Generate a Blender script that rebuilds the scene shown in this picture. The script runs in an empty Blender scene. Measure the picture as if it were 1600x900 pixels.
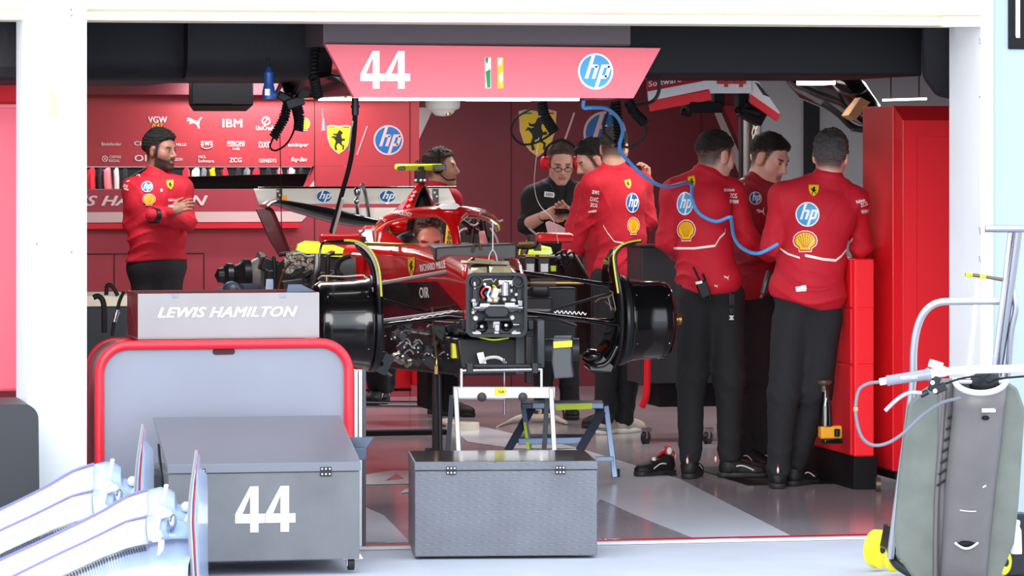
import bpy, bmesh, math, random
import numpy as np
from mathutils import Vector, Matrix
from mathutils.bvhtree import BVHTree
from mathutils.geometry import tessellate_polygon

# ------------------------------------------------------------------ camera
SC = bpy.context.scene
COL = SC.collection
FPX = 6300.0; HOR = 225.0; CAMH = 1.72; YAW = math.radians(12)
FW = Vector((math.sin(YAW), math.cos(YAW), 0)); RT = Vector((math.cos(YAW), -math.sin(YAW), 0)); UP = Vector((0, 0, 1))
cd = bpy.data.cameras.new('camera'); cam = bpy.data.objects.new('camera', cd); COL.objects.link(cam)
cd.sensor_width = 36; cd.lens = FPX/1600*36; cd.shift_y = -(450-HOR)/1600
cd.clip_end = 200
cam.location = (0, 0, CAMH); cam.rotation_euler = (math.pi/2, 0, -YAW)
SC.camera = cam

def srgb(c):
    out = []
    for v in c[:3]:
        v = v/255.0
        out.append(v/12.92 if v <= .04045 else ((v+.055)/1.055)**2.4)
    return (out[0], out[1], out[2], 1)

# ------------------------------------------------------------------ light
w = bpy.data.worlds.new('sky'); SC.world = w; w.use_nodes = True
nt = w.node_tree; bg = nt.nodes['Background']
tc = nt.nodes.new('ShaderNodeTexCoord'); sx = nt.nodes.new('ShaderNodeSeparateXYZ'); rp = nt.nodes.new('ShaderNodeValToRGB')
nt.links.new(tc.outputs['Generated'], sx.inputs[0]); nt.links.new(sx.outputs['Z'], rp.inputs[0]); nt.links.new(rp.outputs[0], bg.inputs[0])
rp.color_ramp.elements[0].position = 0.0; rp.color_ramp.elements[0].color = (.88, .93, 1.0, 1)
rp.color_ramp.elements[1].position = 0.6; rp.color_ramp.elements[1].color = (.80, .88, 1.0, 1)
bg.inputs[1].default_value = 1.9
sd = bpy.data.lights.new('sun', 'SUN'); sun = bpy.data.objects.new('sun', sd); COL.objects.link(sun)
sd.energy = 1.5; sd.angle = math.radians(38); sd.color = (1, .97, .92)
sun.rotation_euler = (math.radians(77), 0, math.radians(-20))
SC.view_settings.view_transform = 'Standard'; SC.view_settings.look = 'None'
SC.view_settings.exposure = 0.45; SC.view_settings.gamma = 1; SC.view_settings.use_curve_mapping = False

def area(name, loc, size, energy, rot=(0, 0, 0), color=(1, 1, 1)):
    l = bpy.data.lights.new(name, 'AREA'); l.shape = 'RECTANGLE'; l.size = size[0]; l.size_y = size[1]; l.energy = energy; l.color = color
    o = bpy.data.objects.new(name, l); o.location = loc; o.rotation_euler = rot; COL.objects.link(o); return o

# ------------------------------------------------------------------ pixel helpers (1600x900 frame)
def P(px, py, d):
    v = FW*d + RT*((px-800)/FPX*d); v.z = CAMH-(py-HOR)/FPX*d
    return v
def dY(px, Y): return Y/(math.cos(YAW)-(px-800)/FPX*math.sin(YAW))
def PY(px, py, Y): return P(px, py, dY(px, Y))
def XY(px, Y): return PY(px, HOR, Y).x
def ZY(py, Y, px=800): return CAMH-(py-HOR)/FPX*dY(px, Y)
def G(px, py, z=0): return P(px, py, (CAMH-z)*FPX/(py-HOR))
def pp(l): return [P(*q) for q in l]

# ------------------------------------------------------------------ materials
MT = {}
def mat(name, c, rough=.5, metal=0, var=0, vs=8, bump=0, bs=60, emis=None, es=1, coat=0, alpha=None, spec=.5):
    m = bpy.data.materials.new(name); m.use_nodes = True; n = m.node_tree; b = n.nodes['Principled BSDF']
    b.inputs['Roughness'].default_value = rough; b.inputs['Metallic'].default_value = metal
    b.inputs['Specular IOR Level'].default_value = spec
    col = srgb(c); b.inputs['Base Color'].default_value = col
    if coat: b.inputs['Coat Weight'].default_value = coat; b.inputs['Coat Roughness'].default_value = .06
    tcn = None
    if var or bump:
        tcn = n.nodes.new('ShaderNodeTexCoord')
    if var:
        no = n.nodes.new('ShaderNodeTexNoise'); no.inputs['Scale'].default_value = vs; no.inputs['Detail'].default_value = 5
        n.links.new(tcn.outputs['Object'], no.inputs['Vector'])
        r = n.nodes.new('ShaderNodeValToRGB'); r.color_ramp.elements[0].position = .3; r.color_ramp.elements[1].position = .7
        r.color_ramp.elements[0].color = tuple(x*(1-var) for x in col[:3])+(1,)
        r.color_ramp.elements[1].color = tuple(min(1, x*(1+var)) for x in col[:3])+(1,)
        n.links.new(no.outputs['Fac'], r.inputs[0]); n.links.new(r.outputs[0], b.inputs['Base Color'])
    if bump:
        no = n.nodes.new('ShaderNodeTexNoise'); no.inputs['Scale'].default_value = bs; no.inputs['Detail'].default_value = 4
        n.links.new(tcn.outputs['Object'], no.inputs['Vector'])
        bp = n.nodes.new('ShaderNodeBump'); bp.inputs['Strength'].default_value = bump; bp.inputs['Distance'].default_value = .01
        n.links.new(no.outputs['Fac'], bp.inputs['Height']); n.links.new(bp.outputs[0], b.inputs['Normal'])
    if emis: b.inputs['Emission Color'].default_value = srgb(emis); b.inputs['Emission Strength'].default_value = es
    MT[name] = m; return m
def weave(name, c1, c2, scale, rough=.35, coat=0, metal=0):
    m = mat(name, c1, rough, metal, coat=coat); n = m.node_tree; b = n.nodes['Principled BSDF']
    t = n.nodes.new('ShaderNodeTexCoord'); mp = n.nodes.new('ShaderNodeMapping'); mp.inputs['Rotation'].default_value = (.2, .785, .1)
    mp.inputs['Scale'].default_value = (1, .35, 1)
    ck = n.nodes.new('ShaderNodeTexChecker'); ck.inputs['Scale'].default_value = scale
    ck.inputs['Color1'].default_value = srgb(c1); ck.inputs['Color2'].default_value = srgb(c2)
    no = n.nodes.new('ShaderNodeTexNoise'); no.inputs['Scale'].default_value = 5; no.inputs['Detail'].default_value = 6
    mx = n.nodes.new('ShaderNodeMix'); mx.data_type = 'RGBA'; mx.blend_type = 'MULTIPLY'; mx.inputs[0].default_value = .5
    n.links.new(t.outputs['Object'], mp.inputs[0]); n.links.new(mp.outputs[0], ck.inputs['Vector'])
    n.links.new(t.outputs['Object'], no.inputs['Vector'])
    n.links.new(ck.outputs['Color'], mx.inputs[6]); n.links.new(no.outputs['Fac'], mx.inputs[7]); n.links.new(mx.outputs[2], b.inputs['Base Color'])
    return m
def attrmat(name, rough=.5, bump=0, bs=100, sss=0):
    m = mat(name, (128, 128, 128), rough, bump=bump, bs=bs); n = m.node_tree; b = n.nodes['Principled BSDF']
    a = n.nodes.new('ShaderNodeAttribute'); a.attribute_name = 'Col'; n.links.new(a.outputs['Color'], b.inputs['Base Color']); return m

mat('cream', (238, 226, 196), .6, var=.03, vs=2)
mat('white_wall', (240, 243, 245), .6, var=.03, vs=3)
mat('blue_white_wall', (158, 174, 188), .6, var=.03, vs=1)
mat('tape_mark', (225, 205, 150), .7)
mat('scuff', (120, 122, 125), .8)
mat('black_ceiling', (14, 14, 17), .8)
mat('black_fabric', (30, 29, 34), .6, bump=.3, bs=30, spec=.3)
mat('black_panel', (16, 16, 20), .6, spec=.2)
mat('grey_brown_panel', (95, 82, 86), .6)
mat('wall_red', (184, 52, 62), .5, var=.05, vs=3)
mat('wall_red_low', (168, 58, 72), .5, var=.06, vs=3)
mat('wall_red_dim', (122, 36, 48), .55, var=.06, vs=3)  # rear wall red darkened; the weaker light further back is in the colour
mat('wall_grey', (150, 151, 156), .7, var=.05, vs=2)
mat('pale_stripe', (214, 196, 196), .5)
mat('logo_white', (236, 214, 214), .5)
mat('logo_pink', (230, 190, 190), .5)
mat('pure_white', (250, 250, 250), .5)
mat('logo_blue', (10, 104, 178), .45)
mat('logo_sky', (70, 165, 225), .4)
mat('logo_yellow', (246, 206, 20), .45)
mat('logo_gold', (175, 150, 30), .5)
mat('logo_black', (14, 14, 14), .5)
mat('logo_red', (214, 26, 30), .45)
mat('logo_orange', (240, 165, 35), .5)
mat('logo_green', (20, 150, 75), .5)
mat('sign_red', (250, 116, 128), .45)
mat('bright_red', (255, 40, 52), .5, spec=.3)
mat('cab_red', (240, 24, 40), .5, spec=.3)
mat('car_red', (206, 12, 18), .22, coat=.6)
mat('mirror_red', (226, 24, 30), .25, coat=.6)
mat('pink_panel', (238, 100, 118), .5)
mat('seam', (60, 14, 20), .7)
mat('carbon_gloss', (13, 13, 15), .16, coat=.5)
mat('carbon_matt', (24, 24, 27), .45)
mat('dark_metal', (48, 50, 55), .35, .6)
mat('grey_plastic', (72, 76, 84), .5)
mat('charcoal', (42, 45, 50), .5)
mat('steel', (175, 175, 180), .22, 1)
mat('alu', (190, 192, 198), .4, .7)
mat('white_alu', (225, 225, 225), .35, .2)
mat('chrome', (225, 225, 230), .12, 1)
mat('gold_pale', (205, 190, 150), .4, .3)
mat('gold', (190, 150, 90), .3, .9)
mat('brown_metal', (110, 92, 78), .4, .6)
mat('rubber', (20, 20, 22), .65)
mat('lime', (204, 230, 40), .5)
mat('piping', (216, 218, 84), .5)
mat('yellow_tape', (232, 228, 60), .5)
mat('cream_plastic', (232, 222, 205), .45)
mat('tray_grey', (50, 50, 54), .45)
mat('wing_white', (240, 236, 228), .35, coat=.3)
mat('wing_dark', (18, 17, 20), .22, coat=.5)
mat('wing_maroon', (88, 16, 26), .3, coat=.4)
mat('steel_grey', (152, 148, 149), .4, .35, var=.05, vs=4)
mat('board_grey', (138, 142, 156), .32, .1, var=.05, vs=2)
mat('rim_red', (236, 34, 52), .35, coat=.2)
mat('foil', (170, 165, 155), .25, .9, bump=1, bs=60)
mat('shirt_red', (200, 18, 44), .75, bump=.25, bs=45, var=.06, vs=10)
mat('shirt_dark_red', (150, 16, 36), .75, bump=.25, bs=45)  # same team shirt red, with shade put into the colour
mat('black_jacket', (15, 15, 18), .8, bump=.3, bs=40)
mat('trouser_black', (27, 28, 33), .85, bump=.35, bs=35)
mat('shoe_black', (16, 16, 18), .6, bump=.2, bs=120)
mat('shoe_sole', (38, 38, 40), .6)
mat('shoe_pale', (205, 195, 180), .6)
mat('shoe_red', (214, 30, 40), .5)
mat('reflective', (240, 240, 235), .4)
mat('hose_blue', (80, 165, 238), .35)
mat('cable_grey', (110, 115, 128), .45)
mat('cable_black', (22, 22, 24), .6, spec=.25)
mat('bottle_blue', (28, 78, 150), .35)
mat('led', (255, 255, 255), .5, emis=(255, 250, 245), es=5)
mat('jack_grey', (110, 116, 108), .5, var=.12, vs=9, bump=.15, bs=30)
mat('jack_dark', (108, 104, 104), .42, .1, var=.1, vs=6)
mat('pale_rim', (200, 202, 216), .4)
mat('wheel_yellow', (240, 228, 40), .45)
mat('pale_blue', (176, 198, 232), .3, coat=.4)
mat('wing_violet', (120, 118, 165), .35)
mat('stool_blue', (118, 142, 176), .4, .3)
mat('stool_dark', (72, 84, 104), .45, .3)
mat('tape_brown', (190, 140, 90), .6)
mat('glass_dark', (20, 22, 26), .08)
mat('green_tool', (30, 130, 60), .4)
mat('pink_paper', (235, 190, 195), .6)
mat('apron', (182, 188, 200), .7, var=.05, vs=3, bump=.2, bs=80)
mat('floor_line_red', (190, 26, 46), .35)
mat('floor_white', (205, 205, 210), .3)
mat('floor_light', (226, 230, 240), .2, var=.03, vs=2)
mat('skin_attr', (0, 0, 0)); bpy.data.materials.remove(MT['skin_attr'])
attrmat('skin', .5, bump=.1, bs=200); attrmat('hair', .75, bump=1.0, bs=220)
m = mat('floor_dark', (166, 158, 164), .15, var=.10, vs=1.2)
weave('carbon_box', (76, 81, 92), (136, 142, 154), 260, .4)
weave('carbon_box_dark', (108, 111, 116), (124, 127, 132), 260, .38)
weave('carbon_weave', (9, 9, 10), (26, 26, 30), 300, .2, .6)
mat('box_top', (60, 54, 56), .12, coat=.3)
mat('lid_top', (116, 120, 130), .3, .2)

# ------------------------------------------------------------------ mesh builder
class MB:
    def __init__(s): s.v = []; s.f = []; s.m = []; s.cur = 0
    def add(s, vs, fs):
        b = len(s.v); s.v.extend([Vector(q) for q in vs]); s.f.extend([tuple(i+b for i in f) for f in fs]); s.m.extend([s.cur]*len(fs)); return s
    def corners(s, c):   # 8 corners: bottom 4 (loop) then top 4
        return s.add(c, [(3, 2, 1, 0), (4, 5, 6, 7), (0, 1, 5, 4), (1, 2, 6, 5), (2, 3, 7, 6), (3, 0, 4, 7)])
    def box(s, a, b):    # axis aligned between two corners
        x0, x1 = sorted((a[0], b[0])); y0, y1 = sorted((a[1], b[1])); z0, z1 = sorted((a[2], b[2]))
        return s.corners([(x0, y0, z0), (x1, y0, z0), (x1, y1, z0), (x0, y1, z0), (x0, y0, z1), (x1, y0, z1), (x1, y1, z1), (x0, y1, z1)])
    def cbox(s, c, size, rz=0, rx=0, ry=0):
        R = Matrix.Rotation(rz, 3, 'Z') @ Matrix.Rotation(ry, 3, 'Y') @ Matrix.Rotation(rx, 3, 'X'); h = [q/2 for q in size]; c = Vector(c)
        pts = [(-1, -1, -1), (1, -1, -1), (1, 1, -1), (-1, 1, -1), (-1, -1, 1), (1, -1, 1), (1, 1, 1), (-1, 1, 1)]
        return s.corners([c + R @ Vector((p[0]*h[0], p[1]*h[1], p[2]*h[2])) for p in pts])
    def prism(s, poly, off):   # extrude a planar loop by a vector
        off = Vector(off); n = len(poly); p = [Vector(q) for q in poly]
        tr = tessellate_polygon([p]); fs = [tuple(t) for t in tr] + [tuple(i+n for i in reversed(t)) for t in tr]
        fs += [(i, (i+1) % n, (i+1) % n+n, i+n) for i in range(n)]
        return s.add(p+[q+off for q in p], fs)
    def cyl(s, a, b, r0, r1=None, n=16, cap=True):
        if r1 is None: r1 = r0
        a = Vector(a); b = Vector(b); t = (b-a).normalized(); u = t.orthogonal().normalized(); v = t.cross(u)
        vs = []
        for p, r in ((a, r0), (b, r1)):
            for i in range(n):
                q = 2*math.pi*i/n; vs.append(p+(u*math.cos(q)+v*math.sin(q))*r)
        fs = [(i, (i+1) % n, (i+1) % n+n, i+n) for i in range(n)]
        if cap: fs += [tuple(range(n-1, -1, -1)), tuple(range(n, 2*n))]
        return s.add(vs, fs)
    def lathe(s, o, ax, prof, n=32, u=None):   # prof: (distance along axis, radius)
        o = Vector(o); t = Vector(ax).normalized(); u = t.orthogonal().normalized(); v = t.cross(u); vs = []; fs = []
        for h, r in prof:
            for i in range(n):
                q = 2*math.pi*i/n; vs.append(o+t*h+(u*math.cos(q)+v*math.sin(q))*max(r, 1e-4))
        k = len(prof)
        for j in range(k-1):
            for i in range(n): fs.append((j*n+i, j*n+(i+1) % n, (j+1)*n+(i+1) % n, (j+1)*n+i))
        return s.add(vs, fs)
    def tube(s, pts, r, n=8, smooth=True, sub=5, flat=1.0, closed=False):
        pts = [Vector(p) for p in pts]
        rr = r if isinstance(r, (list, tuple)) else [r]*len(pts)
        if smooth and len(pts) > 2:
            o = []; ro = []
            for i in range(len(pts)-1):
                p0 = pts[max(i-1, 0)]; p1 = pts[i]; p2 = pts[i+1]; p3 = pts[min(i+2, len(pts)-1)]
                for k in range(sub):
                    t = k/sub
                    o.append(.5*((2*p1)+(p2-p0)*t+(2*p0-5*p1+4*p2-p3)*t*t+(3*p1-p0-3*p2+p3)*t**3)); ro.append(rr[i]*(1-t)+rr[i+1]*t)
            o.append(pts[-1]); ro.append(rr[-1]); pts = o; rr = ro
        vs = []; fs = []; u = None; k = len(pts)
        for i, p in enumerate(pts):
            t = (pts[min(i+1, k-1)]-pts[max(i-1, 0)])
            t = t.normalized() if t.length > 1e-9 else Vector((0, 0, 1))
            if u is None:
                u = (UP.cross(t)); u = u.normalized() if u.length > .1 else t.orthogonal().normalized()
            u = (u-t*u.dot(t)); u = u.normalized() if u.length > 1e-6 else t.orthogonal().normalized()
            v = t.cross(u)
            for j in range(n):
                q = 2*math.pi*j/n; vs.append(p+(u*math.cos(q)+v*math.sin(q)*flat)*rr[i])
        for i in range(k-1):
            for j in range(n): fs.append((i*n+j, i*n+(j+1) % n, (i+1)*n+(j+1) % n, (i+1)*n+j))
        fs += [tuple(range(n-1, -1, -1)), tuple(range((k-1)*n, k*n))]
        return s.add(vs, fs)
    def coil(s, pts, R, turns, r, n=6):
        pts = [Vector(p) for p in pts]; seg = [(pts[i+1]-pts[i]).length for i in range(len(pts)-1)]; L = sum(seg)
        def at(t):
            t *= L
            for i, q in enumerate(seg):
                if t <= q or i == len(seg)-1: return pts[i].lerp(pts[i+1], min(1, t/q)), (pts[i+1]-pts[i]).normalized()
                t -= q
        path = []
        N = int(turns*10)
        for i in range(N+1):
            c, t = at(i/N); u = t.cross(Vector((.3, 1, .2))).normalized(); v = t.cross(u); a = 2*math.pi*turns*i/N
            path.append(c+(u*math.cos(a)+v*math.sin(a))*R)
        return s.tube(path, r, n, smooth=False)
    def ell(s, c, r, R=None, n=20, m=12):
        c = Vector(c); vs = []; fs = []
        for j in range(m+1):
            th = math.pi*j/m
            for i in range(n):
                ph = 2*math.pi*i/n; q = Vector((r[0]*math.sin(th)*math.cos(ph), r[1]*math.sin(th)*math.sin(ph), r[2]*math.cos(th)))
                if R: q = R @ q
                vs.append(c+q)
        for j in range(m):
            for i in range(n): fs.append((j*n+i, (j+1)*n+i, (j+1)*n+(i+1) % n, j*n+(i+1) % n))
        return s.add(vs, fs)
    def loft(s, rings, cap=True, closed=True):
        n = len(rings[0]); vs = [q for r in rings for q in r]; fs = []
        for j in range(len(rings)-1):
            for i in range(n if closed else n-1): fs.append((j*n+i, j*n+(i+1) % n, (j+1)*n+(i+1) % n, (j+1)*n+i))
        if cap and closed: fs += [tuple(range(n-1, -1, -1)), tuple(range((len(rings)-1)*n, len(rings)*n))]
        return s.add(vs, fs)

ORG = {}
def pieces(o, smooth=True):
    """every separate piece of a mesh becomes a part of its own"""
    me = o.data; n = len(me.vertices); par = list(range(n))
    def fd(a):
        while par[a] != a: par[a] = par[par[a]]; a = par[a]
        return a
    for e in me.edges:
        a, b = fd(e.vertices[0]), fd(e.vertices[1])
        if a != b: par[a] = b
    gr = {}
    for p in me.polygons: gr.setdefault(fd(p.vertices[0]), []).append(p)
    if len(gr) < 2 or len(gr) > 40: return [o]
    out = []; name = o.name.split('.')[0]
    for k, pl in gr.items():
        ids = sorted({v for p in pl for v in p.vertices}); mp = {v: i for i, v in enumerate(ids)}
        m2 = bpy.data.meshes.new(name); m2.from_pydata([me.vertices[i].co[:] for i in ids], [], [[mp[v] for v in p.vertices] for p in pl])
        m2.polygons.foreach_set('material_index', [p.material_index for p in pl])
        for mm in me.materials: m2.materials.append(mm)
        if smooth: m2.shade_smooth(); m2.set_sharp_from_angle(angle=math.radians(38))
        q = o if not out else o.copy()
        if out: COL.objects.link(q)
        q.data = m2; ORG[q.name] = ORG[o.name]; out.append(q)
    return out
def finish(me, mats, smooth):
    for m_ in (mats if isinstance(mats, (list, tuple)) else [mats]): me.materials.append(MT[m_])
    bm = bmesh.new(); bm.from_mesh(me); bmesh.ops.remove_doubles(bm, verts=bm.verts, dist=1e-6)
    bmesh.ops.recalc_face_normals(bm, faces=bm.faces); bm.to_mesh(me); bm.free()
    if smooth:
        me.shade_smooth()
        if smooth != 'full': me.set_sharp_from_angle(angle=math.radians(38))
def part(name, mb, mats, parent=None, smooth=True, bevel=0, solid=0, org=None, label=None, whole=False):
    """one mesh object; world-space builder vertices are stored relative to the root of its thing"""
    if parent is not None: o0 = ORG[parent.name]
    elif org is not None: o0 = Vector(org)
    else:
        xs = [v.x for v in mb.v]; ys = [v.y for v in mb.v]; zs = [v.z for v in mb.v]
        o0 = Vector(((min(xs)+max(xs))/2, (min(ys)+max(ys))/2, min(zs)))
    me = bpy.data.meshes.new(name); me.from_pydata([tuple(v-o0) for v in mb.v], [], mb.f)
    if isinstance(mats, (list, tuple)): me.polygons.foreach_set('material_index', mb.m)
    finish(me, mats, smooth)
    o = bpy.data.objects.new(name, me); COL.objects.link(o)
    if parent is not None: o.parent = parent
    else: o.location = o0
    ORG[o.name] = o0
    if solid:
        q = o.modifiers.new('thickness', 'SOLIDIFY'); q.thickness = solid; q.offset = 0
    if bevel:
        q = o.modifiers.new('bevel', 'BEVEL'); q.width = bevel; q.segments = 2; q.limit_method = 'ANGLE'
    if label: o['label'] = label
    if not whole:
        ps = pieces(o, smooth)
        if parent is None:
            for q in ps[1:]: q.parent = o; q.location = (0, 0, 0)
    return o
def tag(o, label, cat, group=None):
    o['label'] = label; o['category'] = cat
    if group: o['group'] = group
    return o
def thing(name, label, cat, loc, group=None):
    o = bpy.data.objects.new(name, None); COL.objects.link(o); o.location = Vector(loc); o.empty_display_size = .1
    ORG[o.name] = Vector(loc); return tag(o, label, cat, group)
def struct(name, mb, mats, **k):
    o = part(name, mb, mats, **k)
    if k.get('parent') is None: o['kind'] = 'structure'
    return o

# ------------------------------------------------------------------ flat artwork (2-D layers in a unit box, u right, v up)
def tess(poly):
    p = [Vector((a, b, 0)) for a, b in poly]; return [(poly[i], poly[j], poly[k]) for i, j, k in tessellate_polygon([p])]
_txt = {}
def text2d(body, bold=.0, shear=0, spacing=1.0, lines=1.0):
    key = (body, bold, shear, spacing)
    if key in _txt: return _txt[key]
    cu = bpy.data.curves.new('t', 'FONT'); cu.body = body; cu.size = 1; cu.offset = bold; cu.shear = shear; cu.space_character = spacing
    cu.space_line = .8; cu.resolution_u = 3; cu.align_x = 'LEFT'
    o = bpy.data.objects.new('t', cu); COL.objects.link(o); dg = bpy.context.evaluated_depsgraph_get()
    me = bpy.data.meshes.new_from_object(o.evaluated_get(dg)); vs = [(v.co.x, v.co.y) for v in me.vertices]
    tris = []
    for p in me.polygons:
        idx = list(p.vertices)
        for k in range(1, len(idx)-1): tris.append((vs[idx[0]], vs[idx[k]], vs[idx[k+1]]))
    bpy.data.objects.remove(o); bpy.data.curves.remove(cu); bpy.data.meshes.remove(me)
    x0 = min(v[0] for v in vs); x1 = max(v[0] for v in vs); y0 = min(v[1] for v in vs); y1 = max(v[1] for v in vs)
    f = lambda q: ((q[0]-x0)/(x1-x0)-.5, (q[1]-y0)/(y1-y0)-.5)
    r = [tuple(f(q) for q in t) for t in tris]; _txt[key] = r; return r
def circ(r, n=40, cx=0, cy=0): return [(cx+r*math.cos(2*math.pi*i/n), cy+r*math.sin(2*math.pi*i/n)) for i in range(n)]
def fan(poly, c=(0, 0)): return [(c, poly[i], poly[(i+1) % len(poly)]) for i in range(len(poly))]
def quad(x0, y0, x1, y1, sh=0):
    p = [(x0+sh*y0, y0), (x1+sh*y0, y0), (x1+sh*y1, y1), (x0+sh*y1, y1)]; return [(p[0], p[1], p[2]), (p[0], p[2], p[3])]
def four(x=0, w_=1.0):
    o = [(0, .26), (.52, 1), (.78, 1), (.78, .40), (1, .40), (1, .20), (.78, .20), (.78, 0), (.5, 0), (.5, .20), (0, .20)]
    t = []
    t += tess([(0, .20), (1, .20), (1, .40), (.0, .40)]); t += tess([(.5, 0), (.78, 0), (.78, .20), (.5, .20)]); t += tess([(.5, .40), (.78, .40), (.78, 1), (.5, 1)])
    t += tess([(0, .40), (.24, .40), (.5, .80), (.5, 1)])
    return [tuple((x+a*w_-.5, b-.5) for a, b in q) for q in t]
def art(kind):
    L = []
    if kind == '44':
        L.append(('pure_white', four(0, .495)+four(.505, .495)))
    elif kind == '44red':
        L.append(('logo_red', four(0, .495)+four(.505, .495)))
    elif kind in ('hp', 'hpsky', 'hpwall'):
        wm = 'pure_white' if kind != 'hpwall' else 'logo_pink'; bm_ = 'logo_sky' if kind == 'hpsky' else 'logo_blue'
        L.append((wm, fan(circ(.5)))); L.append((bm_, fan(circ(.445))))
        s = .32; t = []
        t += quad(-.25, -.2, -.15, .455, s)+quad(-.16, .1, .01, .19, s)+quad(-.05, -.2, .05, .15, s)
        t += quad(.11, -.455, .21, .19, s)+quad(.2, .1, .36, .19, s)+quad(.2, -.2, .36, -.11, s)+quad(.30, -.16, .40, .15, s)
        L.append((wm, t))
    elif kind in ('shield', 'shieldwall'):
        out = [(-.5, .46), (-.3, .5), (0, .46), (.3, .5), (.5, .46), (.47, .05), (.36, -.22), (.2, -.38), (0, -.5), (-.2, -.38), (-.36, -.22), (-.47, .05)]
        sc = lambda k: [(a*k, b*k) for a, b in out]
        if kind == 'shieldwall': L.append(('logo_pink', fan(sc(1.0)))); L.append(('logo_yellow', fan(sc(.93))))
        else: L.append(('logo_yellow', fan(sc(1))))
        horse = [(-.02, .30), (.04, .35), (.06, .30), (.13, .27), (.15, .2), (.10, .2), (.09, .12), (.13, .04), (.2, .06), (.24, .0), (.2, -.02), (.13, -.02), (.1, -.08), (.12, -.14), (.2, -.18), (.18, -.3), (.12, -.32), (.14, -.2), (.06, -.16), (.0, -.1), (-.06, -.12), (-.1, -.2), (-.06, -.32), (-.14, -.33), (-.17, -.18), (-.12, -.06), (-.14, .0), (-.22, .08), (-.3, .06), (-.24, .14), (-.14, .12), (-.08, .14), (-.2, .16), (-.22, .24), (-.14, .2), (-.06, .22)]
        L.append(('logo_black', tess([(a*1.1, b*1.05-.02) for a, b in horse])))
        L.append(('logo_green', quad(-.42, .40, -.16, .44))); L.append(('logo_red', quad(.16, .40, .42, .44)))
    elif kind == 'shell':
        def sc(k):
            p = []
            for i in range(37):
                a = math.radians(-38+256*i/36); r = k*(.5+.018*abs(math.sin(7*math.radians(256*i/36)*1.0)))
                p.append((r*math.cos(a), r*math.sin(a)*.92+.03))
            return p+[(-.28*k, -.34*k), (-.26*k, -.5*k), (.26*k, -.5*k), (.28*k, -.34*k)]
        L.append(('pure_white', fan(sc(1.0)))); L.append(('logo_red', fan(sc(.92)))); L.append(('logo_yellow', fan(sc(.80))))
        t = []
        for a in (-60, -40, -20, 0, 20, 40, 60):
            q = math.radians(90+a); x0, y0 = .10*math.cos(q), -.30; x1, y1 = .36*math.cos(q), .36*math.sin(q)+.02
            t += tess([(x0-.010, y0), (x0+.010, y0), (x1+.014, y1), (x1-.014, y1)])
        L.append(('logo_red', t))
    elif kind == 'puma':
        c = [(-.5, .38), (-.36, .46), (-.2, .36), (.02, .2), (.16, .16), (.28, .3), (.36, .46), (.5, .5), (.42, .4), (.36, .26), (.3, .04), (.28, -.2), (.34, -.5), (.22, -.48), (.16, -.24), (.06, -.1), (-.1, -.02), (-.3, -.12), (-.36, -.04), (-.26, .04), (-.3, .14), (-.44, .12), (-.5, .18), (-.38, .26)]
        L.append(('logo_white', tess(c)))
    elif kind.startswith('T:') or kind.startswith('I:'):
        mt, body = kind[2:].split('|', 1); tt = text2d(body, 0, .35 if kind[0] == 'I' else 0, 1.06); s_ = .10/max(2, len(body)); 
        for dx, dy in ((0, 0), (-s_*.5, .02), (s_*.5, -.02), (-s_*.25, -.02), (s_*.25, .02)): L.append((mt, [tuple((u*(1-s_)+dx, v*.96+dy) for u, v in t) for t in tt]))
    return L
def split(tris, mx):
    out = []; st = list(tris)
    while st:
        a, b, c = st.pop(); e = [(math.dist(a, b), 0), (math.dist(b, c), 1), (math.dist(c, a), 2)]; l, k = max(e)
        if l < mx: out.append((a, b, c)); continue
        if k == 1: a, b, c = b, c, a
        elif k == 2: a, b, c = c, a, b
        m_ = ((a[0]+b[0])/2, (a[1]+b[1])/2); st += [(a, m_, c), (m_, b, c)]
    return out
def decal(name, kind, fn, parent, mx=None, gap=.0008, label=None):
    """fn(u,v,lift)->point or None; every layer is a thin film on the real surface"""
    mb = MB(); mats = []
    for li, (mt, tris) in enumerate(art(kind)):
        if mt not in mats: mats.append(mt)
        mb.cur = mats.index(mt)
        if mx: tris = split(tris, mx)
        for t in tris:
            q = [fn(u, v, gap*(li+1) if li < 3 else gap*(3+.15*(li-2))) for u, v in t]
            if any(z is None for z in q): continue
            n = (q[1]-q[0]).cross(q[2]-q[0])
            if n.length < 1e-12: continue
            mb.add(q, [(0, 1, 2)])
    if not mb.f: return None
    me = bpy.data.meshes.new(name); o0 = ORG[parent.name]; me.from_pydata([tuple(v-o0) for v in mb.v], [], mb.f)
    me.polygons.foreach_set('material_index', mb.m)
    for q in mats: me.materials.append(MT[q])
    o = bpy.data.objects.new(name, me); COL.objects.link(o); o.parent = parent; ORG[o.name] = o0
    if label: o['label'] = label
    return o
def flatY(cx, cy, w_, h, Y):      # artwork on a plane facing the pit lane (constant Y)
    c = PY(cx, cy, Y); k = dY(cx, Y)/FPX
    return lambda u, v, g: Vector((c.x+u*w_*k/math.cos(YAW)*.99, c.y-g, c.z+v*h*k))
def on_mesh(obj, cx, cy, w_, h, rot=0, lift=.003):
    bvh = BVH[obj.name]; c = Vector((0, 0, CAMH)); o0 = ORG[obj.name]; cr = math.cos(rot); sr = math.sin(rot)
    def fn(u, v, g):
        x = u*w_; y = v*h; px = cx+x*cr-y*sr; py = cy-(x*sr+y*cr)
        dr = (P(px, py, 1)-c).normalized(); hit = bvh.ray_cast(c-o0, dr)
        if hit[0] is None: return None
        n = hit[1]
        if n.dot(dr) > 0: n = -n
        return hit[0]+o0+n*(lift+g)-dr*.002
    return fn
BVH = {}
def make_bvh(o):
    me = o.data; BVH[o.name] = BVHTree.FromPolygons([v.co.copy() for v in me.vertices], [tuple(p.vertices) for p in me.polygons])
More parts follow.
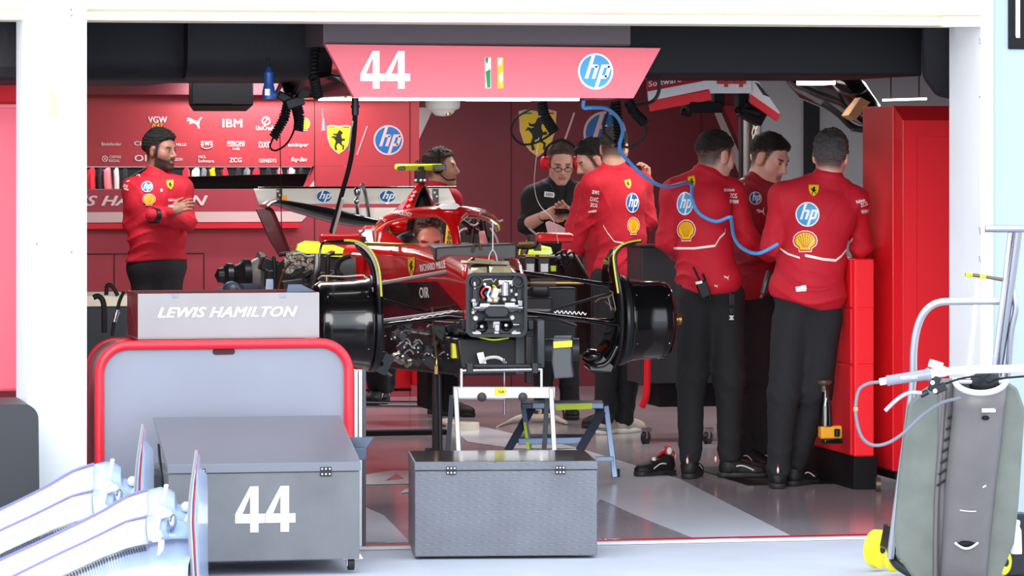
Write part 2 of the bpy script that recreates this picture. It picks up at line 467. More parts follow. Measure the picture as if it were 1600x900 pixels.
# ------------------------------------------------------------------ signed-distance modelling for people
def rc(a, b, r1, r2): return ('rc', np.array(a, float), np.array(b, float), r1, r2)
def el(c, r, R=None): return ('el', np.array(c, float), np.array(r, float), np.array(R, float) if R is not None else np.eye(3))
def sd_eval(pr, p):
    if pr[0] == 'rc':
        a, b = pr[1], pr[2]; ba = b-a; L = max(float(ba @ ba), 1e-9); h = np.clip(((p-a) @ ba)/L, 0, 1)
        return np.linalg.norm(p-a-h[:, None]*ba, axis=1)-(pr[3]+(pr[4]-pr[3])*h)
    q = (p-pr[1]) @ pr[3]; k0 = np.linalg.norm(q/pr[2], axis=1); k1 = np.linalg.norm(q/pr[2]**2, axis=1)
    return k0*(k0-1)/np.maximum(k1, 1e-6)
def smin(a, b, k):
    h = np.clip(.5+.5*(b-a)/k, 0, 1); return b*(1-h)+a*h-k*h*(1-h)
def smax(a, b, k): return -smin(-a, -b, k)
def union(prims, p, k):
    d = None
    for pr in prims:
        kk = k
        if isinstance(pr, list): kk, pr = pr
        e = sd_eval(pr, p); d = e if d is None else smin(d, e, kk)
    return d
def wob(p, f, s=0):
    return (np.sin(p[:, 0]*f+1.3+s+np.sin(p[:, 2]*f*.7+s))*np.sin(p[:, 1]*f*.9+2.1+s)+np.sin(p[:, 2]*f*1.1+.4+s+1.5*np.sin(p[:, 0]*f*.6)))*.5
def nets(fn, lo, hi, h):
    lo = np.array(lo, float); n = np.ceil((np.array(hi)-lo)/h).astype(int)+1
    ax = [lo[i]+h*np.arange(n[i]) for i in range(3)]; g = np.stack(np.meshgrid(*ax, indexing='ij'), -1).reshape(-1, 3)
    v = np.empty(len(g))
    for i in range(0, len(g), 200000): v[i:i+200000] = fn(g[i:i+200000])
    v = v.reshape(n); s = v < 0
    c = np.zeros(n-1, int)
    for i in (0, 1):
        for j in (0, 1):
            for k in (0, 1): c += s[i:n[0]-1+i, j:n[1]-1+j, k:n[2]-1+k]
    act = (c > 0) & (c < 8); idx = -np.ones(n-1, int); cells = np.argwhere(act); idx[act] = np.arange(len(cells))
    if len(cells) == 0: return [], []
    acc = np.zeros((len(cells), 3)); cnt = np.zeros(len(cells))
    cor = [(i, j, k) for i in (0, 1) for j in (0, 1) for k in (0, 1)]
    for a in cor:
        for ax_ in range(3):
            if a[ax_] == 1: continue
            b = list(a); b[ax_] = 1
            va = v[cells[:, 0]+a[0], cells[:, 1]+a[1], cells[:, 2]+a[2]]; vb = v[cells[:, 0]+b[0], cells[:, 1]+b[1], cells[:, 2]+b[2]]
            m_ = (va < 0) != (vb < 0); t = np.where(m_, va/np.where(m_, va-vb, 1), 0)
            pos = np.array(a, float)[None, :].repeat(len(cells), 0); pos[:, ax_] += t
            acc[m_] += pos[m_]; cnt[m_] += 1
    V = lo+(cells+acc/cnt[:, None])*h
    F = []
    for ax_ in range(3):
        u, w_ = [(1, 2), (2, 0), (0, 1)][ax_]
        sl = [slice(None)]*3; sh = [slice(None)]*3; sl[ax_] = slice(0, n[ax_]-1); sh[ax_] = slice(1, n[ax_])
        ch = s[tuple(sl)] != s[tuple(sh)]; e = np.argwhere(ch)
        e = e[(e[:, u] > 0) & (e[:, w_] > 0) & (e[:, u] < n[u]-1) & (e[:, w_] < n[w_]-1)]
        if len(e) == 0: continue
        ins = s[e[:, 0], e[:, 1], e[:, 2]]
        def cid(du, dw):
            q = e.copy(); q[:, u] -= du; q[:, w_] -= dw; return idx[q[:, 0], q[:, 1], q[:, 2]]
        qd = np.stack([cid(1, 1), cid(0, 1), cid(0, 0), cid(1, 0)], 1)
        qd[~ins] = qd[~ins][:, ::-1]; F.append(qd)
    return V, np.concatenate(F)
def bbox(prims, pad):
    pts = []
    for pr in prims:
        if isinstance(pr, list): pr = pr[1]
        if pr[0] == 'rc':
            for q, r in ((pr[1], pr[3]), (pr[2], pr[4])): pts += [q-r, q+r]
        else: r = pr[2].max(); pts += [pr[1]-r, pr[1]+r]
    pts = np.array(pts); return pts.min(0)-pad, pts.max(0)+pad
def npmesh(name, chunks, matn, parent, col=None, label=None):
    """chunks: list of (V, F) joined in one mesh"""
    o0 = np.array(ORG[parent.name]); vs = []; fs = []; b = 0
    for V, F in chunks:
        if len(V) == 0: continue
        vs.append(V-o0); fs.append(F+b); b += len(V)
    V = np.concatenate(vs); F = np.concatenate(fs)
    me = bpy.data.meshes.new(name); me.vertices.add(len(V)); me.vertices.foreach_set('co', V.astype(np.float32).ravel())
    me.loops.add(len(F)*4); me.loops.foreach_set('vertex_index', F.astype(np.int32).ravel())
    me.polygons.add(len(F)); me.polygons.foreach_set('loop_start', np.arange(0, len(F)*4, 4, dtype=np.int32))
    me.update(calc_edges=True); me.validate(); me.materials.append(MT[matn]); me.shade_smooth()
    if col is not None:
        a = me.color_attributes.new('Col', 'FLOAT_COLOR', 'POINT'); c = np.ones((len(V), 4)); c[:, :3] = np.concatenate(col); a.data.foreach_set('color', c.astype(np.float32).ravel())
    o = bpy.data.objects.new(name, me); COL.objects.link(o); o.parent = parent; ORG[o.name] = Vector(o0)
    if label: o['label'] = label
    return o

def lin(c): return np.array(srgb(c)[:3])
def dirv(a): a = math.radians(a); return (-FW*math.cos(a)+RT*math.sin(a))
def head_frame(a, pitch, roll=0):
    f = dirv(a); x = f.cross(UP).normalized(); p = math.radians(pitch)   # pitch > 0 looks down
    f2 = f*math.cos(p)-UP*math.sin(p); z = x.cross(f2).normalized()
    r = math.radians(roll); x2 = x*math.cos(r)+z*math.sin(r); z2 = z*math.cos(r)-x*math.sin(r)
    return np.array([x2, f2, z2]).T        # columns: local x, y(forward), z
def head(c, R, neck, S):
    """returns skin chunk + colours, hair chunk"""
    nk = R.T @ (np.array(neck)-np.array(c)); sc = S.get('scale', 1.0)
    nk = nk/sc
    pr = [el((0, -.015, .035), (.076, .098, .086)), el((0, .028, -.028), (.060, .064, .082)), el((0, .034, -.075), (.048, .052, .038)),
          [.02, rc((-.012, .078, -.1), (.012, .078, -.1), .018, .018)], [.03, el((.046, .055, -.02), (.02, .022, .025))], [.03, el((-.046, .055, -.02), (.02, .022, .025))],
          [.02, rc((-.036, .074, .028), (.036, .074, .028), .013, .013)],
          [.012, rc((0, .088, .018), (0, .112, -.024), .007, .0115)], [.01, rc((-.011, .098, -.03), (.011, .098, -.03), .009, .009)],
          [.012, rc((-.017, .083, -.058), (.017, .083, -.058), .008, .008)], [.012, rc((-.014, .083, -.069), (.014, .083, -.069), .008, .008)],
          [.012, el((.078, -.004, -.004), (.009, .02, .031))], [.012, el((-.078, -.004, -.004), (.009, .02, .031))],
          [.05, rc((0, -.022, -.05), tuple(nk), .052, .060)]]
    def f(p):
        d = union(pr, p, .03)
        for sgn in (1, -1):
            d = smax(d, -(np.linalg.norm((p-np.array((sgn*.031, .102, .006)))/np.array((1.15, 1, .75)), axis=1)-.0135), .012)
            d = smin(d, np.linalg.norm(p-np.array((sgn*.031, .078, .007)), axis=1)-.0125, .004)
            d = smax(d, -(np.linalg.norm((p-np.array((sgn*.089, .002, .0)))/np.array((1, 1.4, 2.2)), axis=1)-.007), .006)
        d = smax(d, nk[2]+.0-p[:, 2], .01) if nk[2] < -.1 else d
        return d
    V, F = nets(f, (-.1, -.13, min(-.14, nk[2]-.01)), (.1, .135, .14), .0042)
    x, y, z = V[:, 0], V[:, 1], V[:, 2]; ax = np.abs(x)
    skin = lin(S.get('skin', (214, 160, 138))); hairc = lin(S.get('hair', (30, 24, 22)))
    C = np.tile(skin, (len(V), 1)); C *= (1+.06*wob(V, 60))[:, None]
    def mixc(mask, col, k=1.0):
        k = np.clip(mask*k, 0, 1)[:, None]; C[:] = C*(1-k)+col*k
    sm = lambda v, a, b: np.clip((v-a)/(b-a), 0, 1)
    mixc(sm(ax, .072, .080)*(z > -.05)*(z < .04), skin*np.array((1.04, .87, .85)))
    mixc((np.abs(z+.063) < .011)*(ax < .024)*(y > .076), lin((168, 92, 86)), .75)
    # short sides / nape painted as cropped hair
    S = dict(S); S['sides'] = 1-(1-S.get('sides', .75))*.33
    fade = (.78+.22*sm(z, -.02, .03))*sm(z, -.045, -.015)*(1+.12*wob(V, 260))*sm(.036+.25*np.maximum(z, 0)-y, 0, .012)*(ax < .083)
    ear = (ax > .0735)*(np.abs(y+.004) < .024)*(np.abs(z+.004) < .036)
    if S.get('bald'): bm_ = sm(np.linalg.norm((V-np.array((0, -.075, .115)))/np.array((1.1, 1.2, 1)), axis=1), .024, .036); fade = fade*bm_
    mixc(fade*(1-ear), hairc*1.3, S.get('sides', .75))
    nape = .9*sm(-y, .02, .05)*sm(z, -.08, -.05); mixc(nape*(1-ear), hairc*1.3, S.get('sides', .75))
    b = S.get('beard', 0)
    if b:
        reg = sm(-z-.022-.33*np.clip(y, 0, .07), 0, .010)*sm(y, -.005, .012)*(z > -.125); reg = np.maximum(reg, sm(-y+.034, 0, .010)*sm(y, .004, .012)*(z < .02)*(z > -.06)*(ax > .05)); reg = np.maximum(reg, (z < -.044)*(y > .075)*(z > -.06)*(ax < .03))
        lip = (np.abs(z+.063) < .008)*(ax < .02)*(y > .08)
        mixc(reg*(1-lip*.9), hairc*1.2, b)
    mixc((np.abs(ax-.032) < .018)*(np.abs(z-.027-.1*(ax-.03)) < .0055)*(y > .05), hairc, .85)
    e = (((ax-.031)/.0125)**2+((z-.007)/.006)**2 < 1)*(y > .07); mixc(e, np.array((.42, .38, .36)), .8)
    mixc((((ax-.031)/.0055)**2+((z-.007)/.006)**2 < 1)*(y > .07), np.array((.02, .015, .01)), 1)
    mixc((((ax-.031)/.015)**2+((z-.0135)/.003)**2 < 1)*(y > .065), np.array((.03, .02, .02)), .8)
    Rm = R; cc = np.array(c)
    W = V*sc @ Rm.T+cc
    # hair mass
    th = S.get('top', .018); cut = S.get('cut', .024); sl = S.get('slope', .45)
    cr = el((0, -.015, .035), (.076+th*.55, .098+th*.7, .086+th))
    def fh(p):
        tp_ = np.clip((p[:, 2]-cut-sl*p[:, 1])/.045, 0, 1); d = sd_eval(cr, p)+th*.72*(1-tp_)**1.5+(S.get('curl', .003)*wob(p, S.get('cf', 190))-.007*np.clip((p[:, 1]-.0)/.08, 0, 1)*(p[:, 2] > .06)+.003*wob(p, 75, 4))*tp_+.0018*wob(p, 420, 2)
        d = smax(d, cut+sl*p[:, 1]+.5*np.maximum(p[:, 1]-.03, 0)+.35*np.maximum(np.abs(p[:, 0])-.03, 0)*(p[:, 1] > .03)-p[:, 2]+.004*wob(p, 90, 5)+.003*wob(p, 300, 1), .006)
        d = smax(d, p[:, 1]-(.078+th*.5)+.003*wob(p, 150), .015)
        if S.get('bald'):
            d = np.maximum(d, -(np.linalg.norm((p-np.array((0, -.078, .122)))/np.array((1.1, 1.2, 1)), axis=1)-.032+.004*wob(p, 240)))
        return d
    HV, HF = nets(fh, (-.12, -.15, -.09), (.12, .13, .17), .0045)
    HC = np.tile(hairc, (len(HV), 1))*(1+.35*wob(HV, 300))[:, None]
    if S.get('grey'):
        g = np.clip(wob(HV, 520)*.5+.35+2.5*(.06-HV[:, 2]), 0, 1)[:, None]*S['grey']; HC = HC*(1-g)+lin((150, 148, 148))*g
    eg = np.clip((HV[:, 2]-cut-sl*HV[:, 1]+.010*wob(HV, 200, 3))/.028, 0, 1)[:, None]; HC = HC*(.62+.38*eg)+(skin*.38)*(1-eg)*.8
    HW = HV*sc @ Rm.T+cc
    return (W, F), C, (HW, HF), HC
def hand(w_, d, nrm, side, curl=.5, spread=1.0, s=1.0):
    d = Vector(d).normalized(); nrm = Vector(nrm); nrm = (nrm-d*nrm.dot(d)).normalized(); lat = d.cross(nrm).normalized()*side; w_ = Vector(w_)
    R = np.array([d, lat, nrm]).T
    pr = [el(w_+d*.05*s, (.05*s, .040*s, .016*s), R), [.02, rc(w_-d*.03, w_+d*.02, .026, .026)]]
    for i, L in enumerate((.078, .086, .08, .062)):
        p = w_+d*(.088-.004*i)*s+lat*(.029-.0195*i)*s; dd = (d+lat*(.09-.06*i)*spread).normalized(); a = curl*.35
        for k, fr in enumerate((.45, .32, .23)):
            q = p+(dd*math.cos(a)+nrm*math.sin(a))*L*fr*s; pr.append([.005, rc(p, q, (.0095-.0008*k)*s, (.0088-.0009*k)*s)]); p = q; a += curl*(.9-.1*i*0)
    p = w_+d*.025*s+lat*.032*s; q = p+(d*.7+lat*.6+nrm*.25).normalized()*.045*s; pr.append([.012, rc(p, q, .014*s, .011*s)])
    pr.append([.005, rc(q, q+(d*.9+lat*.15+nrm*.35).normalized()*.035*s, .0108*s, .009*s)])
    lo, hi = bbox(pr, .01); return nets(lambda x: union(pr, x, .01), lo, hi, .0042)

def person(label, cfg):
    d0 = cfg['d']; J = {k: P(q[0], q[1], d0+(q[2] if len(q) > 2 else 0)) for k, q in cfg['j'].items()}
    by = cfg.get('yaw', 0); f = dirv(by); sx_ = f.cross(UP).normalized(); B = np.array([sx_, f, UP]).T
    tr = (J['neck']-J['hip']); up = tr.normalized(); s2 = (sx_-up*sx_.dot(up)).normalized(); T = np.array([s2, up.cross(s2)*-1 if False else s2.cross(up)*-1, up]).T
    base = (J['anL']+J['anR'])/2; base.z = 0
    root = thing('person', label, 'person', base)
    th = cfg.get('girth', 1.0); w1 = cfg.get('wide', 1.0)
    shirt_m = cfg.get('shirt', 'shirt_red'); hemz = J['hem'].z
    chest = J['chest']; waist = J['waist']; hip = J['hip']
    def torso(g):
        return [el(chest, ((.165+g)*w1, (.108+g)*th, .17+g), T), [.06, el(waist, ((.145+g)*w1, (.108+g)*th, .16+g), T)], [.06, el(hip, ((.165+g)*w1, (.118+g)*th, .12+g), T)],
                [.06, rc(J['shL'], J['shR'], .055+g, .055+g)], [.05, rc(J['shL'], J['neck'], .05+g, .045+g)], [.05, rc(J['shR'], J['neck'], .05+g, .045+g)]]
    def arm(s_, g, e=1.0):
        sh, elb, wr = J['sh'+s_], J['el'+s_], J['wr'+s_]; end = elb.lerp(wr, e) if e > 0 else elb
        a = [[.05, rc(sh, elb, .055+g, .041+g)]]
        if e > 0: a.append([.02, rc(elb, end, .041+g, .041-.011*e+g)])
        return a
    sl = cfg.get('sleeve', 1.0); g = .012
    pr = torso(g)
    armpr = arm('L', g, sl*.97)+arm('R', g, sl*.97)
    nb = J['neck']; hc = P(cfg['head'][0], cfg['head'][1], d0+(cfg['head'][2] if len(cfg['head']) > 2 else 0))
    nd = (hc-nb).normalized(); col = [[.02, rc(nb-nd*.03, nb+nd*.068, .076, .063)]]
    allp = pr+col+armpr; lo, hi = bbox(allp, .03); lo[2] = max(lo[2], hemz-.03)
    fs = cfg.get('seed', 1.0); E = [np.array(J['elL']), np.array(J['elR'])]; ctop = np.array(nb+nd*.07); c0_ = np.array(nb+nd*.018); ndn = np.array(nd); w0 = np.array(waist); hz = np.array(hip)
    wn = np.array(s2)
    def fsh(p):
        a = union(pr+col, p, .05); b = union(armpr, p, .03); d = smin(a, b, .028)
        # cloth folds: pulls around waist and elbows
        q = p-w0; lx = q @ wn
        ph = p[:, 2]*38+7*lx*np.sin(fs)+1.8*np.sin(lx*13+fs*3)+1.5*np.sin(q[:, 1]*9+p[:, 2]*6+fs); rid = (1-np.abs(np.sin(ph)))**2.2
        d = d-.015*rid*(.5+.5*np.sin(lx*11+p[:, 2]*9+fs*2))*np.exp(-((p[:, 2]-(hemz+.10))/.13)**2)
        for i, e in enumerate(E):
            v_ = p-e; r = np.linalg.norm(v_, axis=1); d = d-.011*(1-np.abs(np.sin(v_[:, 2]*42+v_[:, 0]*30*(1 if i else -1)+fs)))**2.5*np.exp(-(r/.11)**2)
        ph2 = (q @ np.array(UP))*9-np.abs(lx)*26+fs; d = d-.006*(1-np.abs(np.sin(ph2)))**3*np.exp(-((p[:, 2]-w0[2]-.28)/.12)**2)
        cs_ = (p-c0_) @ ndn; d = d-.005*np.exp(-(cs_/.006)**2)*(np.linalg.norm(p-c0_, axis=1) < .12)
        d = d+.0022*wob(p, 17, fs)
        d = smax(d, (p-ctop) @ ndn, .006)
        return smax(d, (hemz-p[:, 2])+.01*np.sin(q[:, 0]*9+fs)+cfg.get('hemtilt', 0)*(q @ np.array(RT)), .012)
    sh = npmesh('shirt' if shirt_m != 'black_jacket' else 'jacket', [nets(fsh, lo, hi, cfg.get('res', .0085))], shirt_m, root); make_bvh(sh)
    # trousers
    lw = cfg.get('leg', 1.0)
    def leg(s_, g_): return [[.05, rc(J['hp'+s_], J['kn'+s_], .098*lw+g_, .076*lw+g_)], [.03, rc(J['kn'+s_], J['an'+s_], .076*lw+g_, .056*lw+g_)]]
    tp = [el(hip-up*.0, (.163*w1, .118*th, .14), T)]+leg('L', 0)+leg('R', 0); lo, hi = bbox(tp, .03); topz = hemz+.07
    K = [np.array(J[k]) for k in ('knL', 'knR', 'anL', 'anR')]; bottom = min(J['anL'].z, J['anR'].z)
    hi[2] = min(hi[2], topz+.03); bz = cfg.get('cuff', .04)
    def ftr(p):
        d = union(tp, p, .04)
        for i, k in enumerate(K):
            r = np.linalg.norm(p-k, axis=1); d = d-(.009 if i > 1 else .007)*(1-np.abs(np.sin(p[:, 2]*30+3*np.sin(p[:, 0]*16+i)+p[:, 0]*14)))**2.2*np.exp(-(r/.16)**2)
        d = d+.004*wob(p, 16, fs)
        return smax(smax(d, p[:, 2]-topz, .01), bz-p[:, 2], .008)
    npmesh('trousers', [nets(ftr, lo, hi, .010)], cfg.get('trousers', 'trouser_black'), root)
    # skin: one body mesh
    R = head_frame(*cfg['face']); S = cfg.get('look', {})
    hk, hC, hair, hairC = head(hc, R, nb-nd*.02, S)
    core = torso(-.024)+arm('L', -.006, 1)+arm('R', -.006, 1)+leg('L', -.02)+leg('R', -.02)
    lo, hi = bbox(core, .03); ck = nets(lambda p: union(core, p, .04), lo, hi, .018)
    ch = [hk, ck]; skinc = lin(S.get('skin', (214, 160, 138))); cs = [hC, np.tile(skinc, (len(ck[0]), 1))]
    for hsp in cfg.get('hands', []):
        s_, dr, nrm, side, curl = hsp; dv = RT*dr[0]+UP*dr[1]+FW*dr[2]; nv = RT*nrm[0]+UP*nrm[1]+FW*nrm[2]
        hk2 = hand(J['wr'+s_], dv, nv, side, curl); ch.append(hk2); cs.append(np.tile(skinc*np.array((1, .93, .92)), (len(hk2[0]), 1)))
    if sl < .6:   # bare forearms at full detail
        for s_ in 'LR':
            fa = [rc(J['el'+s_], J['wr'+s_].lerp(J['el'+s_], -.0), .047, .029)]; lo, hi = bbox(fa, .02); k = nets(lambda p: union(fa, p, .01), lo, hi, .008)
            ch.append(k); cs.append(np.tile(skinc, (len(k[0]), 1)))
    npmesh('body', ch, 'skin', root, cs)
    npmesh('hair', [hair], 'hair', root, [hairC])
    # shoes
    for s_ in 'LR':
        if 'toe'+s_ not in J: continue
        an = J['an'+s_]; toe = J['toe'+s_]; gz = cfg.get('ground', 0); dr = (toe-an); dr.z = 0; L = max(.18, min(.25, dr.length)); dr = dr.normalized()
        shoe(root, Vector((an.x, an.y, gz))-dr*.05, dr, cfg.get('shoe', 'dark'))
    return root, sh, J, R, hc

def shoe(root, heel, dr, kind='dark', nested=True):
    """heel point on the ground, dr = direction of the toe; upper, sole, pull tab, stripe"""
    lat = dr.cross(UP).normalized(); h = heel; gz = heel.z
    up = [rc(h+UP*.045+dr*.03, h+UP*.075+dr*.035, .036, .034), [.04, rc(h+UP*.045+dr*.06, h+UP*.035+dr*.17, .037, .035)], [.04, el(h+UP*.035+dr*.205, (.05, .042, .03), np.array([dr, lat, UP]).T)], [.04, rc(h+UP*.07+dr*.05, h+UP*.055+dr*.13, .032, .028)]]
    lo, hi = bbox(up, .02); hn = np.array(h+UP*.098); op = np.array(h+UP*.115+dr*.03)
    def f(p):
        d = union(up, p, .03); d = smax(d, gz+.02-p[:, 2], .004)
        d = smax(d, -(np.linalg.norm((p-op)/np.array((1, 1, 1.3)), axis=1)-.027), .006)
        return d+.0012*wob(p, 160)
    s_mat = 'shoe_black' if kind == 'dark' else 'shoe_pale'
    u = npmesh('shoe', [nets(f, lo, hi, .005)], s_mat, root); make_bvh(u)
    so = [rc(h+UP*.018+dr*.025, h+UP*.018+dr*.1, .041, .038), [.03, rc(h+UP*.018+dr*.1, h+UP*.018+dr*.215, .038, .042)]]; lo, hi = bbox(so, .02)
    def g(p): return smax(smax(union(so, p, .02), np.abs(p[:, 2]-gz-.014)-.014, .004), -10*np.ones(len(p)), .001)
    npmesh('sole', [nets(g, lo, hi, .005)], 'shoe_sole' if kind == 'dark' else 'reflective', u)
    if kind == 'dark':
        mb = MB(); q = h-dr*.008
        mb.tube([q+UP*.08, q-dr*.010+UP*.10, q+UP*.12, q+dr*.014+UP*.10], .0035, 6); mb2 = MB(); mb2.ell(q-dr*.014+UP*.095, (.006, .006, .016)); part('reflective_tab', mb2, 'reflective', u); part('pull_tab', mb, 'shoe_red', u, label='red heel pull tab')
        for sg in (1, -1):
            mb = MB(); o = lat*sg
            mb.tube([h+dr*.05+o*.037+UP*.035, h+dr*.08+o*.041+UP*.06, h+dr*.12+o*.039+UP*.062, h+dr*.17+o*.042+UP*.04], .0035, 6); part('side_stripe', mb, 'reflective', u)
    return u
# ------------------------------------------------------------------ the place
Y0 = 17.0                      # threshold of the garage
YL = 27.0; YC = 27.9           # rear wall, left part / centre part
XL, XR = 0.6, 9.4
gfl = G(136, 851).y
def floor_poly(name, px, m, z, d=None, parent=None):
    mb = MB(); mb.prism([G(x, y, z) for x, y in px], (0, 0, -.0012)); return part(name, mb, m, parent, smooth=False)
mb = MB(); mb.box((XL, Y0, -.1), (XR, YC+1.4, 0)); fl = struct('floor', mb, 'floor_dark', smooth=False)
mb = MB(); mb.box((-14, -4, -.12), (24, Y0, -.012)); struct('pit_lane_apron', mb, 'apron', smooth=False)
mb = MB(); mb.box((XL-3, Y0, -.12), (XL, YC, -.012)); struct('floor_neighbouring_bay', mb, 'apron', smooth=False)
# painted markings: thin films that follow the floor
floor_poly('painted_floor_band', [(640, 845), (700, 720), (905, 700), (1040, 742), (1062, 748), (1238, 838), (1090, 843), (1010, 812), (938, 780), (880, 846)], 'floor_light', .0026, parent=fl)
floor_poly('painted_floor_band', [(566, 846), (566, 790), (600, 805), (640, 846)], 'floor_light', .0027, parent=fl)
floor_poly('painted_floor_band', [(690, 655), (730, 690), (800, 700), (905, 700), (760, 668)], 'floor_light', .0027, parent=fl)
mb = MB()
for pl in ([(568, 742), (612, 735), (650, 735), (650, 755), (568, 757)], [(625, 770), (633, 764), (650, 762), (650, 768)]):
    mb.prism([G(x, y, .0042) for x, y in pl], (0, 0, -.001))
part('floor_lettering', mb, 'floor_white', fl, smooth=False)
mb = MB(); mb.prism([G(x, y, .0056) for x, y in [(601, 751), (620, 740), (632, 748)]], (0, 0, -.001)); part('floor_lettering', mb, 'floor_dark', fl, smooth=False)
mb = MB(); mb.box((XL, Y0-.02, -.01), (XR, Y0+.05, .003)); ln = part('threshold_line', mb, 'floor_line_red', fl, smooth=False)
mb = MB(); mb.box((XL, Y0-.06, -.01), (XR, Y0-.02, .002)); part('threshold_line', mb, 'floor_white', fl, smooth=False, label='white line')
c = PY(950, 850, Y0)
decal('threshold_lettering', 'T:pure_white|PIT', lambda u, v, g: Vector((c.x+u*.12, Y0+.016-v*-.035, .0035+g)), ln)
# rear wall, left part: header with logos, opening, red band, white band, low doors
def rect(mb, x0, y0, x1, y1, Y, th=.03, z0=None, z1=None):
    xm = (x0+x1)/2; mb.box((XY(x0, Y), Y, ZY(y0, Y, xm)), (XY(x1, Y), Y+th, ZY(y1, Y, xm)))
X1 = XY(655, YL)
mb = MB(); mb.box((XL, YL, ZY(260, YL, 300)), (X1, YL+.12, 2.5)); wb = struct('wall_back', mb, 'wall_red', smooth=False)
mb = MB(); mb.box((XL, YL, 0), (X1, YL+.12, ZY(296, YL, 300))); wlow = struct('wall_back_lower', mb, 'wall_red_low', smooth=False)
mb = MB(); z0, z1 = ZY(296, YL, 480), ZY(260, YL, 480)
mb.prism([(XY(476, YL), YL, z0), (X1, YL, z0), (X1, YL, z1), (XY(492, YL), YL, z1)], (0, .12, 0)); struct('wall_back_pier', mb, 'wall_red', smooth=False)
mb = MB()
for x in (491, 640): rect(mb, x, 160, x+1.2, 640, YL-.004, .003)
part('panel_seam', mb, 'seam', wb, smooth=False)
mb = MB(); rect(mb, 60, 118, 655, 148, YL-.16, .16); struct('trim_1', mb, 'wall_red_dim', smooth=False)
mb = MB(); zz = ZY(331, YL, 300); zb = ZY(347, YL, 300)
mb.prism([(XL, YL-.004, zz), (XY(486, YL), YL-.004, zz), (XY(471, YL), YL-.004, zb), (XL, YL-.004, zb)], (0, .003, 0)); part('white_band', mb, 'pale_stripe', wlow, smooth=False)
mb = MB(); rect(mb, 60, 350, 468, 357, YL-.06, .05); part('red_ledge', mb, 'rim_red', wlow, smooth=False)
mb = MB()
for x in (178, 318): rect(mb, x, 397, x+1.6, 640, YL-.004, .003)
rect(mb, 60, 396, 319, 397.6, YL-.004, .003); part('door_seam', mb, 'seam', wlow, smooth=False)
# pointed pale mark right of the band
mb = MB(); mb.prism([PY(483, 292, YL-.004), PY(492, 281, YL-.004), PY(492, 292, YL-.004)], (0, .003, 0)); part('pale_mark', mb, 'pale_stripe', wb, smooth=False)
def wall_art(kind, x, y, w_, h, Y=YL, par=None, nm='wall_logo'): decal(nm, kind, flatY(x, y, w_, h, Y-.003), par or wb)
wall_art('T:logo_white|VGW', 246, 187, 30, 10); wall_art('I:logo_orange|PLAY', 246, 196, 18, 6.5); wall_art('puma', 304, 192, 25, 18)
wall_art('T:logo_white|IBM', 363, 192.5, 31, 13); wall_art('T:logo_white|UniCredit', 415, 200, 30, 7); wall_art('shell', 476, 194, 16, 20)
mb = MB(); c0 = PY(415.5, 189, YL-.006); mb.lathe(c0, (0, 1, 0), [(0, .021), (0, .03), (.002, .03), (.002, .021), (0, .021)], 28); mb.tube([c0+Vector((-.012, 0, -.018)), c0+Vector((.014, 0, .02))], .004, 6); part('wall_logo', mb, 'logo_white', wb)
for t, x, y, w_, h in (('Bitdefender', 174, 225, 31, 5), ('CEVA', 225, 224, 31, 6.5), ('RICHARD MILLE', 268, 226, 46, 4.5), ('aws', 323, 224, 19, 7.5), ('PERONI', 368.5, 224, 27, 7.5), ('0.0%', 369, 232.5, 11, 4), ('DXC', 414, 226, 19, 10), ('ambipar', 466, 227, 32, 7.5),
                       ('CHIVAS', 180, 245, 18, 4.5), ('REGAL', 179, 251, 17, 4.5), ('OIR', 226, 247, 32, 10), ('NILSSON', 276, 249, 18, 4.5), ('HCL', 316, 245, 12, 4.5), ('Software', 322, 251.5, 25, 5), ('ZCG', 368, 250, 19, 7.5), ('GENESYS', 418, 251, 27, 6), ):
    wall_art('T:logo_white|'+t, x, y, w_, h)
wall_art('I:logo_white|Ray-Ban', 467, 250, 25, 9)
mb = MB(); mb.tube([PY(314, 229, YL-.006), PY(323, 232.5, YL-.006), PY(333, 229, YL-.006)], .003, 6); mb.tube([PY(356, 228.6, YL-.006), PY(381, 228.6, YL-.006)], .0015, 4)
c0 = PY(164, 248, YL-.006); mb.lathe(c0, (0, 1, 0), [(0, .016), (0, .021), (.002, .021), (.002, .016), (0, .016)], 20)
mb.tube([c0+Vector((-.011, 0, -.011)), c0+Vector((.011, 0, .011))], .0025, 4); mb.tube([c0+Vector((-.011, 0, .011)), c0+Vector((.011, 0, -.011))], .0025, 4); part('wall_logo', mb, 'logo_white', wb)
wall_art('I:logo_white|LEWIS HAMILTON', 193, 313.5, 262, 16, YL, wlow, 'wall_lettering')
wall_art('shieldwall', 529.5, 218, 38, 46); wall_art('hpwall', 607, 219, 47, 47)
mb = MB(); mb.prism([PY(x, y, YL-.004) for x, y in ((557, 242), (573, 197), (574.5, 197), (558.5, 242))], (0, .003, 0)); part('wall_logo', mb, 'logo_pink', wb, smooth=False)
# centre part
X2 = XY(1330, YC)
mb = MB(); mb.box((X1-.3, YC, 0), (X2, YC+.12, 2.5)); wc = struct('wall_back_centre', mb, 'wall_red_dim', smooth=False)
mb = MB()
for x in (798, 1095): rect(mb, x, 100, x+1.4, 640, YC-.004, .003)
part('panel_seam', mb, 'seam', wc, smooth=False)
mb = MB(); mb.prism([PY(x, y, YC-.004) for x, y in ((640, 168), (678, 168), (652, 224), (640, 240))], (0, .003, 0)); mb.prism([PY(x, y, YC-.004) for x, y in ((1113, 168), (1122, 165), (1160, 250), (1160, 285))], (0, .003, 0)); part('diagonal_band', mb, 'pale_stripe', wc, smooth=False)
mb = MB(); mb.prism([PY(x, y, YC-.005) for x, y in ((1130, 165), (1145, 165), (1160, 205), (1160, 235))], (0, .003, 0)); part('diagonal_band', mb, 'wall_red', wc, smooth=False, label='red diagonal band')
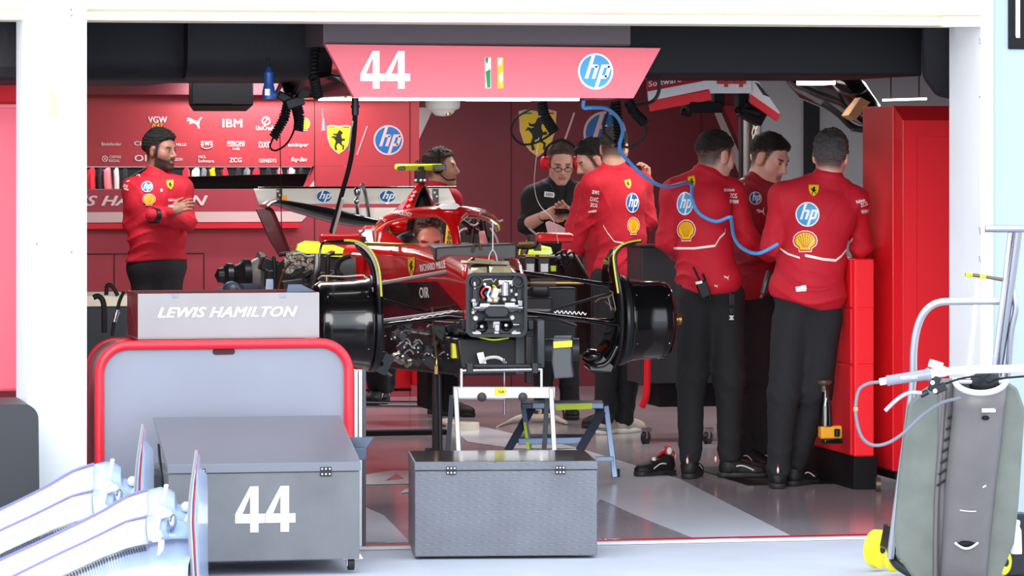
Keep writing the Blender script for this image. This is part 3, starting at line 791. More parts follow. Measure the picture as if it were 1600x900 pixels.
wall_art('shieldwall', 840, 208, 60, 74, YC, wc); wall_art('hpwall', 945, 208, 68, 68, YC, wc)
mb = MB(); mb.prism([PY(x, y, YC-.004) for x, y in ((880, 222), (896, 176), (899, 176), (883, 222))], (0, .003, 0)); part('wall_logo', mb, 'logo_pink', wc, smooth=False)
# right part: grey wall with a black post
YG = 26.0; X3 = XY(1150, YG)
mb = MB(); mb.box((XY(1180, YG), YG, 0), (XR, YG+.12, 2.5)); struct('wall_back_right', mb, 'wall_grey', smooth=False)
mb = MB(); mb.box((XY(1262, YG-.1), YG-.1, 0), (XY(1281, YG-.1), YG, 2.5)); struct('trim_2', mb, 'black_panel', smooth=False)
mb = MB(); mb.box((XL-.12, Y0+.3, 0), (XL, YC, 2.5)); struct('wall_left', mb, 'wall_red_low', smooth=False)
mb = MB(); mb.box((XR, Y0, 0), (XR+.12, YC+1, 2.5)); struct('wall_right', mb, 'wall_grey', smooth=False)
# room behind the opening
mb = MB(); mb.box((XL, YL+1.3, 0), (X1-.3, YL+1.4, 2.5)); struct('wall_back_wardrobe', mb, 'black_panel', smooth=False)
mb = MB(); mb.box((XL, YL+.12, ZY(296, YL, 300)-.02), (X1, YL+.5, ZY(296, YL, 300))); struct('trim_3', mb, 'black_panel', smooth=False)
# ceiling
mb = MB(); mb.box((XL-4, Y0+.05, 2.42), (XR+.2, YC+1.5, 2.5)); struct('ceiling', mb, 'black_ceiling', smooth=False)
# facade: cream beam, left pier, right wall
zb_ = ZY(30, Y0, 136)
def beamx(px, Y=Y0-.1): return XY(px, Y)
YB = Y0-.12
xa, xb = XY(-400, YB), XY(1529, YB); za, zc = ZY(26, YB, 0), ZY(44, YB, 1529)
mb = MB()
prof = [(0, 0), (0, .035), (-.03, .045), (-.03, .12), (-.022, .125), (-.022, .3), (-.03, .305), (-.03, 1.6), (.35, 1.6), (.35, .0)]
zl = (za+zc)/2
mb.loft([[Vector((x, YB+a, zl+b)) for a, b in prof] for x in (xa, xb)]); struct('facade_beam', mb, 'cream', smooth=False)
mb = MB(); mb.box((XY(1470, YB), YB-.031, zl-.006), (xb, YB, zl+.04)); struct('trim_4', mb, 'cream', smooth=False)
YP = Y0-.3
mb = MB(); mb.box((XY(42, YP), YP, -.05), (XY(135.5, YP), YP+.5, 4.2)); wp = struct('wall_pier', mb, 'white_wall', smooth=False)
mb = MB(); mb.prism([PY(x, y, YP-.002) for x, y in ((75, 139), (83, 138), (90, 156), (90, 185), (75, 185))], (0, .001, 0)); part('tape_residue', mb, 'tape_mark', wp, smooth=False)
random.seed(5); mb = MB()
for i in range(60):
    x = random.uniform(46, 128); y = random.gauss(565, 32); L = random.uniform(1, 5); a = random.uniform(-.7, .7)
    if y > 640: continue
    p = PY(x, y, YP-.001); q = PY(x+L*math.cos(a), y+L*math.sin(a), YP-.001); mb.tube([p, q], .0007, 4, smooth=False)
for x, y in ((58, 381), (112, 394), (57, 758), (111, 15), (112, 24)): mb.cbox(PY(x, y, YP-.001), (.006, .002, .01))
part('scuff_marks', mb, 'scuff', wp)
YR = Y0-.1
mb = MB(); mb.box((XY(1547, YR), YR, -.05), (XY(2300, YR), YR+.4, 4.2)); wr = struct('wall_front_right', mb, 'blue_white_wall', smooth=False)
mb = MB(); mb.box((XY(1528, YR), YR-.04, -.05), (XY(1547, YR), YR+.4, 4.2)); wr2 = struct('trim_5', mb, 'white_wall', smooth=False)
mb = MB()
for y, L in ((60, 4), (66, 3), (150, 3), (355, 12), (400, 10), (440, 4)): mb.tube([PY(1530, y, YR-.042), PY(1532, y+L, YR-.042)], .002, 4, smooth=False)
part('scuff_marks', mb, 'scuff', wr2)
mb = MB(); rect(mb, 1576, -80, 1700, 77, YR-.012, .012); np_ = part('number_plate', mb, 'black_panel', smooth=False, bevel=.004); tag(np_, 'black garage number plate on the pale blue wall at the top right', 'sign')
decal('plate_number', 'T:pure_white|10', flatY(1607, 25, 42, 70, YR-.013), np_)
# neighbouring bay seen left of the pier
mb = MB(); rect(mb, -60, 121, 60, 161, Y0+1.6, .3); tag(part('canopy_panel', mb, 'bright_red', smooth=False, bevel=.01), 'bright red canopy strip in the neighbouring bay at the far left', 'canopy')
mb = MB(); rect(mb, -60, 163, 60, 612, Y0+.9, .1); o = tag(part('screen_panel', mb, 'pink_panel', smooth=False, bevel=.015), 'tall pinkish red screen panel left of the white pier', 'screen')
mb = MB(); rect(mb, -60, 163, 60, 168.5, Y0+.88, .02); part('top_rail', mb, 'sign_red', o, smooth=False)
mb = MB(); mb.box((XL-3.2, Y0+.3, 1.99), (XL+1.2, Y0+2.4, 2.4)); tag(part('ceiling_duct', mb, 'black_fabric', smooth=False, bevel=.06), 'black ceiling duct over the neighbouring bay, left of the pier', 'duct')
mb = MB(); rect(mb, -60, 612, 44, 800, YP+.0, .02); c0 = PY(-20, 612, YP-.2)
mb = MB(); pr = []
for i in range(24):
    a = i/23*math.pi/2; pr.append((XY(46, YP-.1)-.06+.06*math.sin(a), ZY(612, YP-.1)-.06+.06*math.cos(a)))
xz = [(XY(-80, YP-.1), -.012), (XY(-80, YP-.1), ZY(612, YP-.1))]+pr+[(XY(49, YP-.1), -.012)]
mb.prism([Vector((a, YP-.5, b)) for a, b in xz], (0, .46, 0)); o = tag(part('rounded_bin', mb, 'charcoal', bevel=.02), 'dark rounded bin at the foot of the screen in the bottom left', 'bin')
mb = MB(); mb.tube([P(*q) for q in ((0, 735, 16.5), (15, 740, 16.4), (30, 746, 16.4), (18, 760, 16.4), (5, 790, 16.4))], .004, 6); tag(part('loose_cable', mb, 'cable_grey'), 'thin grey cable hanging on the dark rounded bin at the left edge', 'cable')

# ------------------------------------------------------------------ room lamps
def strip(name, x0, y0, x1, y1, d0, d1, label, h=.012, es=None):
    a = P(x0, y0, d0); b = P(x1, y1, d1); mb = MB(); t = (b-a); mb.corners([a, b, b+FW*.05, a+FW*.05, a+UP*h, b+UP*h, b+UP*h+FW*.05, a+UP*h+FW*.05]); return tag(part(name, mb, 'led', smooth=False), label, 'light')
for x, y, e in ((3.2, 21.2, 40), (5.6, 22.3, 26), (3.0, 24.8, 26), (5.4, 25.6, 28), (7.6, 23.5, 40)): area('ceiling_lamp', (x, y, 2.38), (1.4, .5), e, color=(1, .97, .95))
area('header_lamp', (XY(440, YL)-.1, YL-.35, 2.12), (1.1, .06), 10, rot=(math.radians(35), 0, 0))
# ------------------------------------------------------------------ overhead things
# black ducts/beams just inside the opening
def xbeam(name, x0, x1, y0, y1, d, depth, m, label, cat='duct', r=.05):
    Y = P((x0+x1)/2, 100, d).y; mb = MB(); a = XY(x0, Y); b = XY(x1, Y); z1 = ZY(y0, Y, (x0+x1)/2); z0 = ZY(y1, Y, (x0+x1)/2)
    n = 8; ring = [(0, z1)]+[(r-r*math.sin(math.pi/2*(1-i/n)) if False else r*(1-math.cos(math.pi/2*i/n)), z0+r-r*math.sin(math.pi/2*i/n)) for i in range(n+1)]+[(depth, z0), (depth, z1)]
    mb.loft([[Vector((x, Y+q[0], q[1])) for q in ring] for x in (a, b)]); return tag(part(name, mb, m), label, cat)
xbeam('ceiling_duct', 40, 293, 20, 126, 18.3, 1.6, 'black_fabric', 'black fabric ceiling duct right of the white pier', r=.12)
xbeam('ceiling_duct', 293.6, 520, 22, 122, 18.3, 1.6, 'black_fabric', 'black fabric ceiling duct above the black monitor box', r=.12)
xbeam('ceiling_panel', 505, 985, 26, 72, 18.0, .9, 'grey_brown_panel', 'grey brown ceiling panel behind the top of the hanging sign', 'panel', r=.02)
xbeam('ceiling_duct', 985, 1440, 30, 118, 18.3, 1.5, 'black_panel', 'flat black ceiling duct right of the hanging sign', r=.02)
# black cover hanging at the right corner
mb = MB(); mb.loft([[P(x, y, d) for x, y, d in ((1440, 40, 18.2), (1532, 40, 18.2), (1532, 40, 19.2), (1440, 40, 19.2))], [P(x, y, d) for x, y, d in ((1441, 120, 18.3), (1532, 120, 18.3), (1532, 120, 19.2), (1441, 120, 19.2))], [P(x, y, d) for x, y, d in ((1462, 150, 18.4), (1532, 165, 18.4), (1532, 165, 19.0), (1462, 150, 19.0))]])
tag(part('hanging_cover', mb, 'black_fabric', bevel=.02), 'black cover hanging in the upper right corner over the red cabinet', 'cover')
# hanging black bodywork with a strip of tan tape
mb = MB()
def ring(px, py, rx, ry, d, n=14): return [P(px+rx*math.cos(2*math.pi*i/n), py+ry*math.sin(2*math.pi*i/n), d+.18*math.sin(2*math.pi*i/n+.6)) for i in range(n)]
mb.loft([ring(1240, 126, 12, 10, 22.6), ring(1262, 132, 20, 26, 22.6), ring(1300, 140, 26, 34, 22.5), ring(1335, 155, 26, 34, 22.4), ring(1358, 178, 22, 24, 22.3), ring(1372, 195, 14, 12, 22.3)])
for x, y in ((1262, 120), (1330, 140)): mb.cyl(P(x, y, 22.5), Vector((P(x, y, 22.5).x, P(x, y, 22.5).y, 2.42)), .012)
hb = tag(part('hanging_bodywork', mb, 'carbon_gloss'), 'black hanging seat-like bodywork with a tan tape strip, above the grey-haired man', 'car part')
mb = MB(); mb.tube(pp([(1295, 118, 22.2), (1312, 142, 22.1), (1338, 147, 22.1), (1352, 140, 22.2)]), .012, 8); part('rolled_edge', mb, 'dark_metal', hb)
mb = MB(); mb.prism(pp([(1326, 180, 21.78), (1345, 152, 21.78), (1360, 160, 21.78), (1337, 187, 21.78)]), FW*.5); part('tape_strip', mb, 'tape_brown', hb, smooth=False)
mb = MB(); mb.tube(pp([(1285, 160, 22.3), (1310, 178, 22.3), (1335, 200, 22.3), (1372, 204, 22.3)]), .018, 8); mb.cbox(P(1350, 203, 22.3), (.14, .05, .02)); part('lower_lip', mb, 'carbon_matt', hb)
for i, (a, b, lb) in enumerate(((1263, 1267, 'small spot lamp on the black hanging bodywork'), (1276, 1287, 'second, wider spot lamp on the black hanging bodywork'))):
    mb = MB(); mb.box(P(a, 132, 22.0), P(b, 126, 22.25)); tag(part('spot_lamp', mb, 'led', bevel=.004), lb, 'light')
sl0 = strip('strip_light', 1380, 158, 1448, 156, 22.6, 22.6, 'white strip light just above the tall red cabinet')
for x in (1392, 1436):
    mb = MB(); p = P(x, 156, 22.62); mb.cyl(p, (p.x, p.y, 2.42), .004, n=6); part('hanger_wire', mb, 'black_panel', sl0)
strip('strip_light', 379.5-120, 151, 296, 152, 27.34, 27.33, 'thin white strip light on the red wall left of the black monitor box', .008)
strip('strip_light', 396, 151.5, 442, 152, 27.3, 27.3, 'thin white strip light on the red wall right of the black monitor box', .008)
# monitor box
mb = MB(); D = 21.5
a = [P(295, 126, D), P(396, 126, D), P(396, 165, D), P(295, 165, D)]; b = [P(301, 126, D+.35), P(386, 126, D+.35), P(386, 174, D+.35), P(301, 174, D+.35)]
mb.loft([a, b]); mn = tag(part('ceiling_monitor', mb, 'black_panel', bevel=.008), 'black monitor box hanging above the wall logos left of the blue plug', 'monitor')
mb = MB(); mb.box(P(300, 130, D-.01), P(391, 162, D+.02)); part('screen', mb, 'black_panel', mn, smooth=False)
mb = MB(); mb.cyl(P(320, 128, D+.2), P(320, 100, D+.2), .015); mb.cyl(P(372, 128, D+.2), P(372, 100, D+.2), .015); part('hanger_rod', mb, 'black_panel', mn)
# blue plug
D = 18.15; mb = MB(); mb.lathe(P(420, 155, D), UP, [(0, .012), (0, .028), (.03, .03), (.06, .024), (.065, .022), (.12, .022), (.13, .014), (.145, .008), (.15, .0)], 20)
bp_ = tag(part('blue_connector', mb, 'bottle_blue'), 'blue cylindrical plug hanging near the ceiling right of the black monitor box', 'plug')
mb = MB(); mb.box(P(414, 149, D-.034), P(421, 139, D-.02)); part('white_label', mb, 'pure_white', bp_, smooth=False); mb = MB(); mb.ell(P(427, 148, D), (.018, .02, .02)); part('side_socket', mb, 'bottle_blue', bp_)
mb = MB(); mb.tube([P(420, 108, D), P(419, 90, D)], .006, 6); part('plug_cable', mb, 'cable_black', bp_)
# gantry sign
D = 18.0; mb = MB(); Yd = P(770, 110, D).y
def SG(x, y): return PY(x, y, Yd)
q = [SG(508, 69), SG(1033, 75), SG(990, 153.5), SG(553, 152)]
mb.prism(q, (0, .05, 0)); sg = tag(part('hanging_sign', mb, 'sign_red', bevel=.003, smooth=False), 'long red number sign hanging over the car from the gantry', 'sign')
decal('sign_number', '44', flatY(602, 109, 78, 59, Yd-.002), sg); decal('sign_logo', 'hpsky', flatY(930.5, 111.5, 56, 57, Yd-.002), sg)
mb = MB(); mb.prism([SG(757.5, 89.5), SG(767, 89.5), SG(767, 138), (SG(758, 138))], (0, -.002, 0)); tp = part('tape_strip', mb, 'pure_white', sg, smooth=False, label='white and green tape strip')
mb = MB(); mb.prism([SG(776.5, 89.5), SG(786.5, 89.5), SG(786.5, 138), (SG(777, 138))], (0, -.002, 0)); tp2 = part('tape_strip', mb, 'logo_yellow', sg, smooth=False, label='yellow and white tape strip')
mb = MB()
for pl in (((758.5, 90), (763, 90), (761, 100), (758.5, 96)), ((758.5, 112), (766, 108), (766, 137), (761, 137)), ): mb.prism([SG(*q)+Vector((0, -.003, 0)) for q in pl], (0, -.001, 0))
part('tape_mark', mb, 'logo_green', tp, smooth=False)
mb = MB()
for pl in (((777.5, 91), (785, 91), (782, 104), (777.5, 100)), ((779, 118), (785, 112), (786, 125), (781, 130))): mb.prism([SG(*q)+Vector((0, -.003, 0)) for q in pl], (0, -.001, 0))
part('tape_mark', mb, 'pure_white', tp2, smooth=False)
# gantry body behind the sign
mb = MB(); zt = ZY(118, Yd, 770); zbm = ZY(152, Yd, 770)+.006
xa_, xb_ = SG(480, 100).x, SG(1003, 100).x
mb.corners([(SG(560, 0).x, Yd+.06, zbm), (SG(985, 0).x, Yd+.06, zbm), (XY(955, Yd+2), Yd+2.0, zbm+.005), (XY(446, Yd+2), Yd+2.0, zbm+.005), (SG(520, 0).x, Yd+.06, zt), (SG(1020, 0).x, Yd+.06, zt), (XY(975, Yd+2), Yd+2.0, zt), (XY(440, Yd+2), Yd+2.0, zt)])
gt = tag(part('gantry', mb, 'wing_dark', bevel=.01), 'dark glossy overhead gantry box behind the long red sign', 'gantry')
for a_, b_, lb, m_, d_ in (((565, 158), (905, 158), 'front led bar', 'led', .1), ((500, 161), (640, 161), 'rear led bar', 'led', 1.7), ((730, 161), (830, 163), 'rear led bar', 'led', 1.7)):
    Yq = Yd+d_; mb = MB(); z_ = zbm-.004 if d_ < 1 else zbm+.012
    mb.box((XY(a_[0], Yq), Yq, z_-.016), (XY(b_[0], Yq), Yq+.05, z_+.004)); part('led_bar', mb, m_, gt, smooth=False, label=lb)
mb = MB()
for x in (430, 520): mb.cyl(P(x, 150, 19.9), P(x+15, 120, 19.6), .012, n=8)
mb.tube(pp([(515, 122, 18.6), (530, 128, 18.6), (545, 150, 18.6)]), .02, 8); mb.tube(pp([(520, 140, 18.6), (532, 125, 18.6), (540, 138, 18.6)]), .012, 8); mb.cbox(P(524, 136, 18.7), (.06, .06, .05)); part('bracket', mb, 'dark_metal', gt)
# white dome
D = 19.0; mb = MB(); c = P(692, 160, D); mb.lathe(c, -UP, [(-.01, .0), (-.01, .082), (.016, .082), (.03, .076), (.036, .06), (.05, .05), (.062, .035), (.066, 0)], 36)
dm = tag(part('dome_lamp', mb, 'cream_plastic'), 'round white dome fitting under the hanging gantry, above the yellow camera', 'dome')
mb = MB(); mb.cyl(P(700, 176, D-.035), P(700, 180, D-.035), .012); mb.cyl(P(690, 179, D), P(690, 181, D), .02); part('lens', mb, 'gold', dm)
# rear display boards (tilted rooftop-style boards)
D = 20.6
mb = MB(); mb.corners([*pp([(1107, 146, D), (1175, 146, D-.05), (1172, 141, D+.3), (1110, 140, D+.3)]), *pp([(1106, 113, D), (1173, 113, D-.05), (1172, 112, D+.3), (1108, 112, D+.3)])]); bd = tag(part('display_board', mb, 'pure_white', bevel=.004, smooth=False), 'white number board hung between two red boards right of the long sign', 'sign')
decal('board_number', '44red', lambda u, v, g: P(1143+u*46, 124-v*24, D-.035-u*.03-g), bd)
def slab(name, q, th, m, label=None, par=None, cat='sign'):
    mb = MB(); mb.prism(pp(q), FW*th+UP*.0); o = part(name, mb, m, par, smooth=False, bevel=.003 if par is None else 0); return tag(o, label, cat) if par is None else o
b1 = slab('display_board', [(1010, 113, D), (1106, 113, D), (1110, 147, D), (1017, 170, D), (1012, 150, D)], .08, 'shirt_red', 'red and white striped board left of the white number board')
slab('white_stripe', [(1012, 143, D-.004), (1107, 125, D-.004), (1108, 139, D-.004), (1013, 158, D-.004)], .003, 'pure_white', par=b1)
slab('red_edge', [(1013, 158, D-.005), (1109, 141, D-.005), (1112, 156, D-.005), (1017, 174, D-.005)], .09, 'bright_red', par=b1)
decal('board_lettering', 'T:pure_white|HCL', lambda u, v, g: P(1026+u*24, 119-v*8-u*3, D-.004-g), b1); decal('board_lettering', 'T:pure_white|Software', lambda u, v, g: P(1039+u*52, 127.5-v*9-u*8, D-.004-g), b1)
b2 = slab('display_board', [(1177, 125, D), (1186, 128, D), (1219, 176, D), (1212, 187, D), (1172, 150, D), (1173, 128, D)], .08, 'pure_white', 'white and red board sloping down right of the white number board')
slab('dark_stripe', [(1179, 128, D-.004), (1186, 131, D-.004), (1203, 152, D-.004), (1192, 148, D-.004)], .003, 'logo_black', par=b2)
slab('red_edge', [(1173, 147, D-.005), (1217, 178, D-.005), (1219, 182, D-.005), (1214, 189, D-.005), (1171, 160, D-.005)], .09, 'bright_red', par=b2)
mb = MB(); mb.cbox(P(1096, 168, D+.1), (.17, .2, .055)); mb.cyl(P(1064, 174, D+.1), P(1080, 178, D+.1), .02); mb.cbox(P(1121, 156, D+.1), (.05, .1, .07)); tag(part('board_bracket', mb, 'black_panel', bevel=.006), 'black bracket block under the red striped board', 'bracket')
mb = MB(); mb.cbox(P(1158, 155, D+.1), (.05, .1, .1)); mb.cbox(P(1175, 178, D+.15), (.12, .12, .08), ry=.5); mb.ell(P(1166, 163, D), (.02, .02, .02)); mb.ell(P(1153, 172, D), (.018, .018, .018)); mb.cyl(P(1155, 170, D+.1), P(1190, 178, D+.1), .025); tag(part('camera_clamp', mb, 'black_panel', bevel=.006), 'black clamp below the white number board on top of the metal tubes', 'clamp')
# pole cluster with string
D = 23.0
pc = thing('tube_bundle', 'bundle of upright grey metal tubes behind the two men in red', 'tubes', G(1170, 640))
pc.location.z = 0
for x, r, m in ((1157, .011, 'dark_metal'), (1166, .018, 'steel_grey'), (1176, .012, 'dark_metal'), (1186, .016, 'steel_grey')):
    mb = MB(); p = P(x, 175, D); mb.cyl((p.x, p.y, 0), p, r, n=12); part('tube', mb, m, pc)
for k in range(4):
    mb = MB(); pts = []
    random.seed(k)
    for i in range(9): pts.append(P(1178+5*math.sin(i*1.3+k*1.7)+k*1.2, 195+i*13, D-.06-.01*k))
    mb.tube(pts, .0035, 6); part('string', mb, 'cream_plastic', pc)
# coiled cables
def coil(label, pts, R, turns, r, ends=None, m='cable_black'):
    mb = MB(); mb.coil(pp(pts), R, turns, r); c = tag(part('coiled_cable', mb, m), label, 'cable')
    if ends:
        mb = MB(); mb.tube(pp(ends), r*.9, 6); part('cable_end', mb, m, c)
    return c
coil('black coiled cable hanging left of the long red sign, highest of the coils', [(494, 62, 18.2), (491, 90, 18.2), (490, 120, 18.2), (497, 152, 18.3)], .018, 17, .007, [(494, 62, 18.2), (508, 60, 18.15), (520, 68, 18.1)])
coil('black coiled cable in front of the wall logos, longer left strand', [(450, 160, 19.5), (444, 185, 19.5), (427, 215, 19.5)], .020, 14, .006, [(427, 215, 19.5), (422, 230, 19.5), (432, 235, 19.5), (450, 222, 19.5), (461, 195, 19.5), (455, 165, 19.5)])
coil('black coiled cable in front of the wall logos, thick short right strand', [(463, 160, 19.5), (468, 180, 19.5), (466, 204, 19.5)], .021, 12, .006)
mb = MB(); mb.cbox(P(448, 155, 19.5), (.10, .06, .04), ry=.5); mb.cbox(P(460, 160, 19.5), (.09, .06, .05), ry=-.3); mb.cyl(P(452, 150, 19.5), P(445, 128, 19.7), .02); tag(part('cable_junction', mb, 'dark_metal', bevel=.006), 'dark junction block where the two coils left of the sign start', 'junction box')
coil('black coiled cable hanging in front of the large yellow shield', [(846, 160, 19.8), (850, 180, 19.8), (866, 206, 19.8)], .022, 13, .007, [(866, 206, 19.8), (840, 222, 19.8), (815, 225, 19.8), (799, 207, 19.8), (806, 185, 19.8), (830, 170, 19.8)])
coil('black coiled cable over the large blue wall logo, left strand', [(962, 160, 19.6), (965, 190, 19.6), (968, 230, 19.6)], .020, 14, .007)
coil('black coiled cable right of the large blue wall logo', [(982, 158, 19.6), (990, 175, 19.6), (1008, 193, 19.6)], .021, 11, .007, [(1008, 193, 19.6), (1007, 212, 19.6), (985, 230, 19.6), (960, 222, 19.6), (943, 205, 19.6), (948, 180, 19.6), (958, 160, 19.6)])
mb = MB(); mb.tube(pp([(1028, 118, 18.3), (1030, 140, 18.3), (1020, 158, 18.3), (995, 165, 18.5)]), .008, 8); tag(part('black_cable', mb, 'cable_black'), 'smooth black cable looping at the right tip of the long sign', 'cable')
hz_ = thing('air_line', 'black and white air line running down to the car behind the left wheel drum', 'hose', P(556, 153, 18.9))
mb = MB(); mb.tube(pp([(555, 155, 18.9), (554, 200, 19.0), (548, 250, 19.3), (535, 300, 19.6), (518, 362, 19.9)]), .012, 8); part('black_hose', mb, 'cable_black', hz_)
mb = MB(); mb.tube(pp([(551, 190, 18.95), (545, 235, 19.2)]), .005, 6, smooth=False); mb.tube(pp([(536, 310, 19.6), (528, 340, 19.75), (521, 364, 19.9)]), .008, 6); part('white_hose', mb, 'cream_plastic', hz_)
mb = MB(); mb.cyl(P(555, 153, 18.9), P(555, 180, 18.9), .017); mb.lathe(P(555, 168, 18.9), UP, [(0, .017), (0, .022), (.008, .022), (.008, .017)], 16); part('coupling', mb, 'dark_metal', hz_)
mb = MB(); mb.cyl(P(504, 170, 18.9), P(504, 190, 18.9), .003); mb.lathe(P(505, 204, 18.9), UP, [(0, .009), (0, .012), (.03, .009), (.06, .006), (.065, 0)], 12); tag(part('hanging_sensor', mb, 'pure_white'), 'small white pendant sensor hanging left of the yellow shield', 'sensor')
mb = MB(); mb.tube(pp([(437, 178, 20), (438, 240, 20.2), (439, 300, 20.5), (440, 365, 20.6)]), .0025, 6); tag(part('thin_wire', mb, 'cable_black'), 'thin dark wire hanging in front of the rear wing, left side', 'wire')
mb = MB(); mb.tube(pp([(842, 215, 20), (838, 245, 20), (835, 290, 20.2), (843, 320, 20.3), (865, 345, 20.3), (872, 380, 20.4)]), .002, 6); tag(part('thin_wire', mb, 'cream_plastic'), 'thin pale wire hanging in front of the man with the phone', 'wire')
bh = thing('air_hose', 'light blue air hose looping from the gantry across the backs of two mechanics', 'hose', P(912, 158, 19))
mb = MB(); mb.tube(pp([(912, 157, 19.0), (912, 168, 19.0), (925, 168, 19.0), (948, 170, 19.1), (966, 185, 19.3), (973, 205, 19.5), (968, 232, 19.6), (985, 255, 19.7), (1010, 278, 19.8), (1040, 292, 20.0), (1078, 286, 20.52), (1081, 310, 20.47), (1092, 333, 20.46), (1118, 346, 20.46), (1140, 339, 20.46), (1143, 345, 20.44), (1147, 370, 20.3), (1160, 388, 20.15), (1185, 396, 20.0), (1216, 381, 19.98)]), .0095, 8); part('hose', mb, 'hose_blue', bh)
# hanging clothes in the opening
ck = ['shirt_red', 'black_jacket', 'sign_red', 'pale_stripe', 'black_jacket', 'shirt_red', 'cream_plastic', 'cable_grey', 'logo_yellow', 'shirt_red', 'black_jacket', 'steel_grey']
for i, x in enumerate((143, 155, 168, 182, 196, 290, 306, 318, 332, 352, 372, 385, 400, 418, 436, 455, 470)):
    mb = MB(); Y = YL+.75; rnd = random.Random(i); w_ = rnd.uniform(8, 13); rg = []
    for y, k in ((262, .35), (266, .8), (280, .95), (300, 1.0)):
        c_ = PY(x+rnd.uniform(-1.5, 1.5), y, Y); k2 = w_*k*dY(x, Y)/FPX/2
        rg.append([c_+Vector((k2*math.cos(a*math.pi/5)*(1+.25*math.sin(3*a+i)), .07*math.sin(a*math.pi/5), 0)) for a in range(10)])
    mb.loft(rg); o = part('hanging_garment', mb, ck[i % len(ck)]); tag(o, 'garment hanging in the narrow opening of the red rear wall', 'clothes', 'garments hanging in the wall opening')
mb = MB(); mb.cyl(PY(60, 262, YL+.75), PY(500, 262, YL+.75), .012); tag(part('clothes_rail', mb, 'dark_metal'), 'rail the garments hang from inside the wall opening', 'rail')
area('garment_fill_light', (PY(310, 200, YL+.6).x, YL+.5, 1.95), (2.2, .2), 30, rot=(math.radians(25), 0, 0))  # unseen fill light, added so the hanging garments show up
mb = MB(); Y = YL+.3; mb.prism([PY(x, y, Y) for x, y in ((186, 310), (192, 284), (232, 260), (262, 260), (262, 310))], (0, .1, 0)); tag(part('dark_partition', mb, 'black_panel', smooth=False, bevel=.005), 'black slanted partition in the wall opening behind the bearded man', 'partition')
mb = MB(); mb.prism([PY(x, y, Y) for x, y in ((296, 310), (296, 276), (360, 274), (480, 271), (474, 310))], (0, .1, 0)); tag(part('dark_counter', mb, 'black_panel', smooth=False, bevel=.005), 'long black counter in the wall opening behind the rear wing', 'counter')
# ------------------------------------------------------------------ the racing car on its stands, nose off
CB = P(775, 475, 19.35); CXC = CB.x
car = thing('racing_car', 'red racing car raised on stands with its nose and wheels off', 'car', (CXC, CB.y+1.5, 0))
def Yd_(d, px=775): return P(px, 475, d).y
# monocoque: lofted from bulkhead to cockpit; lower skin black, upper red
def sec(Y, hw, zt, zb, r=.06, n=6):
    ring = []
    for cx, cz, a0 in ((1, 1, 0), (-1, 1, 90), (-1, -1, 180), (1, -1, 270)):
        for i in range(n+1):
            a = math.radians(a0+90*i/n); ring.append(Vector((CXC+cx*(hw-r)+r*math.cos(a), Y, (zt-r if cz > 0 else zb+r)+r*math.sin(a))))
    # extra points along the flanks give a clean paint line
    out = []
    for i in range(len(ring)):
        a, b = ring[i], ring[(i+1) % len(ring)]; out.append(a)
        if abs(a.z-b.z) > .08:
            for k in range(1, 8): out.append(a.lerp(b, k/8))
    return out
Yb = CB.y
S = [(Yb, .135, 1.105, .80), (Yb+.25, .15, 1.14, .775), (Yb+.6, .175, 1.175, .75), (Yb+1.0, .205, 1.20, .73), (Yb+1.5, .25, 1.20, .72), (Yb+2.0, .31, 1.20, .71), (Yb+2.4, .34, 1.19, .71)]
secs = []
for i in range(len(S)-1):
    for k in range(4): t = k/4; secs.append([S[i][j]*(1-t)+S[i+1][j]*t for j in range(4)])
secs.append(S[-1])
mb = MB(); rings = [sec(*q) for q in secs]; n = len(rings[0])
for j in range(len(rings)-1):
    for i in range(n):
        q = [rings[j][i], rings[j][(i+1) % n], rings[j+1][(i+1) % n], rings[j+1][i]]; c = sum(q, Vector())/4
        zl = .86
        mb.cur = 0 if c.z > zl else 1; mb.add(q, [(0, 1, 2, 3)])
mb.cur = 1; mb.add(rings[-1], [tuple(range(n))]); mb.add(rings[0], [tuple(range(n))])
tub = part('monocoque', mb, ['car_red', 'carbon_gloss'], car); make_bvh(tub)
decal('shield_badge', 'shield', on_mesh(tub, 643.5, 417, 11, 31, 0, .002), tub, .15); decal('body_lettering', 'T:pure_white|RICHARD MILLE', on_mesh(tub, 677, 416, 40, 11, .15, .002), tub, .05)
def poly_on(o, pts, m, nm, lift=.003, mx=12):
    mb = MB()
    for t in split(tess(pts), mx):
        q = [on_mesh(o, x, y, 1, 1, 0, lift)(0, 0, 0) for x, y in t]
        if all(z is not None for z in q): mb.add(q, [(0, 1, 2)])
    return part(nm, mb, m, o, smooth=False, whole=True) if mb.f else None
poly_on(tub, [(588, 443), (682, 440), (724, 486), (726, 529), (588, 535)], 'carbon_gloss', 'flank_panel', .002)
poly_on(tub, [(731, 429), (733, 410), (742, 406), (802, 406), (812, 412), (816, 429)], 'carbon_matt', 'hatch_recess', .002)
for pl in ([(722, 411), (765, 414), (765, 418), (722, 415)], [(742, 408), (772, 411), (772, 415), (742, 412)], [(766, 413), (803, 413), (806, 418), (766, 418)], [(738, 423), (760, 422), (760, 427), (738, 428)], [(764, 421), (808, 421), (810, 426), (764, 427)]):
    poly_on(tub, pl, 'gold_pale', 'hatch_fitting', .016)
def on_pts(o, pts, lift): return [q for q in (on_mesh(o, x, y, 1, 1, 0, lift)(0, 0, 0) for x, y in pts) if q is not None]
mb = MB(); mb.tube(on_pts(tub, [(729, 427), (731, 412), (740, 406), (770, 405), (802, 405), (812, 412), (816, 427)], .006), .007, 8, sub=3); part('hatch_rim', mb, 'car_red', tub)
decal('body_lettering', 'T:pure_white|OIR', on_mesh(tub, 665, 457, 15, 17, .05, .006), tub, .1)
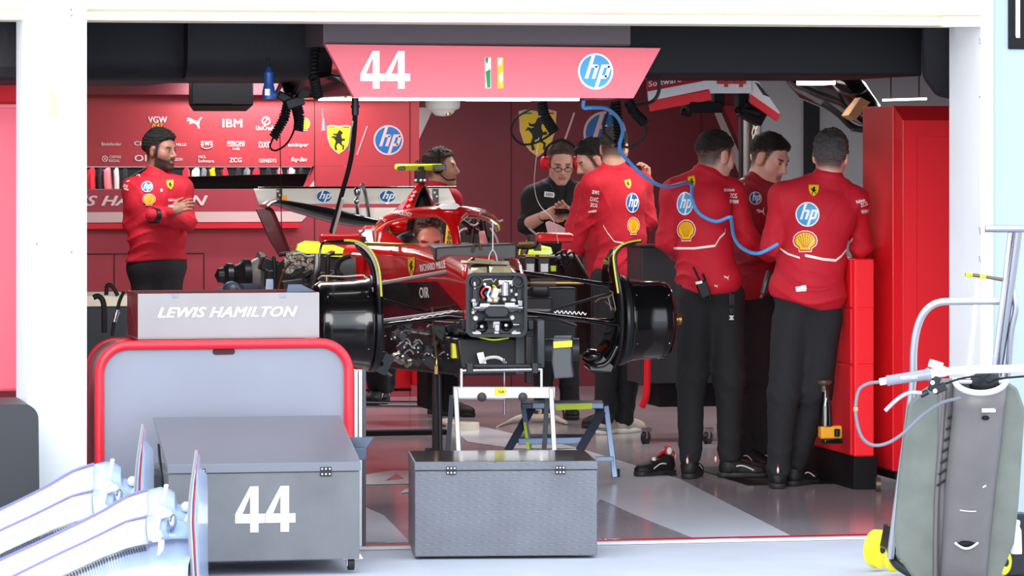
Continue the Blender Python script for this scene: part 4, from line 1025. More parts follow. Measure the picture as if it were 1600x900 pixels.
# front bulkhead
def fr(px, py, off=0):    # point on the bulkhead face, off towards the viewer
    p = PY(px, py, Yb-off); return p
def rrect(x0, y0, x1, y1, r, off, n=6):
    o = []
    for cx, cy, a0 in ((x1-r, y0+r, -90), (x1-r, y1-r, 0), (x0+r, y1-r, 90), (x0+r, y0+r, 180)):
        for i in range(n+1): a = math.radians(a0+90*i/n); o.append(fr(cx+r*math.cos(a), cy+r*math.sin(a), off))
    return o
mb = MB(); a = rrect(728, 426, 824, 527, 13, 0); b = rrect(728, 426, 824, 527, 13, .06); c = rrect(733, 431, 819, 522, 10, .06); d = rrect(733, 431, 819, 522, 10, .012)
mb.loft([a, b, c, d], cap=False); mb.add(d, [tuple(range(len(d)))]); bk = part('front_bulkhead', mb, 'charcoal', car)
mb = MB()
for x, y in ((743, 440), (808, 439)): mb.lathe(fr(x, y, .012), (0, -1, 0), [(0, .03), (.03, .03), (.03, .022), (.006, .020), (.006, .0)], 20)
mb.cbox(fr(776, 517, .02), (.22, .03, .02)); mb.cbox(fr(741, 468, .02), (.02, .03, .1)); mb.cbox(fr(810, 468, .02), (.02, .03, .1)); part('casting', mb, 'charcoal', bk)
mb = MB(); mb.lathe(fr(762, 458, .0), (0, -1, 0), [(.013, .0), (.014, .042), (.02, .046), (.026, .044), (.026, .04)], 24); part('wiring_recess', mb, 'carbon_gloss', bk)
mb = MB()
for y, r in ((440, .022), (450, .024)): mb.lathe(fr(789, y+5, .05), UP, [(-.02, 0), (-.02, .03), (.012, .03), (.016, .026)], 20)
mb.box(fr(779, 447, .05), fr(799, 437, .015)); part('fluid_reservoir', mb, 'steel', bk)
mb = MB(); mb.cyl(fr(748, 479, .06), fr(808, 479, .06), .026, n=18); mb.cyl(fr(740, 481, .05), fr(816, 481, .05), .014, n=12); part('steering_rack', mb, 'steel', bk)
for x, y, w2, h2, m2, off in ((789, 441, 20, 9, 'chrome', .075), (789, 454, 22, 8, 'steel', .07), (757, 477, 14, 7, 'white_alu', .085), (796, 476, 14, 7, 'white_alu', .085), (741, 476, 6, 10, 'steel', .06), (812, 474, 6, 12, 'steel', .06), (776, 512, 6, 12, 'alu', .06), (744, 521, 12, 6, 'white_alu', .05), (806, 521, 12, 6, 'white_alu', .05), (806, 507, 9, 5, 'steel', .05), (741, 446, 3, 14, 'steel', .04)):
    mb = MB(); mb.box(fr(x-w2/2, y+h2/2, off), fr(x+w2/2, y-h2/2, off-.03)); part('valve_block', mb, m2, bk, bevel=.004)
mb = MB(); mb.loft([[fr(x, y, o) for x, y in ((758, 482), (764, 478), (788, 478), (794, 482), (796, 490), (790, 496), (764, 496), (757, 490))] for o in (.03, .09)]); mb.cbox(fr(776, 499, .05), (.13, .05, .018)); part('rack_housing', mb, 'charcoal', bk, bevel=.006)
mb = MB()
for x, y, r in ((739, 470, .011), (741, 483, .012), (742, 497, .012), (738, 488, .008), (801, 470, .012), (811, 483, .010), (799, 496, .012), (806, 478, .009), (747, 474, .008), (764, 464, .009), (787, 467, .009), (745, 520, .012), (803, 520, .012), (776, 466, .010)):
    mb.lathe(fr(x, y, .02), (0, -1, 0), [(0, r), (.02, r), (.022, r*.75), (.016, r*.5), (.016, 0)], 12)
part('fittings', mb, 'white_alu', bk)
mb = MB()
for x, y in ((752, 510), (790, 508)): mb.lathe(fr(x, y, .015), (0, -1, 0), [(0, .03), (.02, .03), (.024, .024), (.015, .018), (.03, .010), (.03, 0)], 20)
part('pivot_cover', mb, 'carbon_gloss', bk)
mb = MB()
for x, y in ((752, 510), (790, 508), (806, 460), (757, 444)): mb.lathe(fr(x, y, .04), (0, -1, 0), [(0, .007), (.01, .007), (.01, .0)], 10)
mb.cbox(fr(775, 507, .03), (.03, .03, .03)); mb.cbox(fr(775, 516, .03), (.02, .03, .03)); mb.tube([fr(753, 440, .03), fr(757, 437, .03), fr(768, 436, .03), fr(771, 441, .03), fr(775, 436, .03)], .003, 6, smooth=False); part('bolts', mb, 'white_alu', bk)
for m_, pts in (('logo_red', ((757, 466), (752, 458), (758, 449), (765, 452), (770, 462))), ('logo_blue', ((764, 464), (758, 458), (764, 456), (770, 460))), ('pure_white', ((768, 470), (762, 462), (766, 450), (758, 448))), ('logo_yellow', ((771, 470), (770, 458), (775, 450), (770, 446))), ('cable_black', ((780, 470), (776, 476), (768, 480), (760, 476)))):
    mb = MB(); mb.tube([fr(x, y, .05+.01*math.sin(x)) for x, y in pts], .005, 6); part('wire', mb, m_, bk)
mb = MB(); mb.cbox(fr(773, 458, .05), (.03, .04, .05), ry=.3); mb.cbox(fr(774, 473, .05), (.02, .03, .04)); mb.ell(fr(765, 469, .05), (.013, .012, .012)); part('connector', mb, 'cream_plastic', bk, bevel=.003)
mb = MB(); mb.tube([fr(745, 526, .03), fr(770, 531, .03), fr(795, 528, .03)], .004, 6); part('earth_wire', mb, 'lime', bk)
mb = MB(); mb.cbox(fr(724, 507, -.01), (.03, .05, .05)); mb.cbox(fr(828, 507, -.01), (.03, .05, .05)); part('side_lug', mb, 'dark_metal', bk, bevel=.005)
# top hatch of the nose with red rim and gold fittings
Z_ = 1.15
def onTop(x, y, d): return P(x, y, d)
mb = MB(); mb.tube(pp([(724, 430, 19.42), (727, 416, 19.55), (740, 405, 20.0), (800, 405, 19.9), (811, 414, 19.6), (817, 430, 19.42)]), .009, 8); part('hatch_rim', mb, 'car_red', tub)
mb = MB()
for a_, b_ in (((722, 412, 19.6), (765, 418, 19.55)), ((765, 415, 19.7), (806, 421, 19.6)), ((735, 424, 19.5), (800, 426, 19.5)), ((740, 418, 19.65), (800, 412, 19.8))): mb.cyl(P(*a_), P(*b_), .009, n=8)
mb.cbox(P(742, 413, 19.7), (.09, .06, .02), ry=.1); mb.cbox(P(775, 423, 19.55), (.12, .05, .018)); part('hatch_fittings', mb, 'gold', tub, bevel=.003)
mb = MB(); mb.ell(P(713, 414, 19.75), (.04, .09, .025)); part('hatch_fairing', mb, 'car_red', tub)
# cockpit sides, seat shell, halo
mb = MB()
mb.loft([pp([(590, 352, 21.6), (606, 366, 21.5), (612, 395, 21.5), (585, 398, 21.6)]), pp([(600, 356, 21.2), (620, 380, 21.1), (660, 394, 21.0), (590, 400, 21.2)]), pp([(640, 385, 20.9), (660, 388, 20.8), (680, 395, 20.7), (640, 402, 20.9)])]); part('cockpit_side', mb, 'car_red', car)
mb = MB(); mb.loft([pp([(571, 352, 21.9), (585, 352, 21.9), (592, 380, 21.8), (565, 395, 21.9)]), pp([(560, 360, 21.6), (580, 358, 21.6), (586, 392, 21.5), (556, 398, 21.6)])]); part('sidepod_shoulder', mb, 'car_red', car)
mb = MB(); mb.prism(pp([(604, 352, 21.8), (640, 336, 21.8), (700, 335, 21.8), (770, 348, 21.8), (772, 400, 21.8), (604, 400, 21.8)]), FW*.05); part('cockpit_bulkhead', mb, 'carbon_matt', car)
mb = MB(); mb.loft([pp([(616, 372, 21.3), (640, 360, 21.35), (662, 352, 21.4), (668, 366, 21.35), (650, 392, 21.2), (624, 392, 21.2)]), pp([(618, 370, 21.6), (642, 356, 21.6), (664, 348, 21.6), (672, 366, 21.6), (652, 392, 21.5), (622, 392, 21.5)])]); part('headrest', mb, 'charcoal', car, bevel=.01)
mb = MB(); mb.tube(pp([(607, 362, 21.2), (612, 368, 21.2), (622, 380, 21.1), (630, 392, 21.0)]), .008, 6); part('headrest_trim', mb, 'lime', car)
mb = MB(); mb.ell(P(622, 354, 21.25), (.05, .05, .035)); mb.cbox(P(630, 350, 21.3), (.03, .06, .08), ry=.3); part('cockpit_insert', mb, 'car_red', car, bevel=.004)
mb = MB()
mb.tube(pp([(592, 356, 21.35), (598, 350, 21.25), (612, 341, 21.05), (640, 334, 20.75), (670, 331, 20.55), (702, 331, 20.45), (735, 332, 20.6), (758, 337, 20.85), (772, 347, 21.1), (776, 356, 21.3)]), [.024, .028, .029, .028, .029, .034, .029, .028, .026, .022], 14, sub=8)
mb.tube(pp([(690, 334, 20.46), (702, 342, 20.42), (709, 356, 20.38), (713, 375, 20.34), (716, 403, 20.3)]), [.028, .028, .024, .022, .024], 12, sub=6)
mb.tube(pp([(726, 334, 20.52), (714, 344, 20.42), (711, 358, 20.38)]), [.022, .024, .020], 10)
halo = part('halo', mb, 'car_red', car, whole=True); make_bvh(halo)
decal('halo_lettering', 'T:pure_white|TECHNOLOGY', on_mesh(halo, 626, 332.5, 38, 6, -.17, .002), halo, .06); decal('halo_lettering', 'T:pure_white|JAC', on_mesh(halo, 599, 343, 10, 5, -.5, .002), halo, .1); decal('halo_lettering', 'T:pure_white|JAC', on_mesh(halo, 753, 332, 12, 5, .18, .002), halo, .1)
mb = MB(); mb.loft([pp([(684, 323, 20.4), (690, 327, 20.38), (712, 327, 20.38), (719, 323, 20.4), (714, 320, 20.45), (690, 320, 20.45)]), pp([(684, 322, 20.5), (690, 325, 20.5), (712, 325, 20.5), (719, 322, 20.5), (714, 318, 20.5), (690, 318, 20.5)])]); part('halo_badge', mb, 'pure_white', halo)
mb = MB(); mb.cbox(P(702, 371, 20.7), (.032, .05, .13), ry=.1); part('yellow_marker', mb, 'logo_yellow', car)
for k in range(3): decal('marker_text', 'T:logo_black|'+'S00'[k], (lambda yy: (lambda u, v, g: P(702+u*6+(371-yy)*.1, yy-v*6, 20.66-g)))(364+k*7.5), car)
mb = MB()
for x, y, r in ((738, 350, .03), (748, 356, .035), (732, 362, .02), (755, 345, .02)): mb.ell(P(x, y, 21.3), (r, r, r))
for a_, b_ in (((722, 345, 21.2), (765, 375, 21.2)), ((742, 340, 21.2), (735, 398, 21.2)), ((755, 345, 21.2), (762, 398, 21.2))): mb.cyl(P(*a_), P(*b_), .012, n=8)
part('cockpit_hardware', mb, 'dark_metal', car)
mb = MB()
for pts in (((718, 363, 21.1), (722, 359, 21.1), (730, 357, 21.1)), ((766, 356, 21.1), (775, 370, 21.1), (780, 388, 21.1)), ((770, 346, 21.1), (778, 346, 21.1), (786, 344, 21.1)), ((734, 350, 21.1), (742, 352, 21.1), (748, 348, 21.1)), ((762, 345, 21.1), (772, 349, 21.1), (776, 352, 21.1))): mb.tube(pp(pts), .006, 6)
part('cockpit_fittings', mb, 'white_alu', car)
mb = MB(); mb.prism(pp([(748, 362, 21.15), (757, 360, 21.15), (763, 382, 21.15), (750, 382, 21.15)]), FW*.1); part('cockpit_insert', mb, 'car_red', car)
# airbox and camera
mb = MB(); D = 21.35
outer = [(657, 283), (664, 285), (672, 300), (682, 325), (688, 345), (636, 345), (622, 342), (632, 322), (645, 298)]; inner = [(661, 291), (664, 291), (669, 302), (677, 325), (681, 345), (645, 345), (640, 343), (648, 320), (656, 298)]
o1 = pp([(x, y, D) for x, y in outer]); i1 = pp([(x, y, D-.02) for x, y in inner]); i2 = pp([(662+(x-662)*.7, 345-(345-y)*.8, D+.4) for x, y in inner]); o2 = pp([(x-14, y+16 if y < 330 else y+4, D+.5) for x, y in outer]); o3 = pp([(x-34, 345-(345-y)*.25, D+1.1) for x, y in outer])
n = len(o1); mb.add(o1+i1, [(i, (i+1) % n, (i+1) % n+n, i+n) for i in range(n)]); mb.add(o1+o2+o3, [(i, (i+1) % n, (i+1) % n+n, i+n) for i in range(n)]+[(i+n, (i+1) % n+n, (i+1) % n+2*n, i+2*n) for i in range(n)])
ab = part('airbox', mb, 'car_red', car)
mb = MB(); mb.add(i1+i2, [(i, (i+1) % n, (i+1) % n+n, i+n) for i in range(n)]+[tuple(range(n, 2*n))]); part('airbox_duct', mb, 'carbon_matt', ab)
mb = MB(); mb.tube(pp([(x, y, D-.03) for x, y in inner[:5]]), .004, 6, smooth=False); mb.tube(pp([(x, y, D-.03) for x, y in [inner[0]]+inner[:4:-1]]), .004, 6, smooth=False); part('airbox_lip', mb, 'steel', ab)
mb = MB()
for x, y in ((648, 300), (645, 306), (642, 312), (638, 322), (635, 330)): mb.cbox(P(x, y, D-.01), (.018, .02, .010), ry=-.5)
part('airbox_lettering', mb, 'pure_white', ab)
mb = MB(); mb.cbox(P(656, 276, D), (.045, .1, .07)); mb.cbox(P(656, 266, D), (.03, .08, .04)); cm = part('camera_mast', mb, 'carbon_matt', car, bevel=.004)
mb = MB()
for x in (650, 658, 664): mb.ell(P(x, 282, D-.06), (.008, .008, .007))
part('mast_lamps', mb, 'pure_white', cm)
mb = MB(); mb.box(P(619, 267, D-.05), P(690, 256, D+.06)); c_ = part('camera_bar', mb, 'lime', car, bevel=.012)
mb = MB(); mb.box(P(622, 266, D-.056), P(633, 260, D-.04)); mb.box(P(678, 266, D-.056), P(691, 257, D+.064)); part('camera_window', mb, 'carbon_gloss', c_, bevel=.003)
mb = MB(); mb.cyl(P(652, 256, D), P(652, 250, D), .004); mb.cyl(P(655, 256, D), P(656, 248, D), .003); mb.tube(pp([(648, 256, D), (650, 252, D), (656, 252, D)]), .003, 6); part('antenna', mb, 'dark_metal', c_)
# rear wing
D = 23.4; Yw = P(560, 300, D).y
def foil(x0, x1, yt, yb, Y, ch, th, m, name, par, bow=0):
    mb = MB(); rings = []
    for k in range(13):
        t = k/12; x = x0+(x1-x0)*t; b = bow*(1-(2*t-1)**2); zt = ZY(yt+b, Y, 560); zb = ZY(yb+b, Y, 560); X = XY(x, Y); r = []
        for i in range(14):
            a = 2*math.pi*i/14; s_ = .5+.5*math.cos(a); r.append(Vector((X, Y+ch*s_+.0, zb+(zt-zb)*(s_**1.3)+th*math.sin(a)*(1-.5*s_))))
        rings.append(r)
    mb.loft(rings); o = part(name, mb, m, par); return o
rw = foil(405, 712, 295, 318, Yw, .22, .012, 'wing_white', 'rear_wing_flap', car); make_bvh(rw)
foil(520, 700, 325, 346, Yw-.1, .12, .010, 'wing_white', 'rear_wing_flap', car)
decal('wing_logo', 'hp', on_mesh(rw, 506.5, 308, 26, 20), rw, .1); decal('wing_logo', 'hp', on_mesh(rw, 605.5, 308, 27, 20), rw, .1)
foil(404, 714, 291.5, 294, Yw+.22, .03, .005, 'wing_dark', 'rear_wing_lip', car)
mb = MB(); rg = []
for x, y, h in ((412, 322, 3), (418, 318, 4), (428, 316, 5), (450, 321, 8), (480, 328, 10), (515, 336, 12), (548, 343, 11), (580, 348, 8), (620, 350, 6), (690, 350, 6)):
    c_ = PY(x, y, Yw-.2); k = dY(x, Yw)/FPX; rg.append([c_+Vector((0, .16*math.cos(2*math.pi*i/12), h*k*math.sin(2*math.pi*i/12))) for i in range(12)])
mb.loft(rg); part('rear_wing_main_plane', mb, 'wing_dark', car)
for sx0, nm in ((0, 'l'), (1, 'r')):
    mb = MB()
    if sx0 == 0: pts = [(401, 327), (414, 325), (424, 330), (434, 352), (452, 397), (438, 402), (424, 378), (412, 352)]
    else: pts = [(690, 322), (704, 322), (712, 340), (716, 395), (704, 398), (698, 350)]
    mb.prism([PY(x, y, Yw-.28) for x, y in pts], (0, .05, 0)); mb.tube([PY(x, y, Yw-.27) for x, y in pts[1:5]], .014, 8); part('rear_wing_endplate', mb, 'wing_maroon', car)
mb = MB(); mb.box(PY(432, 317, Yw-.03), PY(440, 295, Yw)); mb.box(PY(676, 317, Yw-.03), PY(684, 295, Yw)); part('wing_sensor', mb, 'carbon_gloss', car)
mb = MB(); mb.cbox(PY(444, 310, Yw-.03), (.03, .03, .035)); part('wing_clip', mb, 'logo_orange', car); mb = MB()
for x, y in ((434, 299), (437, 305), (434, 312), (679, 301), (682, 307)): mb.ell(PY(x, y, Yw-.04), (.007, .007, .007))
part('wing_bolts', mb, 'white_alu', car)
mb = MB(); mb.tube([PY(567, 288, Yw-.05), PY(571, 305, Yw-.05), PY(575, 330, Yw-.08), PY(577, 345, Yw-.12)], .018, 8, flat=.5); mb.tube([PY(567, 288, Yw-.05), PY(560, 298, Yw-.02), PY(558, 325, Yw-.05), PY(560, 342, Yw-.1)], .010, 6); mb.ell(PY(558, 300, Yw-.06), (.02, .02, .03)); mb.ell(PY(557, 315, Yw-.08), (.015, .02, .02)); part('wing_pylon', mb, 'steel', car)
# mirrors
for x0, x1, y0, y1, D, st in ((501, 561, 367, 381, 20.9, (571, 388)), (837, 893, 365, 378, 20.6, (800, 385))):
    mb = MB(); rg = []
    a = P(x0, y0, D); b = P(x1, y1, D)
    for t in (0, .06, .5, .94, 1):
        k = .75 if t in (0, 1) else 1; x = x0+(x1-x0)*t; cc = P(x, (y0+y1)/2, D); h = (y1-y0+3)/2*D/FPX*k
        rg.append([cc+Vector((0, .05*math.cos(2*math.pi*i/12), h*(abs(math.sin(2*math.pi*i/12))**.6)*(1 if math.sin(2*math.pi*i/12) > 0 else -1))) for i in range(12)])
    mb.loft(rg); mr = part('mirror', mb, 'mirror_red', car)
    mb = MB(); s_ = 1 if x0 < 700 else -1
    mb.tube(pp([((x0+x1)/2+s_*26, y1, D), ((x0+x1)/2+s_*32, y1+8, D), (st[0], st[1], D+.1)]), .012, 6); mb.cbox(P((x0+x1)/2+s_*33, (y0+y1)/2+3, D+.05), (.04, .08, .05)); mb.tube(pp([((x0+x1)/2+s_*26, (y0+y1)/2-4, D), ((x0+x1)/2+s_*38, (y0+y1)/2-14, D+.2)]), .006, 6); part('mirror_mount', mb, 'carbon_matt', mr)
mb = MB(); mb.cyl(P(570, 381, 20.7), P(652, 384, 20.7), .010, n=8); mb.cyl(P(810, 381, 20.5), P(835, 380, 20.5), .010, n=8); part('halo_fairing', mb, 'gold', car)
# lime covers over the sidepods
for pts in ([(461, 392, 22.2), (464, 382, 22.2), (472, 378, 22.2), (498, 380, 22.2), (503, 392, 22.1), (500, 400, 22.0), (466, 400, 22.0)], [(500, 394, 22.0), (502, 382, 22.1), (520, 386, 22.0), (552, 397, 21.9), (546, 402, 21.8), (505, 401, 21.9)], [(810, 398, 21.6), (812, 390, 21.6), (838, 384, 21.6), (862, 389, 21.6), (864, 396, 21.5), (855, 400, 21.4), (820, 402, 21.4)]):
    mb = MB(); a = pp(pts); c_ = sum(a, Vector())/len(a); b = [q+FW*.35 for q in a]; t = [c_+(q-c_)*.9-FW*.02 for q in a]; mb.loft([t, a, b]); part('protective_cover', mb, 'lime', car, bevel=.006, label='lime protective cover')
# central dark machinery left side: engine bay / radiator ducting
def dark(x0, y0, x1, y1, d, th=.15, m='carbon_matt', nm='ducting', bv=.015):
    mb = MB(); mb.box(P(x0, y1, d), P(x1, y0, d)+Vector((0, th, 0))); return part(nm, mb, m, car, bevel=bv)
mb = MB(); mb.loft([pp([(430, 480, 22.0), (432, 415, 22.0), (448, 400, 22.0), (480, 396, 22.0), (560, 396, 21.8), (600, 396, 21.6), (600, 520, 21.4), (440, 520, 21.8)]), pp([(434, 480, 22.6), (436, 418, 22.6), (452, 404, 22.6), (480, 400, 22.6), (560, 400, 22.4), (600, 400, 22.2), (600, 520, 22.2), (440, 520, 22.4)])]); part('sidepod_body', mb, 'carbon_matt', car, bevel=.01)
mb = MB(); mb.tube(pp([(548, 400, 21.3), (532, 406, 21.3), (526, 420, 21.3), (530, 434, 21.3), (545, 441, 21.3), (575, 441, 21.3), (584, 430, 21.3), (584, 405, 21.3)]), .012, 8); part('duct_rim', mb, 'dark_metal', car)
mb = MB(); mb.loft([pp([(533, 402, 21.35), (582, 402, 21.35), (582, 438, 21.35), (545, 438, 21.35), (530, 420, 21.35)]), pp([(545, 408, 21.6), (575, 408, 21.6), (575, 430, 21.6), (552, 430, 21.6), (545, 420, 21.6)])]); part('duct_mouth', mb, 'carbon_gloss', car)
mb = MB(); mb.tube(pp([(552, 397, 21.2), (590, 400, 21.1), (638, 398, 20.9)]), .016, 8, flat=.6); mb.tube(pp([(500, 398, 21.4), (480, 401, 21.4), (470, 396, 21.4), (458, 398, 21.4)]), .008, 6); part('sidepod_edge', mb, 'steel_grey', car)
mb = MB(); mb.loft([pp([(588, 402, 21.2), (640, 400, 21.1), (640, 445, 21.1), (588, 445, 21.2)]), pp([(588, 402, 21.4), (640, 400, 21.3), (640, 445, 21.3), (588, 445, 21.4)])]); part('sidepod_inner_panel', mb, 'car_red', car, bevel=.004)
rnd = random.Random(11)
mb = MB()
for i in range(34):
    x = rnd.uniform(446, 486); y = rnd.uniform(396, 424)-(x-446)*.15; mb.cbox(P(x, y+2, 21.5-rnd.random()*.1), (rnd.uniform(.015, .05), .03, rnd.uniform(.01, .035)), ry=rnd.uniform(-1, 1))
part('heat_foil', mb, 'foil', car)
mb = MB()
for i in range(26):
    x = rnd.uniform(440, 528); y = rnd.uniform(425, 478); mb.cbox(P(x, y, 21.5-rnd.random()*.15), (rnd.uniform(.03, .12), .08, rnd.uniform(.02, .08)), ry=rnd.uniform(-.6, .6))
mb.tube(pp([(496, 400, 21.3), (494, 430, 21.2), (480, 460, 21.2), (470, 480, 21.2)]), .02, 8); mb.tube(pp([(520, 395, 21.2), (513, 400, 21.1), (512, 430, 21.1), (515, 440, 21.1)]), .014, 8); part('engine_components', mb, 'carbon_matt', car, bevel=.004)
mb = MB(); mb.tube(pp([(433, 470, 21.4), (438, 440, 21.4), (446, 420, 21.4), (458, 408, 21.4), (470, 404, 21.4)]), .006, 6); mb.tube(pp([(456, 385, 21.5), (457, 396, 21.5), (459, 410, 21.4)]), .006, 6); mb.tube(pp([(510, 430, 21.0), (511, 442, 21.0)]), .006, 6); part('hose', mb, 'gold', car)
# rear brake assembly
D = 22.6; mb = MB(); ax = (RT*-1+FW*-.25).normalized(); c_ = P(412, 430, D)
mb.lathe(c_, ax, [(0, .05), (0, .125), (.02, .13), (.03, .13), (.035, .1), (.06, .09), (.08, .075), (.08, .02)], 32); rb = part('rear_brake_disc', mb, 'steel_grey', car)
mb = MB(); mb.lathe(c_+ax*.08, ax, [(0, .09), (.04, .095), (.06, .07), (.08, .06), (.085, .055), (.10, .07), (.13, .07), (.15, .045), (.18, .04), (.2, .0)], 24); part('rear_hub', mb, 'dark_metal', rb)
mb = MB(); mb.tube(pp([(428, 400, 22.2), (430, 440, 22.2), (430, 480, 22.2)]), .012, 8); mb.tube(pp([(436, 398, 22.1), (466, 394, 22.1)]), .012, 8); mb.cbox(P(420, 415, 22.4), (.1, .1, .08), ry=.4); mb.cbox(P(424, 435, 22.3), (.07, .1, .1)); part('rear_upright', mb, 'dark_metal', car, bevel=.01)
mb = MB(); mb.loft([pp([(416, 436, 22.2), (427, 436, 22.2), (429, 452, 22.2), (426, 462, 22.2), (418, 462, 22.2), (415, 452, 22.2)]), pp([(416, 436, 22.25), (427, 436, 22.25), (429, 452, 22.25), (426, 462, 22.25), (418, 462, 22.25), (415, 452, 22.25)])]); part('pale_bottle', mb, 'pale_blue', car)
mb = MB(); mb.ell(P(362, 452, 22.3), (.05, .06, .045)); mb.cyl(P(376, 452, 22.3), P(400, 452, 22.4), .03, .035); mb.cyl(P(352, 452, 22.3), P(342, 455, 22.3), .018); mb.lathe(P(371, 453, 22.22), -FW, [(0, .02), (.02, .02), (.02, .01), (.012, .01)], 14); part('wheel_gun_socket', mb, 'stool_dark', car)
# ---------------- front corners
def drum(xo, xi, yc, R, d, sgn, m='carbon_weave'):
    a = P(xi, yc, d); b = P(xo, yc, d); L = (b-a).length; ax = Vector((-1 if sgn < 0 else 1, 0, 0))
    a = Vector((a.x, a.y, a.z)); mb = MB()
    prof = [(0, .02), (0, R*.9), (.0, R), (.012, R+.006), (.03, R-.004), (.06, R-.006)]+[(L*t, R-.008-.01*t) for t in (.3, .5, .7, .85)]+[(L*.93, R-.03), (L*.98, R-.06), (L, R*.55), (L, .0)]
    mb.lathe(a, ax, prof, 56); o = part('brake_drum', mb, m, car)
    mb = MB(); mb.lathe(a-ax*.03, ax, [(0, R*.5), (0, R+.012), (.012, R+.018), (.03, R+.012), (.032, R*.5)], 56); part('drum_flange', mb, 'dark_metal', o)
    mb = MB()
    for k in range(5):
        q = 2*math.pi*k/5+1.2
        for f_ in (.12, .8): mb.ell(a+ax*L*f_+Vector((0, math.cos(q), math.sin(q)))*(R-.006), (.004, .004, .004), n=8, m=6)
    part('drum_rivets', mb, 'alu', o)
    return o, a, ax, L
dl, al, axl, Ll = drum(484, 577, 505, .222, 19.75, -1)
dr_, ar, axr, Lr = drum(1050, 974, 500, .205, 19.75, 1, 'carbon_gloss')
mb = MB(); p = ar+axr*Lr; mb.lathe(p, axr, [(-.02, .05), (.0, .03), (.0, .02), (.012, .02), (.012, .026), (.02, .026), (.022, .02), (.034, .02), (.036, .027), (.05, .027), (.055, .018), (.06, 0)], 20); part('axle_stub', mb, 'gold', dr_)
p = al+axl*Ll; mb = MB(); mb.lathe(p, axl, [(-.02, .05), (.0, .03), (.05, .025), (.055, 0)], 20); part('axle_stub', mb, 'gold', dl)
# left winglet: fin arching over the drum with lime piping
mb = MB()
tp = [(499, 402, 19.6), (504, 380, 19.6), (520, 378, 19.55), (550, 378, 19.5), (570, 388, 19.5), (583, 405, 19.5), (590, 428, 19.5), (592, 455, 19.5), (594, 500, 19.55), (593, 540, 19.6), (592, 560, 19.7), (600, 575, 19.8), (610, 585, 19.9)]
mb.tube(pp(tp), [.005, .006, .007, .010, .016, .018, .018, .018, .014, .012, .012, .014, .012], 8); fw = part('drum_winglet', mb, 'carbon_gloss', car)
mb = MB(); mb.loft([pp([(x-7, y+6, d+.12) for x, y, d in tp[4:9]]), pp(tp[4:9])], cap=False, closed=False); part('winglet_fin', mb, 'carbon_gloss', fw, solid=.008)
mb = MB(); mb.tube(pp([(538, 375.5, 19.48), (556, 377, 19.46), (574, 386, 19.44), (586, 402, 19.44), (593, 425, 19.44), (596, 463, 19.46)]), .006, 8); part('winglet_piping', mb, 'piping', fw)
mb = MB(); mb.tube(pp([(497, 436, 19.55), (505, 431, 19.5), (535, 432, 19.5), (566, 430, 19.5), (570, 433, 19.5)]), .0035, 6); part('drum_edge', mb, 'cream_plastic', dl)
mb = MB()
for y in (470, 482, 496, 510, 524, 538, 550): mb.cbox(P(586, y, 19.7), (.04, .14, .012), ry=.15)
mb.cbox(P(600, 568, 19.8), (.05, .1, .1), ry=.5); part('caliper_vanes', mb, 'dark_metal', dl)
# right winglet
tp = [(1001, 376, 19.6), (985, 379, 19.55), (970, 386, 19.5), (962, 398, 19.5), (962, 415, 19.5), (967, 440, 19.5), (971, 465, 19.5), (973, 500, 19.55), (971, 535, 19.6), (965, 560, 19.65), (955, 575, 19.7), (925, 580, 19.75)]
lw = [(985, 384, 19.7), (968, 385, 19.8), (954, 392, 19.85), (946, 405, 19.85), (942, 425, 19.85), (941, 450, 19.85), (946, 470, 19.85), (952, 500, 19.85), (944, 530, 19.85), (930, 550, 19.85), (920, 565, 19.85), (913, 572, 19.85)]
mb = MB(); mb.loft([pp(lw), pp(tp)], cap=False, closed=False); fr_ = part('drum_winglet', mb, 'carbon_gloss', car, solid=.012)
mb = MB(); mb.tube(pp(tp), .009, 8); part('winglet_rim', mb, 'dark_metal', fr_)
mb = MB(); mb.tube(pp([(1001, 375, 19.55), (984, 378, 19.5), (968, 385, 19.45), (959, 398, 19.45), (960, 418, 19.45), (966, 458, 19.45)]), .0048, 8); part('winglet_piping', mb, 'piping', fr_)
mb = MB(); mb.ell(P(926, 556, 19.6), (.05, .07, .035)); mb.loft([pp([(915, 545, 19.6), (935, 548, 19.6), (960, 572, 19.6), (956, 582, 19.6), (922, 580, 19.6)]), pp([(915, 545, 19.7), (935, 548, 19.7), (960, 572, 19.7), (956, 582, 19.7), (922, 580, 19.7)])]); mb.tube(pp([(912, 560, 19.6), (930, 572, 19.55), (950, 566, 19.55), (965, 540, 19.55)]), .012, 8); part('cooling_scoop', mb, 'carbon_gloss', dr_, bevel=.005)
mb = MB()
for a_, b_ in (((945, 470, 19.5), (962, 486, 19.5)), ((950, 462, 19.5), (955, 485, 19.5)), ((957, 460, 19.5), (962, 484, 19.5))): mb.cyl(P(*a_), P(*b_), .003, n=6)
mb.tube(pp([(930, 472, 19.5), (938, 466, 19.5), (950, 464, 19.5), (958, 458, 19.5), (952, 454, 19.5)]), .004, 6); part('brake_lines', mb, 'brown_metal', dr_)
